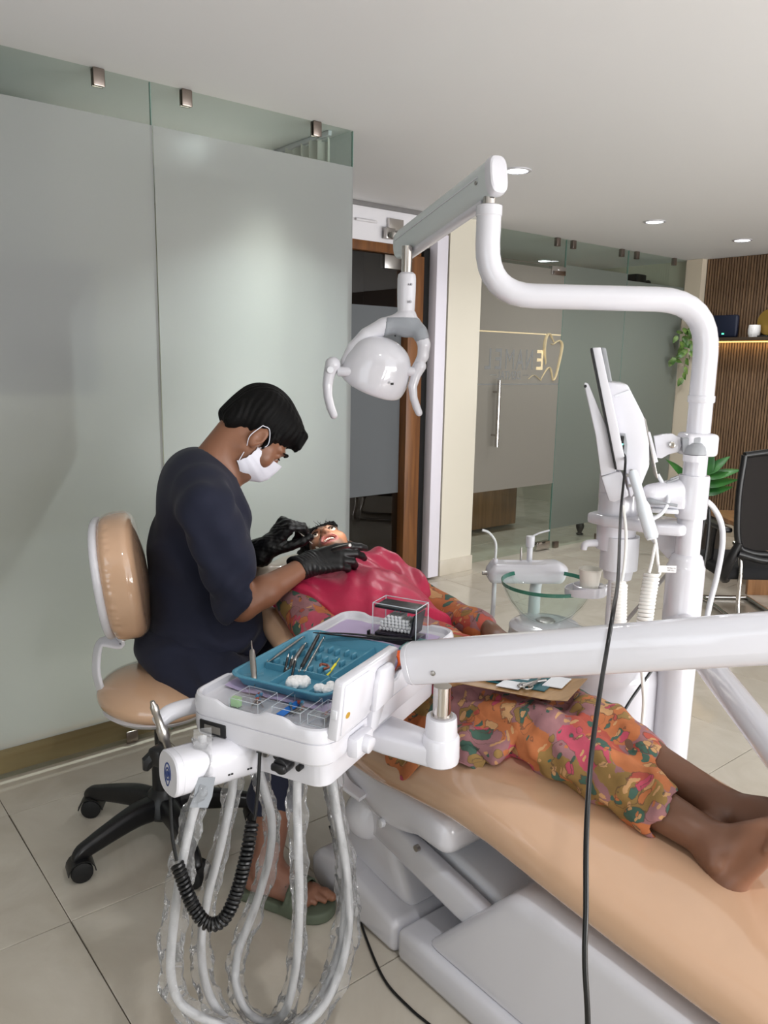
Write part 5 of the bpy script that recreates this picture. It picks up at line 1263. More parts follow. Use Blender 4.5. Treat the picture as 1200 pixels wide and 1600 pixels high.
# ============================================================ PEOPLE
def skin_material(name, base, deep):
    m = mat(name, base, 0.42, sss=0.03, bump=(90, .12, .002)); nt = m.node_tree; b = nt.nodes['Principled BSDF']
    at = nt.nodes.new('ShaderNodeAttribute'); at.attribute_name = 'Col'
    n = nt.nodes.new('ShaderNodeTexNoise'); n.inputs['Scale'].default_value = 14; n.inputs['Detail'].default_value = 4
    tc = nt.nodes.new('ShaderNodeTexCoord'); nt.links.new(tc.outputs['Object'], n.inputs['Vector'])
    mx = nt.nodes.new('ShaderNodeMixRGB'); mx.blend_type = 'MULTIPLY'; mx.inputs[0].default_value = .25
    r = nt.nodes.new('ShaderNodeValToRGB'); r.color_ramp.elements[0].color = (.72, .66, .62, 1); r.color_ramp.elements[1].color = (1.12, 1.08, 1.04, 1)
    nt.links.new(n.outputs['Fac'], r.inputs[0]); nt.links.new(at.outputs['Color'], mx.inputs[1]); nt.links.new(r.outputs[0], mx.inputs[2])
    nt.links.new(mx.outputs[0], b.inputs['Base Color']); return m


def head_prims(f, O, ex, ey, ez, s=1.0, mouth=False):
    """ex = to the person's left, ey = facing, ez = crown; origin between the ears at eye level"""
    O = np.array(O); R = [ex, ey, ez]
    P = lambda x, y, z: O + (ex * x + ey * y + ez * z) * s
    E = lambda c, r, k=.02, op='u', RR=None: f.ell(P(*c), np.array(r) * s, R if RR is None else RR, k * s, op)
    Cc = lambda a, b, ra, rb, k=.015, op='u': f.cap(P(*a), P(*b), ra * s, rb * s, k * s, op)
    E((0, -.018, .038), (.074, .094, .083)); E((0, .035, -.028), (.058, .056, .085), .03)
    for q in (-1, 1):
        Cc((q * .050, .0, -.055), (q * .022, .066, -.098), .022, .018, .03)
        E((q * .038, .058, -.030), (.026, .024, .026), .02)
        Cc((q * .018, .086, .022), (q * .046, .070, .020), .009, .007, .014)
        E((q * .031, .094, .003), (.017, .014, .011), .010, 's')
        E((q * .031, .0755, .002), (.0145, .0125, .0125), .004)
        # eyelids
        Cc((q * .019, .0855, .006), (q * .043, .0795, .006), .0045, .004, .004)
        # ear
        ec = (q * .076, -.006, -.012)
        eR = [ex * .9 * q + ey * -.43, ey * .9 + ex * .43 * q, ez]
        f.ell(P(*ec), np.array((.009, .021, .032)) * s, eR, .008 * s); f.ell(P(q * .086, -.002, -.010), np.array((.006, .011, .018)) * s, eR, .005 * s, 's')
        E((q * .075, .002, -.036), (.007, .009, .010), .006)
        E((q * .013, .096, -.036), (.0095, .0105, .008), .006)
    Cc((0, .086, .012), (0, .108, -.030), .0075, .0105, .012); E((0, .104, -.035), (.0105, .011, .009), .008)
    for q in (-1, 1): E((q * .0065, .1035, -.0445), (.0042, .0058, .004), .003, 's')
    E((0, .070, -.100), (.024, .020, .018), .02)
    if not mouth:
        Cc((-.020, .083, -.064), (.020, .083, -.064), .006, .006, .008); Cc((-.018, .083, -.075), (.018, .083, -.075), .0068, .0068, .008)
    else:
        E((0, .078, -.068), (.034, .022, .030), .02)
        E((0, .100, -.068), (.0225, .030, .0175), .006, 's')
        for a in range(16):
            t0, t1 = 2 * math.pi * a / 16, 2 * math.pi * (a + 1) / 16
            g = lambda t: (.0265 * math.cos(t), .0935 - .0055 * abs(math.cos(t)) ** 2, -.068 + .0215 * math.sin(t))
            Cc(g(t0), g(t1), .0052, .0052, .004)
    return P


def hand_prims(f, wrist, d, n, th, side, curl=(40, 45, 30), spread=0.0, s=1.0, thumb=(.5, .55), fingers=None, k=.006, pinch=None, fat=1.0):
    """d: along the palm, n: out of the back of the hand, th: towards the thumb side"""
    d, n, th = (np.array(v, float) / np.linalg.norm(v) for v in (d, n, th)); n = n - d * (n @ d); n /= np.linalg.norm(n)
    t_ = np.cross(d, n); th = t_ if t_ @ th > 0 else -t_
    w = np.array(wrist, float); K = lambda a, b, c: w + (d * a + th * b + n * c) * s
    f.cap(K(-.03, 0, 0), K(.012, 0, 0), .0265 * s * fat, .025 * s * fat, k)
    lens = ((.040, .025, .020), (.045, .029, .022), (.042, .027, .021), (.033, .021, .018)); tips = []
    for i in range(4):
        b0 = (.026 - i * .0165); kn = K(.088 - .004 * abs(i - 1), b0 * 1.02, .002)
        f.cap(K(.010, b0 * .55, 0), kn, .0155 * s * fat, .0115 * s * fat, .010)
        c_ = fingers[i] if fingers else curl
        a = 0; p = kn; sp = spread * (1.2 - i * .8)
        for j in range(3):
            a += math.radians(c_[j]); v = d * math.cos(a) - n * math.sin(a) + th * math.sin(sp) * math.cos(a); v /= np.linalg.norm(v)
            q = p + v * lens[i][j] * s; r0 = fat * (.0105, .0093, .0082)[j] * s * (.86 if i == 3 else 1); r1 = fat * (.0093, .0082, .0068)[j] * s * (.86 if i == 3 else 1)
            f.cap(p, q, r0, r1, .003); p = q
        tips.append(p)
    f.cap(K(.02, .0, -.004), K(.07, .0, -.004), .017 * s, .014 * s, .012)
    t0 = K(.012, .022, -.008); v = d * math.cos(thumb[0]) + th * math.sin(thumb[0]) - n * thumb[1]; v /= np.linalg.norm(v)
    t1 = t0 + v * .042 * s; v2 = v * .9 + d * .35 - n * .18; v2 /= np.linalg.norm(v2); t2 = t1 + v2 * .032 * s; v3 = v2 + d * .2 - th * .25; v3 /= np.linalg.norm(v3); t3 = t2 + v3 * .026 * s
    if pinch is not None: t3 = np.array(pinch); t2 = (t1 + t3) / 2 + th * .006
    f.cap(t0, t1, .0155 * s * fat, .012 * s * fat, .010); f.cap(t1, t2, .012 * s * fat, .0105 * s * fat, .003); f.cap(t2, t3, .0105 * s * fat, .008 * s * fat, .003)
    return tips, t3


def foot_prims(f, ankle, d, up, side, s=1.0, k=.02):
    """d: heel to toe, up: out of the top of the foot, side: towards the big toe"""
    d, up, side = (np.array(v, float) / np.linalg.norm(v) for v in (d, up, side)); a = np.array(ankle, float)
    K = lambda x, y, z: a + (d * x + side * y + up * z) * s
    f.cap(K(-.035, 0, -.050), K(-.018, 0, -.010), .030 * s, .030 * s, k); f.ell(K(-.040, 0, -.052), np.array((.030, .031, .030)) * s, [d, side, up], k)
    f.cap(K(.0, 0, -.01), K(.075, .004, -.045), .036 * s, .027 * s, k); f.cap(K(-.03, -.012, -.060), K(.11, -.020, -.066), .022 * s, .018 * s, k); f.cap(K(.04, .012, -.052), K(.125, .022, -.064), .024 * s, .0195 * s, k)
    f.cap(K(.12, -.025, -.068), K(.13, .02, -.066), .0165 * s, .018 * s, k)
    f.cap(K(-.005, .030, -.012), K(-.005, .033, -.014), .012, .012, .015); f.cap(K(-.008, -.030, -.020), K(-.008, -.033, -.022), .012, .012, .015)
    for i, (y, L, r) in enumerate(((.030, .050, .0135), (.009, .048, .0095), (-.008, .041, .0088), (-.023, .034, .0082), (-.036, .026, .0078))):
        b = K(.128 - .010 * i ** 1.1, y, -.066)
        f.cap(b, b + (d * L * .6 + up * .003) * s, r * s, r * .95 * s, .004); f.cap(b + (d * L * .6 + up * .003) * s, b + (d * L - up * .004) * s, r * .97 * s, r * .88 * s, .003)
    return K


def paint(V, base, spots):
    """vertex colour: base colour with soft patches [(centre, radius, colour, strength)]"""
    Cc = np.tile(np.array(base, np.float32), (len(V), 1))
    for c, r, col, st in spots:
        dd = np.linalg.norm(np.array(V) - np.array(c), axis=1); w = np.clip((r - dd) / (r * .45), 0, 1)[:, None] * st
        Cc = Cc * (1 - w) + np.array(col, np.float32) * w
    return Cc


# ------------------------------------------------------------ DENTIST
DF = np.array((.955, -.296, 0)); DL = np.array((.296, .955, 0)); DP = np.array((1.0, 2.10, 0))
def D(f_, l_, z_): return DP + DF * f_ + DL * l_ + TU * z_
dn = thing('person', (.92, 2.05, 0), 'seated man in navy scrubs, white face mask and black gloves, bending over the patient', 'person')
pitch = math.radians(55)
hY = DF * math.cos(pitch) - TU * math.sin(pitch); hZ = DF * math.sin(pitch) + TU * math.cos(pitch); hX = DL.copy()
HO = D(.178, .0, 1.197)
shR, elR = D(-.005, -.190, 1.015), np.array((1.001, 1.845, 0.751)); wrR = np.array((1.217, 1.870, 0.821))
shL, elL, wrL = D(.03, .185, 1.02), D(.10, .26, .76), np.array((1.200, 2.059, 0.840))
hipR, hipL = D(-.05, -.09, .535), D(-.05, .09, .535)
knR = np.array((1.05, 1.70, .475)); anR = np.array((.953, 1.642, .085)); knL = D(.36, .20, .50); anL = D(.33, .22, .10)
f = Field((.55, 1.35, .0), (1.62, 2.62, 1.37), .0045)
P = head_prims(f, HO, hX, hY, hZ, 1.06)
f.cap(P(0, -.035, -.045), D(.015, 0, 1.07), .057, .062, .03); f.cap(P(0, .01, -.07), D(.06, 0, 1.05), .045, .05, .03)
f.cap(D(.0, -.10, 1.045), D(.0, .10, 1.045), .07, .07, .05); f.ell(D(.02, 0, .93), (.105, .16, .16), [DF, DL, TU], .05); f.ell(D(.0, 0, .74), (.10, .15, .17), [DF, DL, TU], .05); f.ell(D(-.03, 0, .57), (.12, .165, .10), [DF, DL, TU], .05)
for sh, el, wr in ((shR, elR, wrR), (shL, elL, wrL)):
    f.cap(sh, el, .058, .043, .03); f.cap(el, el + (wr - el) * .35, .043, .043, .01); f.cap(el + (wr - el) * .35, wr, .043, .0285, .015)
for hp, kn, an in ((hipR, knR, anR), (hipL, knL, anL)):
    f.cap(hp, kn, .085, .058, .03); f.cap(kn, kn + (an - kn) * .35, .055, .056, .02); f.cap(kn + (an - kn) * .35, an, .056, .034, .03)
fdR = np.array((.127, -.24, 0)); fdR /= np.linalg.norm(fdR)
foot_prims(f, anR + (0, 0, .022), fdR, (0, 0, 1), (fdR[1] * -1 * -1, -fdR[0] * -1, 0) if False else np.cross((0, 0, 1), fdR), 1.0)
foot_prims(f, anL + (0, 0, .01), DF, (0, 0, 1), np.cross(DF, (0, 0, 1)), 1.0)
cmR = np.array((.779, -.626, .018)); tow = np.array((-.618, -.764, .187))       # picture right and towards the camera
HR = dict(wrist=wrR + (wrR - elR) / np.linalg.norm(wrR - elR) * .012, d=cmR * .96 + TU * .22 - tow * .12, n=tow * .85 + TU * .50, th=TU - tow * .4, side=1, s=1.14, k=.008, thumb=(.22, .10), fingers=((10, 24, 12), (26, 30, 18), (40, 38, 22), (50, 42, 24)))
HL = dict(wrist=wrL + cmR * .010 + TU * .004, d=cmR * .55 + TU * .72 - tow * .1, n=TU * .55 - cmR * .60 + tow * .55, th=tow + cmR * .4, side=1, s=1.12, k=.008, thumb=(.5, .5), fingers=((62, 50, 26), (70, 56, 32), (78, 60, 36), (84, 64, 38)))
hand_prims(f, fat=.72, **HR); hand_prims(f, fat=.72, **HL)
V, Fq = f.geo()
SK1 = skin_material('dentist_skin', srgb(156, 108, 82), None)
skb = srgb(138, 95, 72)
sp_ = [(P(0, .10, -.01), .05, srgb(140, 92, 72), .5), (P(-.03, .09, .022), .02, srgb(70, 48, 38), .0), (anR, .20, srgb(128, 88, 74), .7), (P(-.06, .04, -.06), .05, srgb(112, 82, 66), .6), (P(-.035, .065, -.085), .05, srgb(104, 80, 68), .6), (P(0, .09, .0), .05, srgb(140, 92, 72), .5)]
mk('body', (V, Fq), SK1, dn, col=paint(V, skb, sp_))
# brows and eyes
for q in (-1, 1):
    mk('eyebrow', tube([P(q * .014, .0975, .022), P(q * .030, .096, .028), P(q * .050, .081, .022)], [.003, .005, .002], 8, 4), HAIR, dn)
    mk('eye', lathe([(.0, .013), (.006, .0115), (.0105, .0075), (.013, .0)], P(q * .031, .0765, .001), 16, np.array([hX, hZ, hY]) * 1.0, False, True), mat('eye_white', srgb(216, 208, 200), .2) if q < 0 else bpy.data.materials['eye_white'], dn)
    mk('eyelash', tube([P(q * .018, .0905, .004), P(q * .031, .0925, .0035), P(q * .044, .085, .002)], .0018, 6, 4), HAIR, dn)
# hair
f = Field(HO - .22, HO + .22, .0026)
f.ell(P(0, -.022, .042), np.array((.086, .106, .094)) * 1.0, [hX, hY, hZ], .01); f.ell(P(0, .045, .075), (.066, .056, .046), [hX, hY, hZ], .03); f.ell(P(0, -.075, -.02), (.066, .042, .062), [hX, hY, hZ], .03)
for q in (-1, 1): f.cap(P(q * .070, .022, .02), P(q * .069, .026, -.018), .013, .008, .012)
for k in range(9):
    x = -.045 + .0113 * k; f.cap(P(x, .072, .092), P(x * 1.02 - .004, .104 - abs(x) * .28, .066 - .009 * (k % 3)), .017, .007, .008)
# face, ears and neck stay free
f.ell(P(0, .098, -.022), (.066, .064, .084), [hX, hY, hZ], .012, 's'); f.ell(P(0, .03, -.105), (.10, .075, .075), [hX, hY, hZ], .012, 's')
for q in (-1, 1): f.ell(P(q * .088, .004, -.020), (.030, .024, .036), [hX, hY, hZ], .008, 's')
f.cut(P(0, -.06, -.068), -hZ - hY * .35, .01)
hl_ = lambda X, Y, Z: ((X - HO[0]) * hX[0] + (Y - HO[1]) * hX[1], (X - HO[0]) * hY[0] + (Y - HO[1]) * hY[1] + (Z - HO[2]) * hY[2], (X - HO[0]) * hZ[0] + (Y - HO[1]) * hZ[1] + (Z - HO[2]) * hZ[2])
def strands(X, Y, Z):
    x, y, z = hl_(X, Y, Z); wx = np.clip(np.abs(x) / .065, 0, 1) ** 2; return wx * (.0012 * np.sin(380 * (y * .85 + z * .35) + 1.5 * np.sin(z * 50)) + .0016 * np.sin(70 * y + 35 * z)) + (1 - wx) * (.0012 * np.sin(x * 420 + 2.2 * np.sin(y * 38 + 1) + z * 45) + .0014 * np.sin(x * 90 + y * 30))
f.warp(strands)
mk('hair', f.geo(), HAIR, dn)
# face mask with pleats and ear loops
MASK = mat('white_mask_fabric', srgb(228, 228, 238), .8)
g = []
for i in range(25):
    a = math.radians(-78 + 156 * i / 24); row = []
    for j in range(15):
        t = j / 14; z = -.012 - t * .100
        bulge = math.sin(t * math.pi) * .012; nose = math.exp(-(a / .35) ** 2)
        rx, ry = .063 + bulge * .5, .088 + bulge + nose * (.030 * (1 - t) ** .7 + .004 * t) - .020 * max(0, t - .55) / .45
        yy = math.cos(a) * ry; xx = math.sin(a) * rx * 1.05
        pl = .0022 * abs(math.sin(t * math.pi * 4)) * (1 - .5 * nose)
        lift = (.014 * nose if t < .2 else 0) * (1 - t / .2) - abs(math.sin(a)) ** 3 * .018 * (1 - 2 * t)
        row.append(P(xx * (1 + pl * 8), yy + pl, z + lift))
    g.append(row)
mask = mk('face_mask', sheet(g, .0016), MASK, dn)
for q in (-1, 1):
    i = 0 if q < 0 else 24
    mk('ear_loop', tube([g[i][1], P(q * .075, .028, -.004), P(q * .084, -.004, .022), P(q * .083, -.024, .014)], .0013, 6, 6), MASK, mask)
    mk('ear_loop', tube([g[i][13], P(q * .070, -.0, -.055), P(q * .082, -.022, -.030), P(q * .083, -.024, .014)], .0013, 6, 6), MASK, mask)
# scrub top
f = Field((.60, 1.62, .50), (1.42, 2.55, 1.22), .005)
f.cap(D(-.005, -.115, 1.05), D(-.005, .115, 1.05), .078, .078, .06); f.cap(D(.0, -.02, 1.075), D(.0, .02, 1.075), .078, .078, .05)
f.ell(D(.015, .01, .93), (.138, .175, .19), [DF, DL, TU], .06); f.ell(D(.005, .015, .76), (.155, .168, .20), [DF, DL, TU], .07); f.ell(D(.025, 0, .62), (.175, .205, .12), [DF, DL, TU], .06)
slR = shR + (elR - shR) * .93; slL = shL + (elL - shL) * .9
ax_ = (elR - shR) / np.linalg.norm(elR - shR); fa = wrR - elR; fa /= np.linalg.norm(fa)
for sh, el, wr in ((shR, elR, wrR), (shL, elL, wrL)):
    d_ = (el - sh) / np.linalg.norm(el - sh); c_ = sh + (el - sh) * .90; w_ = (wr - el) / np.linalg.norm(wr - el)
    g2 = Field((.60, 1.62, .50), (1.42, 2.55, 1.22), .005); g2.cap(sh, c_ + d_ * .05, .080, .072, .03)
    cn = d_ + w_ * .95; g2.cut(c_, cn, .003); g2.cap(c_ + d_ * .035, c_ + d_ * .12, .058, .064, .003, 's')
    g2.warp(lambda X, Y, Z: .0035 * np.sin(X * 48 - Z * 70 + 1.5 * np.sin(Y * 30)))
    h_ = np.clip(.5 + .5 * (f.d - g2.d) / .03, 0, 1); f.d = (f.d * (1 - h_) + g2.d * h_ - .03 * h_ * (1 - h_)).astype(np.float32)
# neckline (V) and hem
f.cap(P(0, -.01, -.02), D(.035, 0, 1.085), .085, .066, .004, 's'); f.ell(D(.135, 0, 1.035), (.06, .055, .085), [DF * .8 + TU * .6, DL, TU * .8 - DF * .6], .004, 's')
f.cut(D(0, 0, .545), -TU, .006)
def folds(X, Y, Z):
    u = (X - DP[0]) * DF[0] + (Y - DP[1]) * DF[1]; l = (X - DP[0]) * DL[0] + (Y - DP[1]) * DL[1]
    low = np.clip((.95 - Z) / .2, 0, 1)
    a = .0055 * np.sin(Z * 62 - u * 38 + 2.2 * np.sin(l * 17) + 1.1) * low * np.clip((.16 + u) / .3, .15, 1)
    b = .006 * np.sin(Z * 34 + u * 52 + 1.5 * np.sin(l * 23 + Z * 9)) * np.clip((Z - .70) / .12, 0, 1) * np.clip((1.05 - Z) / .1, 0, 1)
    c = .004 * np.sin(Z * 95 + 2.5 * np.sin(u * 22)) * np.clip((.72 - Z) / .08, 0, 1)
    return a + b + c
f.warp(folds)
mk('scrub_top', f.geo(), NAVY, dn)
# trousers
f = Field((.55, 1.50, .14), (1.55, 2.60, .70), .006)
f.ell(D(-.03, 0, .57), (.165, .195, .105), [DF, DL, TU], .05)
for hp, kn, an in ((hipR, knR, anR), (hipL, knL, anL)):
    f.cap(hp, kn, .105, .078, .05); ce = kn + (an - kn) * .62; f.cap(kn, ce, .076, .070, .04)
    ka = (an - kn) / np.linalg.norm(an - kn); f.cap(ce + ka * .045, ce + ka * .16, .060, .06, .003, 's')
f.cut((0, 0, .255), (0, 0, -1), .005)
f.warp(lambda X, Y, Z: .004 * np.sin(Z * 60 + 30 * X + 2 * np.sin(Y * 25)) + .003 * np.sin(X * 80 - Z * 50))
f.cut((0, 0, .462), (0, 0, -1), .01) if False else None
mk('scrub_trousers', f.geo(), NAVY, dn)
# gloves
f = Field(wrR - .14, wrR + .20, .0028)
wa = (wrR - elR) / np.linalg.norm(wrR - elR)
K0 = wrR + wa * .012
tipsR, thR = hand_prims(f, fat=1.14, **HR)
f.cap(wrR - wa * .012, K0 + wa * .02, .033, .031, .012)
f.cut(wrR - wa * .020, -wa, .003)
def wr_f(X, Y, Z):
    s_ = (X - wrR[0]) * wa[0] + (Y - wrR[1]) * wa[1] + (Z - wrR[2]) * wa[2]
    return .0014 * np.sin(s_ * 620 + 2 * np.sin(Z * 120 + X * 60)) * np.clip((.065 - s_) / .03, 0, 1)
f.warp(wr_f)
mk('glove', f.geo(), GLOVE, dn)
f = Field(wrL - .16, wrL + .2, .0028)
wl_ = (wrL - elL) / np.linalg.norm(wrL - elL)
KL = HL['wrist']; hdL = HL['d']
tipsL, thL = hand_prims(f, fat=1.14, **HL)
f.cap(wrL - wl_ * .06, KL + hdL * .01, .036, .032, .012); f.cut(wrL - wl_ * .055, -wl_, .003)
f.warp(lambda X, Y, Z: .0012 * np.sin(X * 330 + 2 * np.sin(Z * 200)) * np.sin(Z * 300 + Y * 200))
mk('glove', f.geo(), GLOVE, dn)
# green slide sandals
SANDAL = mat('olive_rubber', srgb(84, 92, 76), .7)
def slide(an, d, lab):
    d = np.array(d) / np.linalg.norm(d); s_ = np.cross((0, 0, 1), d); R_ = [d, s_, (0, 0, 1)]; a = np.array((an[0], an[1], 0.0))
    f = Field(a - .24, a + (.24, .24, .16), .004)
    f.cap(a - d * .055 + (0, 0, .014), a + d * .14 + s_ * .004 + (0, 0, .014), .045, .056, .01); f.cut(a + (0, 0, .030), (0, 0, 1), .006); f.cut(a + (0, 0, .001), (0, 0, -1), .002)
    f.ell(a + d * .10 + (0, 0, .035), (.062, .058, .050), R_, .012)
    f.ell(a + d * .10 + (0, 0, .028), (.09, .050, .043), R_, .004, 's') if False else None
    f.put(lambda X, Y, Z: np.maximum(np.sqrt((((X - a[0]) * s_[0] + (Y - a[1]) * s_[1]) / .050) ** 2 + ((Z - .040) / .038) ** 2) * .04 - .04, np.maximum(.030 - Z, -1)), a - .2, a + (.2, .2, .12), .003, 's')
    f.cut(a + d * .155 + (0, 0, .05), (0, 0, -1) if False else np.array((0, 0, 0)) + d * .0 + (0, 0, 1e-9) if False else (0, 0, 1), .001) if False else None
    f.warp(lambda X, Y, Z: .0012 * np.sin(((X - a[0]) * d[0] + (Y - a[1]) * d[1]) * 420) * (Z > .045))
    o = mk('slide_sandal', f.geo(), SANDAL, dn, lab)
slide(anR, fdR, 'olive green slide sandal'); slide(anL, DF, 'olive green slide sandal')

# ------------------------------------------------------------ PATIENT
pa = thing('person', (1.39, 1.35, .50), 'reclining patient with open mouth, floral tunic and trousers, red bib and bare feet', 'person')
eX = np.array((.896, -.36, .33)); eX /= np.linalg.norm(eX)
eZ = np.array((.277, .927, .261)); eZ -= eX * (eZ @ eX); eZ /= np.linalg.norm(eZ); eY = np.cross(eX, eZ)
PO = np.array((1.431, 2.045, 0.843)) - (eY * .090 - eZ * .068)
# legs
hR, hL_ = np.array((1.315, 1.42, .580)), np.array((1.465, 1.42, .585))
kR, kL = np.array((1.300, 0.934, 0.594)), np.array((1.460, 1.020, 0.586)); kR = np.array((1.315, 1.01, .592)); kL = np.array((1.445, 1.00, .592))
aR = np.array((1.345, 0.648, 0.528)); aL = np.array((1.430, 0.684, 0.559))
nk = np.array((1.40, 1.985, .765)); ch = np.array((1.39, 1.82, .70))
f = Field((1.02, .28, .38), (1.80, 2.34, .98), .0045)
Pp = head_prims(f, PO, eX, eY, eZ, .96, True)
f.cap(Pp(0, -.02, -.055), nk, .046, .052, .02); f.cap(nk + (-.13, -.04, -.02), nk + (.13, -.04, -.02), .055, .055, .04)
f.ell((1.39, 1.80, .685), (.14, .18, .078), None, .05); f.ell((1.39, 1.58, .615), (.125, .17, .070), None, .05); f.ell((1.39, 1.44, .580), (.135, .11, .068), None, .05)
for s_, e_, w_ in (((1.225, 1.93, .715), (1.165, 1.72, .67), (1.24, 1.52, .70)), ((1.56, 1.93, .725), (1.635, 1.72, .64), (1.60, 1.48, .66))):
    s_, e_, w_ = map(np.array, (s_, e_, w_)); f.cap(s_, e_, .048, .038, .03); f.cap(e_, w_, .037, .025, .02)
    hand_prims(f, w_, (0.12 * (1.39 - w_[0]) * 8, -.9, -.1), (0, 0, 1), (1.39 - w_[0], 0, 0), 1, curl=(20, 25, 15), s=.9)
for h_, k_, a_ in ((hR, kR, aR), (hL_, kL, aL)):
    f.cap(h_, k_, .062, .048, .04); f.cap(k_, k_ + (a_ - k_) * .35, .047, .049, .02); f.cap(k_ + (a_ - k_) * .35, a_, .049, .036, .03)
fR = np.array((.25, -.42, .87)); fR /= np.linalg.norm(fR); lR = (aR - kR) / np.linalg.norm(aR - kR)
fL = np.array((.30, -.66, .69)); fL /= np.linalg.norm(fL); lL = (aL - kL) / np.linalg.norm(aL - kL)
uR = -lR - fR * (-lR @ fR); uL = -lL - fL * (-lL @ fL)
foot_prims(f, aR, fR, uR, (1, 0, 0), 1.06); foot_prims(f, aL, fL, uL, (-1, 0, 0), 1.0)
V, Fq = f.geo()
SK2 = skin_material('patient_skin', srgb(120, 84, 66), None)
base2 = srgb(112, 78, 60); pal = srgb(150, 106, 82)
mth = Pp(0, .088, -.068)
lipc = []
for a in range(14):
    t = 2 * math.pi * a / 14; lipc.append((Pp(.0265 * math.cos(t), .094, -.068 + .022 * math.sin(t)), .0095, srgb(178, 96, 92), .85))
sp2 = lipc + [(Pp(0, .06, -.07), .028, srgb(120, 40, 40), .0)] + [(aR - fR * .02 - uR * .06 + fR * t, .05, pal, .8) for t in (-.03, .02, .06, .10, .14)] + [(Pp(0, .10, -.01), .06, srgb(150, 102, 78), .5), (Pp(.05, .07, -.05), .04, srgb(160, 110, 82), .5), (Pp(0, .08, .06), .06, srgb(132, 92, 70), .5)]
for q in (-1, 1): sp2.append((Pp(q * .031, .088, .002), .014, srgb(70, 46, 38), .5))
mk('body', (V, Fq), SK2, pa, col=paint(V, base2, sp2))
TEETH = mat('teeth', srgb(240, 236, 226), .25); GUM = mat('gum_pink', srgb(200, 92, 96), .3)
gm = tube([Pp(.024 * math.sin(a), .072 + .014 * math.cos(a), -.0555) for a in np.linspace(-1.3, 1.3, 9)], .0060, 8, 2)
mk('gum', gm, GUM, pa)
for k in range(8):
    a = -1.05 + 2.1 * k / 7
    mk('tooth', obox(Pp(.0215 * math.sin(a), .0775 + .0140 * math.cos(a), -.0615), (.0052, .004, .0085), [eX * math.cos(a) - eY * math.sin(a), eY * math.cos(a) + eX * math.sin(a), eZ], .0014), TEETH, pa)
mk('tongue', loft([[Pp(.016 * math.cos(t) * s_, .052 + yy, -.082 + .006 * math.sin(t) * s_) for t in np.linspace(0, 2 * math.pi, 13)[:-1]] for yy, s_ in ((0, 1), (.015, 1), (.026, .8), (.032, .4))]), GUM, pa)
mk('lip_retractor', tube([Pp(.0275 * math.cos(t), .0985 - .004 * math.cos(t) ** 2, -.068 + .0215 * math.sin(t)) for t in np.linspace(0, 2 * math.pi, 25)], .0024, 8), mat('clear_pink_plastic', srgb(226, 150, 150), .15, trans=.5), pa)
for q in (-1, 1):
    mk('eye', lathe([(.0, .0125), (.006, .0112), (.010, .0075), (.0125, .0)], Pp(q * .031, .0768, .001), 16, np.array([eX, eZ, eY]), False, True), bpy.data.materials['eye_white'], pa)
    mk('iris', lathe([(.0, .0130), (.0048, .0124), (.0050, .0115)], Pp(q * .031, .0768, -.0005), 14, np.array([eX, eZ, eY]), False, True), mat('dark_iris', srgb(32, 20, 16), .1) if q < 0 else bpy.data.materials['dark_iris'], pa)
    mk('eyelash', tube([Pp(q * .018, .0905, .0055), Pp(q * .031, .0925, .006), Pp(q * .045, .084, .004)], .0016, 6, 4), HAIR, pa)
    mk('eyebrow', tube([Pp(q * .014, .0965, .021), Pp(q * .030, .0945, .0265), Pp(q * .048, .081, .021)], [.002, .0032, .0015], 8, 4), HAIR, pa)
# hair spread on the head rest
f = Field(PO - .24, PO + .24, .0036)
f.ell(Pp(0, -.025, .036), (.078, .094, .084), [eX, eY, eZ], .01); f.ell(Pp(-.03, -.075, -.005), (.085, .055, .085), [eX, eY, eZ], .04); f.ell(Pp(-.045, -.06, -.07), (.055, .05, .06), [eX, eY, eZ], .03)
f.ell(Pp(0, .085, -.030), (.066, .072, .094), [eX, eY, eZ], .010, 's'); f.ell(Pp(0, .035, -.115), (.09, .08, .08), [eX, eY, eZ], .01, 's')
f.cap(Pp(-.052, .040, .082), Pp(.045, .040, .084), .024, .022, .01); f.cap(Pp(-.066, .03, .04), Pp(-.052, .040, .082), .020, .024, .01); f.ell(Pp(-.088, -.035, .015), (.036, .060, .075), [eX, eY, eZ], .02); f.ell(Pp(-.095, -.06, -.045), (.042, .050, .055), [eX, eY, eZ], .03)
def strands2(X, Y, Z):
    x = (X - PO[0]) * eX[0] + (Y - PO[1]) * eX[1] + (Z - PO[2]) * eX[2]; y = (X - PO[0]) * eY[0] + (Y - PO[1]) * eY[1] + (Z - PO[2]) * eY[2]; z = (X - PO[0]) * eZ[0] + (Y - PO[1]) * eZ[1] + (Z - PO[2]) * eZ[2]
    return .0012 * np.sin(x * 430 + 2 * np.sin(z * 40)) + .0009 * np.sin(x * 760 + 2 * np.sin(y * 50) + z * 40)
f.warp(strands2)
hr_ = mk('hair', f.geo(), HAIR, pa)
R_ = np.random.default_rng(11); g = []
for k in range(46):
    x = R_.uniform(-.05, .045); b = Pp(x, .052 + R_.uniform(-.015, .01), .098 + R_.uniform(-.012, .004)); dd = eZ * R_.uniform(.006, .016) + eX * R_.uniform(-.014, .012) + eY * R_.uniform(.0, .016)
    g.append(tube([b, b + dd * .5, b + dd + eX * R_.uniform(-.006, .006)], [.0009, .0007, .0002], 5, 3))
mk('loose_strands', join(*g), HAIR, hr_)


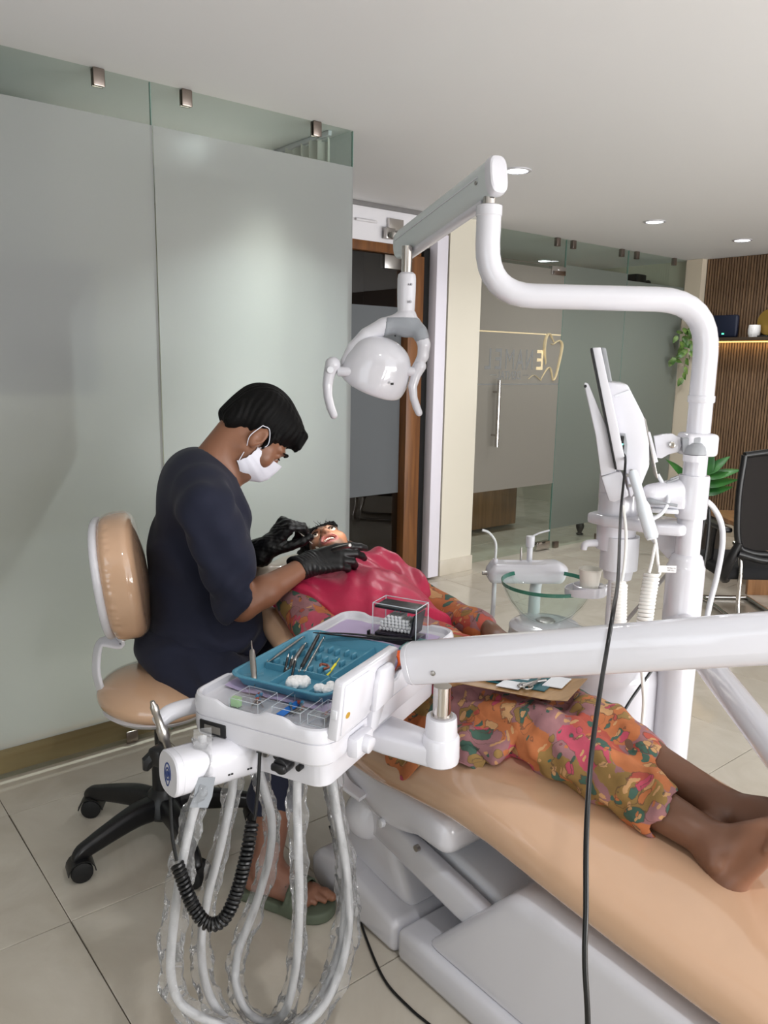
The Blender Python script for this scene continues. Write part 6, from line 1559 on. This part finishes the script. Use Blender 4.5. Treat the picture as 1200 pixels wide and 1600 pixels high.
# floral print
def floral(name):
    m, nt, out = nodes(name)
    b = nt.nodes.new('ShaderNodeBsdfPrincipled'); b.inputs['Roughness'].default_value = .85
    tc = nt.nodes.new('ShaderNodeTexCoord'); L = nt.links.new
    nz = nt.nodes.new('ShaderNodeTexNoise'); nz.inputs['Scale'].default_value = 8; nz.inputs['Detail'].default_value = 5; L(tc.outputs['Object'], nz.inputs['Vector'])
    sb = nt.nodes.new('ShaderNodeVectorMath'); sb.operation = 'MULTIPLY_ADD'; sb.inputs[1].default_value = (.13, .13, .13); L(nz.outputs['Color'], sb.inputs[0]); L(tc.outputs['Object'], sb.inputs[2])
    def petals(scale, thr, off, stops, stretch=(1, 1, 1)):
        mp = nt.nodes.new('ShaderNodeMapping'); mp.inputs['Location'].default_value = off; mp.inputs['Scale'].default_value = stretch; mp.inputs['Rotation'].default_value = (off[0], off[1], .6); L(sb.outputs[0], mp.inputs[0])
        v = nt.nodes.new('ShaderNodeTexVoronoi'); v.inputs['Scale'].default_value = scale; L(mp.outputs[0], v.inputs['Vector'])
        sp = nt.nodes.new('ShaderNodeSeparateColor'); L(v.outputs['Color'], sp.inputs[0])
        r = nt.nodes.new('ShaderNodeValToRGB'); r.color_ramp.interpolation = 'CONSTANT'
        while len(r.color_ramp.elements) < len(stops): r.color_ramp.elements.new(.5)
        for e, (p, c) in zip(r.color_ramp.elements, stops): e.position = p; e.color = c
        L(sp.outputs['Red'], r.inputs[0])
        lt = nt.nodes.new('ShaderNodeMath'); lt.operation = 'LESS_THAN'; lt.inputs[1].default_value = thr; L(v.outputs['Distance'], lt.inputs[0])
        return r.outputs[0], lt.outputs[0], v.outputs['Distance']
    MAU, OR, OL, TE, PK, CR, RD = srgb(152, 108, 112), srgb(186, 112, 68), srgb(146, 116, 66), srgb(66, 98, 86), srgb(186, 76, 98), srgb(196, 152, 106), srgb(178, 82, 68)
    c1, m1, d1 = petals(11, .60, (.3, .1, .2), [(0, OR), (.26, OL), (.45, RD), (.60, MAU), (.74, OR), (.90, PK)], (1, .7, 1))
    c2, m2, d2 = petals(22, .33, (1.3, 2.1, .7), [(0, PK), (.16, TE), (.34, CR), (.52, OL), (.68, OR), (.84, TE)], (.7, 1.3, 1))
    c3, m3, d3 = petals(34, .26, (2.7, .4, 1.9), [(0, CR), (.30, OR), (.55, TE), (.75, CR)], (.45, 1.6, 1))
    c0, m0, d0 = petals(17, .40, (3.1, 1.7, 2.6), [(0, OL), (.22, TE), (.36, OR), (.55, MAU), (.75, CR), (.88, RD)], (1.2, .8, 1))
    base = nt.nodes.new('ShaderNodeRGB'); base.outputs[0].default_value = MAU; cur = base.outputs[0]
    for c, k in ((c1, m1), (c0, m0), (c2, m2), (c3, m3)):
        mx = nt.nodes.new('ShaderNodeMixRGB'); L(k, mx.inputs[0]); L(cur, mx.inputs[1]); L(c, mx.inputs[2]); cur = mx.outputs[0]
    for d_, thr in ((d0, .40), (d2, .33)):   # fine dark outlines round the motifs
        s_ = nt.nodes.new('ShaderNodeMath'); s_.operation = 'SUBTRACT'; s_.inputs[1].default_value = thr; L(d_, s_.inputs[0])
        ab = nt.nodes.new('ShaderNodeMath'); ab.operation = 'ABSOLUTE'; L(s_.outputs[0], ab.inputs[0])
        lt = nt.nodes.new('ShaderNodeMath'); lt.operation = 'LESS_THAN'; lt.inputs[1].default_value = .016; L(ab.outputs[0], lt.inputs[0])
        hf = nt.nodes.new('ShaderNodeMath'); hf.operation = 'MULTIPLY'; hf.inputs[1].default_value = .6; L(lt.outputs[0], hf.inputs[0])
        mx = nt.nodes.new('ShaderNodeMixRGB'); L(hf.outputs[0], mx.inputs[0]); L(cur, mx.inputs[1]); mx.inputs[2].default_value = srgb(84, 62, 54); cur = mx.outputs[0]
    w = nt.nodes.new('ShaderNodeTexNoise'); w.inputs['Scale'].default_value = 38; w.inputs['Detail'].default_value = 3; L(sb.outputs[0], w.inputs['Vector'])
    rr = nt.nodes.new('ShaderNodeValToRGB'); rr.color_ramp.elements[0].color = (.62, .62, .62, 1); rr.color_ramp.elements[1].color = (1.2, 1.15, 1.1, 1); L(w.outputs['Fac'], rr.inputs[0])
    mm = nt.nodes.new('ShaderNodeMixRGB'); mm.blend_type = 'MULTIPLY'; mm.inputs[0].default_value = .8; L(cur, mm.inputs[1]); L(rr.outputs[0], mm.inputs[2])
    L(mm.outputs[0], b.inputs['Base Color']); L(b.outputs[0], out.inputs[0]); return m
FLOR = floral('floral_cotton')
# tunic
f = Field((1.02, .98, .42), (1.80, 2.08, .90), .0055)
f.ell((1.39, 1.81, .687), (.165, .20, .095), None, .05); f.ell((1.39, 1.58, .62), (.150, .19, .085), None, .06); f.ell((1.39, 1.42, .582), (.165, .16, .080), None, .06)
f.cap((1.315, 1.40, .580), (1.315, 1.08, .588), .076, .070, .05); f.cap((1.465, 1.40, .585), (1.455, 1.08, .592), .076, .066, .05)
f.rbox((1.26, 1.22, .555), (.07, .15, .018), .015, [(.96, 0, -.28), (0, 1, 0), (.28, 0, .96)], .04)
f.cap(nk + (-.14, -.05, -.02), nk + (.14, -.05, -.02), .062, .062, .04)
for s_, e_, w_ in (((1.225, 1.93, .715), (1.165, 1.72, .67), (1.24, 1.52, .70)), ((1.56, 1.93, .725), (1.635, 1.72, .64), (1.60, 1.48, .66))):
    s_, e_, w_ = map(np.array, (s_, e_, w_)); f.cap(s_, e_, .066, .056, .04); f.cap(e_, e_ + (w_ - e_) * .8, .055, .045, .03)
f.rbox((1.18, 1.38, .530), (.07, .15, .014), .012, [(.94, 0, -.34), (0, 1, 0), (.34, 0, .94)], .05)
f.cut((1.3, 1.075, .6), (.22, -1, -.42), .006)
f.cap(Pp(0, 0, -.06), nk, .05, .058, .004, 's')
f.warp(lambda X, Y, Z: (.25 + .75 * np.clip((1.62 - Y) / .08, 0, 1)) * .006 * np.sin(Y * 60 + 2.5 * np.sin(X * 24) + Z * 40) * np.clip((1.3 - X) / .1, .3, 1) + (.25 + .75 * np.clip((1.62 - Y) / .08, 0, 1)) * .004 * np.sin(X * 75 + 30 * Y + 2 * np.sin(Z * 50)))
mk('tunic', f.geo(), FLOR, pa)
# trousers
cR = kR + (aR - kR) * .64; cL = kL + (aL - kL) * .44
f = Field((1.10, .60, .40), (1.70, 1.46, .78), .005)
for h_, k_, c_, a_ in ((hR, kR, cR, aR), (hL_, kL, cL, aL)):
    f.cap(h_, k_, .072, .064, .04); l_ = (a_ - k_) / np.linalg.norm(a_ - k_); f.cap(k_, c_ + l_ * .01, .064, .058, .04)
    f.cut(c_ + l_ * .05, l_, .003) if k_ is kR else None
    f.cap(c_ + l_ * .030, c_ + l_ * .20, .050, .058, .003, 's')
f.warp(lambda X, Y, Z: .0042 * np.sin(Y * 52 - X * 46 + 2 * np.sin(Z * 45)) + .0022 * np.sin(Y * 110 + 2.4 * np.sin(X * 40) - Z * 60))
mk('trousers', f.geo(), FLOR, pa)
# crumpled tunic tail hanging by the near edge of the seat
g = []
for i in range(46):
    y = 1.10 + .40 * i / 45; row = []; zt = np.interp(y, S[:, 0], S[:, 1])
    for j in range(16):
        t = j / 15; e_ = 1 + .10 * math.sin(y * 31) + .07 * math.sin(y * 67 + 1); x = 1.275 - .178 * t * e_ * (.55 + .45 * min(1, (y - 1.08) / .18))
        z = zt + .016 + .020 * (1 - t) + .007 * math.sin(y * 70 + t * 4) + .006 * math.sin(t * 20 + y * 38) - .022 * max(0, t - .5) / .5 - .050 * max(0, (1.125 - x) / .04) ** 1.4
        row.append((x + .005 * math.sin(y * 60 + t * 5), y, z))
    g.append(row)
mk('tunic_tail', sheet(g, .003), FLOR, pa)
# red bib
f = Field((1.10, 1.48, .55), (1.72, 2.10, .92), .0045)
f.ell((1.39, 1.81, .692), (.180, .208, .109), None, .05); f.cap(nk + (-.15, -.05, -.018), nk + (.15, -.05, -.018), .070, .070, .04); f.cap((1.225, 1.93, .715), (1.19, 1.80, .695), .071, .066, .04); f.cap((1.56, 1.93, .725), (1.60, 1.80, .69), .072, .066, .04); f.ell((1.39, 1.62, .645), (.165, .15, .095), None, .05)
f.cap(nk + (0, -.02, 0), nk + (Pp(0, -.02, -.07) - nk) * .35, .068, .060, .03)
inner = f.d.copy()
f.cut((1.39, 1.60, .6), (0, -1, -.15), .004); f.cut((1.39, 1.60, .615), (0, .22, -1), .004); f.cut((1.20, 1.8, 0), (-1, -.30, 0), .004); f.cut((1.615, 1.8, 0), (1, -.2, 0), .004)
f.cap(Pp(0, .005, -.075), Pp(0, 0, .0), .0585, .07, .004, 's')
f.cut(nk + (0, .075, .02), (0, .9, .42), .004)
f.warp(lambda X, Y, Z: .0026 * np.sin(X * 90 + 20 * Y + 2 * np.sin(Y * 30)) * np.clip((Y - 1.6) / .2, .3, 1) + .0026 * np.sin(Y * 55 - X * 38 + 2.2 * np.sin(X * 26)))
bib = mk('bib', f.geo(), BIBRED, pa)
mk('bib_tie', tube([nk + (-.045, -.035, .070), nk + (-.075, -.06, .062), nk + (-.085, -.10, .055)], [.004, .006, .003], 8, 5), BIBRED, bib)

# ---- tools held at the mouth
mt_ = thing('mouth_mirror', MOUTH, 'thin steel dental mirror held in the black glove above the patient cheek', 'instrument')
m0, m1 = np.array((1.266, 2.024, 0.918)), np.array((1.304, 1.954, 0.862))
mk('stem', cyl(m0, m1, .0022, 10), CHROME, mt_); mk('handle', cyl(m0 - (m1 - m0) * .12, m0, .0042, 12, .001), STEEL, mt_)
mk('mirror_disc', lathe([(.0, 0), (.011, 0), (.011, .002), (.0, .002)], m1 + (m1 - m0) * .25, 20, axz((.3, -.4, .8)), False, False), CHROME, mt_)
hp2 = thing('dental_handpiece', MOUTH, 'steel tipped dental handpiece held in the near black glove at the patient chin', 'handpiece')
h0, h1 = np.array((1.288, 1.740, 0.902)), np.array((1.293, 1.870, 0.857))
mk('barrel', lathe([(.0045, 0), (.0062, .002), (.0070, .03), (.0070, .07), (.006, .09), (.004, .10)], h0, 16, axz(h1 - h0)), STEEL, hp2)

# ---- leaflet with sealed instrument pouches resting on the lap
lf = thing('leaflet_board', (1.46, 1.25, .72), 'brown printed card carrying teal and white instrument pouches on the patient lap', 'card')
l0, l1, l2, l3 = np.array((1.193, 1.250, 0.690)), np.array((1.343, 1.007, 0.680)), np.array((1.483, 1.058, 0.680)), np.array((1.318, 1.266, 0.690))
g = [[(l0 * (1 - u) + l1 * u) * (1 - v) + (l3 * (1 - u) + l2 * u) * v + TU * (.010 * math.sin(u * 3.1) * 0 + .006 * (u > .85) * (u - .85) / .15) for v in np.linspace(0, 1, 8)] for u in np.linspace(0, 1, 16)]
mk('card', sheet(g, .0012), wood('printed_wood_card', srgb(132, 98, 62), srgb(176, 140, 98), 'X', 14, .3, 6), lf)
def onl(u, v, h=.003): return (l0 * (1 - u) + l1 * u) * (1 - v) + (l3 * (1 - u) + l2 * u) * v + TU * h
def patch(u0, u1, v0, v1, h, th=.002): return sheet([[onl(u, v, h) for v in np.linspace(v0, v1, 4)] for u in np.linspace(u0, u1, 5)], th)
mk('teal_pouch', patch(.30, .78, .25, .92, .004), mat('teal_print', srgb(46, 96, 104), .25), lf)
mk('white_label', join(patch(.42, .60, .10, .40, .006), patch(.72, .88, .45, .9, .006), patch(.50, .58, .55, .85, .0065)), mat('white_print', srgb(224, 226, 230), .3), lf)
mk('dark_pouch', patch(.12, .42, .30, .85, .010, .006), mat('dark_foil', srgb(34, 38, 40), .2), lf)
sc_ = mk('steel_scissors', join(tube([onl(.60, .25, .009), onl(.66, .45, .010), onl(.72, .60, .010)], .003, 8, 4), tube([onl(.66, .22, .009), onl(.67, .45, .010), onl(.66, .65, .010)], .003, 8, 4), tube([onl(.60 + .03 * math.cos(a), .25 + .10 * math.sin(a), .009) for a in np.linspace(0, 6.28, 13)], .002, 6), tube([onl(.66 + .03 * math.cos(a), .20 + .10 * math.sin(a), .009) for a in np.linspace(0, 6.28, 13)], .002, 6)), STEEL, lf)


# ============================================================ OFFICE CHAIR, DESK AND PLANTS
oc = thing('office_chair', (4.45, 2.15, 0), 'black mesh backed office chair on chrome cantilever legs, cut by the right edge', 'chair')
OXa = np.array((.779, -.626, 0)); OYa = np.array((.626, .779, 0)); OD = 4.29; opx = OD / 1232.8
OC0 = np.array((4.315, 1.947, 0.682))
def OP(px, py, dy=0.0): return OC0 + OXa * (px - 1212) * opx - TU * (py - 790) * opx + OYa * dy
fr = [(1156, 712), (1212, 706), (1272, 712), (1274, 780), (1268, 850), (1240, 868), (1212, 870), (1180, 866), (1160, 850), (1153, 780), (1156, 712)]
mk('back_frame', tube([OP(x, y, .02 * math.cos((x - 1212) / 40)) for x, y in fr], .018, 10, 5), BLACKP, oc)
mk('back_mesh', sheet([[OP(1156 + 116 * u, 712 + 152 * v, .03 - .03 * (2 * u - 1) ** 2) for v in np.linspace(0, 1, 10)] for u in np.linspace(0, 1, 10)], .004), mat('black_mesh', srgb(30, 26, 25), .9, bump=(600, .5, .002)), oc)
for q_ in (tube([OP(1162, 850, .0), OP(1152, 880, .02), OP(1150, 905, .06), OP(1160, 918, .12)], [.02, .03, .032, .03], 10, 5), tube([OP(1262, 850, .0), OP(1272, 880, .02), OP(1274, 905, .06), OP(1264, 918, .12)], [.02, .03, .032, .03], 10, 5)):
    mk('back_support', q_, BLACKP, oc)
mk('seat', obox(OP(1212, 905, .28), (.48, .48, .075), [OXa, OYa, TU], .03, 3), mat('black_fabric', srgb(24, 24, 26), .9), oc)
mk('lumbar_bar', tube([OP(1160, 868, .0), OP(1212, 880, .02), OP(1266, 868, .0)], .022, 10, 5), BLACKP, oc)
for sx, x0 in ((-1, 1146), (1, 1280)):
    mk('armrest', join(obox(OP(x0, 833, .16), (.055, .26, .03), [OXa, OYa, TU], .012), tube([OP(x0, 836, .20), OP(x0, 860, .22), OP(x0 + sx * -4, 900, .26)], .016, 8, 4)), BLACKP, oc)
pl = lambda px, dy, z: np.array((*(OP(px, 790, dy)[:2]), z))
mk('cantilever_frame', join(*[tube([pl(x, .14, .44), pl(x, .06, .40), pl(x, .03, .30), pl(x, .02, .12), pl(x, .0, .03), pl(x, .06, .013), pl(x, .20, .013), pl(x, .50, .013)], .0125, 12, 6) for x in (1172, 1252)], tube([pl(1172, .50, .013), pl(1252, .50, .013)], .0125, 12)), CHROME, oc)
dk = thing('desk', OP(1240, 930, -.3) * (1, 1, 0), 'brown wooden desk side at the right edge behind the black chair', 'desk')
dx = np.array((4.670, 2.131, 0.000)) + OYa * .25
mk('side_panel', obox(dx + OXa * .30 + TU * .20, (.55, .03, .40), [OXa, OYa, TU], .002), WOODB, dk)
mk('desk_top', obox(dx + OXa * .34 + OYa * .3 + TU * .415, (.70, .65, .03), [OXa, OYa, TU], .004), WOODB, dk)

LEAF = mat('pothos_leaf', srgb(52, 92, 36), .4, var=(18, srgb(112, 138, 70), 2)); STEM = mat('plant_stem', srgb(74, 100, 46), .6); DLEAF = mat('broad_leaf', srgb(34, 84, 38), .35, var=(9, srgb(60, 120, 54), 3))
def leaf(p, d, n, L, w, curl=.25):
    d = np.array(d, float); d /= np.linalg.norm(d); n = np.array(n, float); n -= d * (n @ d); n /= np.linalg.norm(n); s = np.cross(d, n); g = []
    for i in range(8):
        t = i / 7; ww = w * (math.sin(math.pi * min(1, t * .92 + .08) ** .75)) ** .9 * (1 - .15 * t) + .0004
        c = np.array(p) + d * L * t - n * curl * L * t * t
        g.append([c + s * ww * q + n * (-abs(q) * ww * .25 + (.12 * ww if q else 0)) for q in (-1, -.5, 0, .5, 1)])
    return sheet(g, .0008)
ph = thing('hanging_plant', (6.330, 3.731, 1.701), 'green pothos trailing from the end of the lit shelf behind the white post', 'plant')
pb = np.array((6.330, 3.708, 1.701))
mk('pot', lathe([(.0, 0), (.05, 0), (.066, .10), (.068, .105), (.062, .105), (.058, .09), (.0, .088)], (6.34, pb[1] - .06, 1.656), 28, None, False, False), mat('pot_white', srgb(220, 218, 214), .4), ph)
R_ = np.random.default_rng(5)
vines = [[(1078, 512), (1066, 530), (1060, 548), (1056, 562), (1050, 566)], [(1080, 512), (1074, 540), (1072, 570), (1070, 590), (1066, 606)], [(1078, 510), (1062, 520), (1052, 528)], [(1082, 512), (1078, 545), (1076, 560)], [(1080, 510), (1070, 515), (1062, 512)], [(1078, 514), (1064, 545), (1054, 560), (1046, 560)]]
for k, v in enumerate(vines):
    P3 = [np.array(pb) + np.array((-.06 + .015 * k, 0, 0)) * 0 + OXa * (x - 1082) * .0051 - TU * (y - 520) * .0051 - OYa * (.02 + .01 * k) for x, y in v]
    mk('vine', tube(P3, .0022, 6, 5), STEM, ph)
    Q = spline(P3, 4)
    for i in range(1, len(Q), 2 if k < 4 else 3):
        dd = np.array((R_.uniform(-1, 1), R_.uniform(-1, .4), R_.uniform(-1.2, .5))); mk('leaf', leaf(Q[i], dd, (-.6, -.7, .5), R_.uniform(.055, .085), R_.uniform(.020, .030)), LEAF, ph)
bp_ = thing('potted_plant', (5.975, 3.243, 0.000), 'broad leaved green plant in a dark pot behind the white post', 'plant')
bb = np.array((5.598, 3.063, 0.334)); b0_ = np.array((bb[0], bb[1], 0))
mk('pot', lathe([(.0, 0), (.13, 0), (.17, .30), (.175, .31), (.16, .31), (.155, .27), (.0, .26)], b0_, 32, None, False, False), mat('dark_pot', srgb(58, 52, 48), .5), bp_)
m6 = 6.0 / 1232.8
def bpnt(px, py, dy=0): return bb + OXa * (px - 1098) * m6 - TU * (py - 800) * m6 + OYa * dy
for (x0, y0, x1, y1, w) in ((1075, 752, 1035, 722, .055), (1080, 760, 1060, 740, .05), (1098, 745, 1146, 736, .05), (1098, 738, 1128, 716, .045), (1098, 757, 1142, 752, .05), (1096, 770, 1135, 764, .05), (1090, 745, 1076, 715, .05), (1094, 742, 1104, 712, .05), (1085, 768, 1050, 757, .05)):
    mk('stalk', tube([b0_ + TU * .26 + OXa * (x0 - 1090) * .001, (b0_ + TU * .45 + bpnt(x0, y0)) / 2, bpnt(x0, y0)], .006, 6, 5), STEM, bp_)
    a_, b_ = bpnt(x0, y0), bpnt(x1, y1, -.05); L = np.linalg.norm(b_ - a_)
    mk('leaf', leaf(a_, b_ - a_ + TU * .05, (-.35, -.45, .8), L * 1.08, w, .16), DLEAF, bp_)
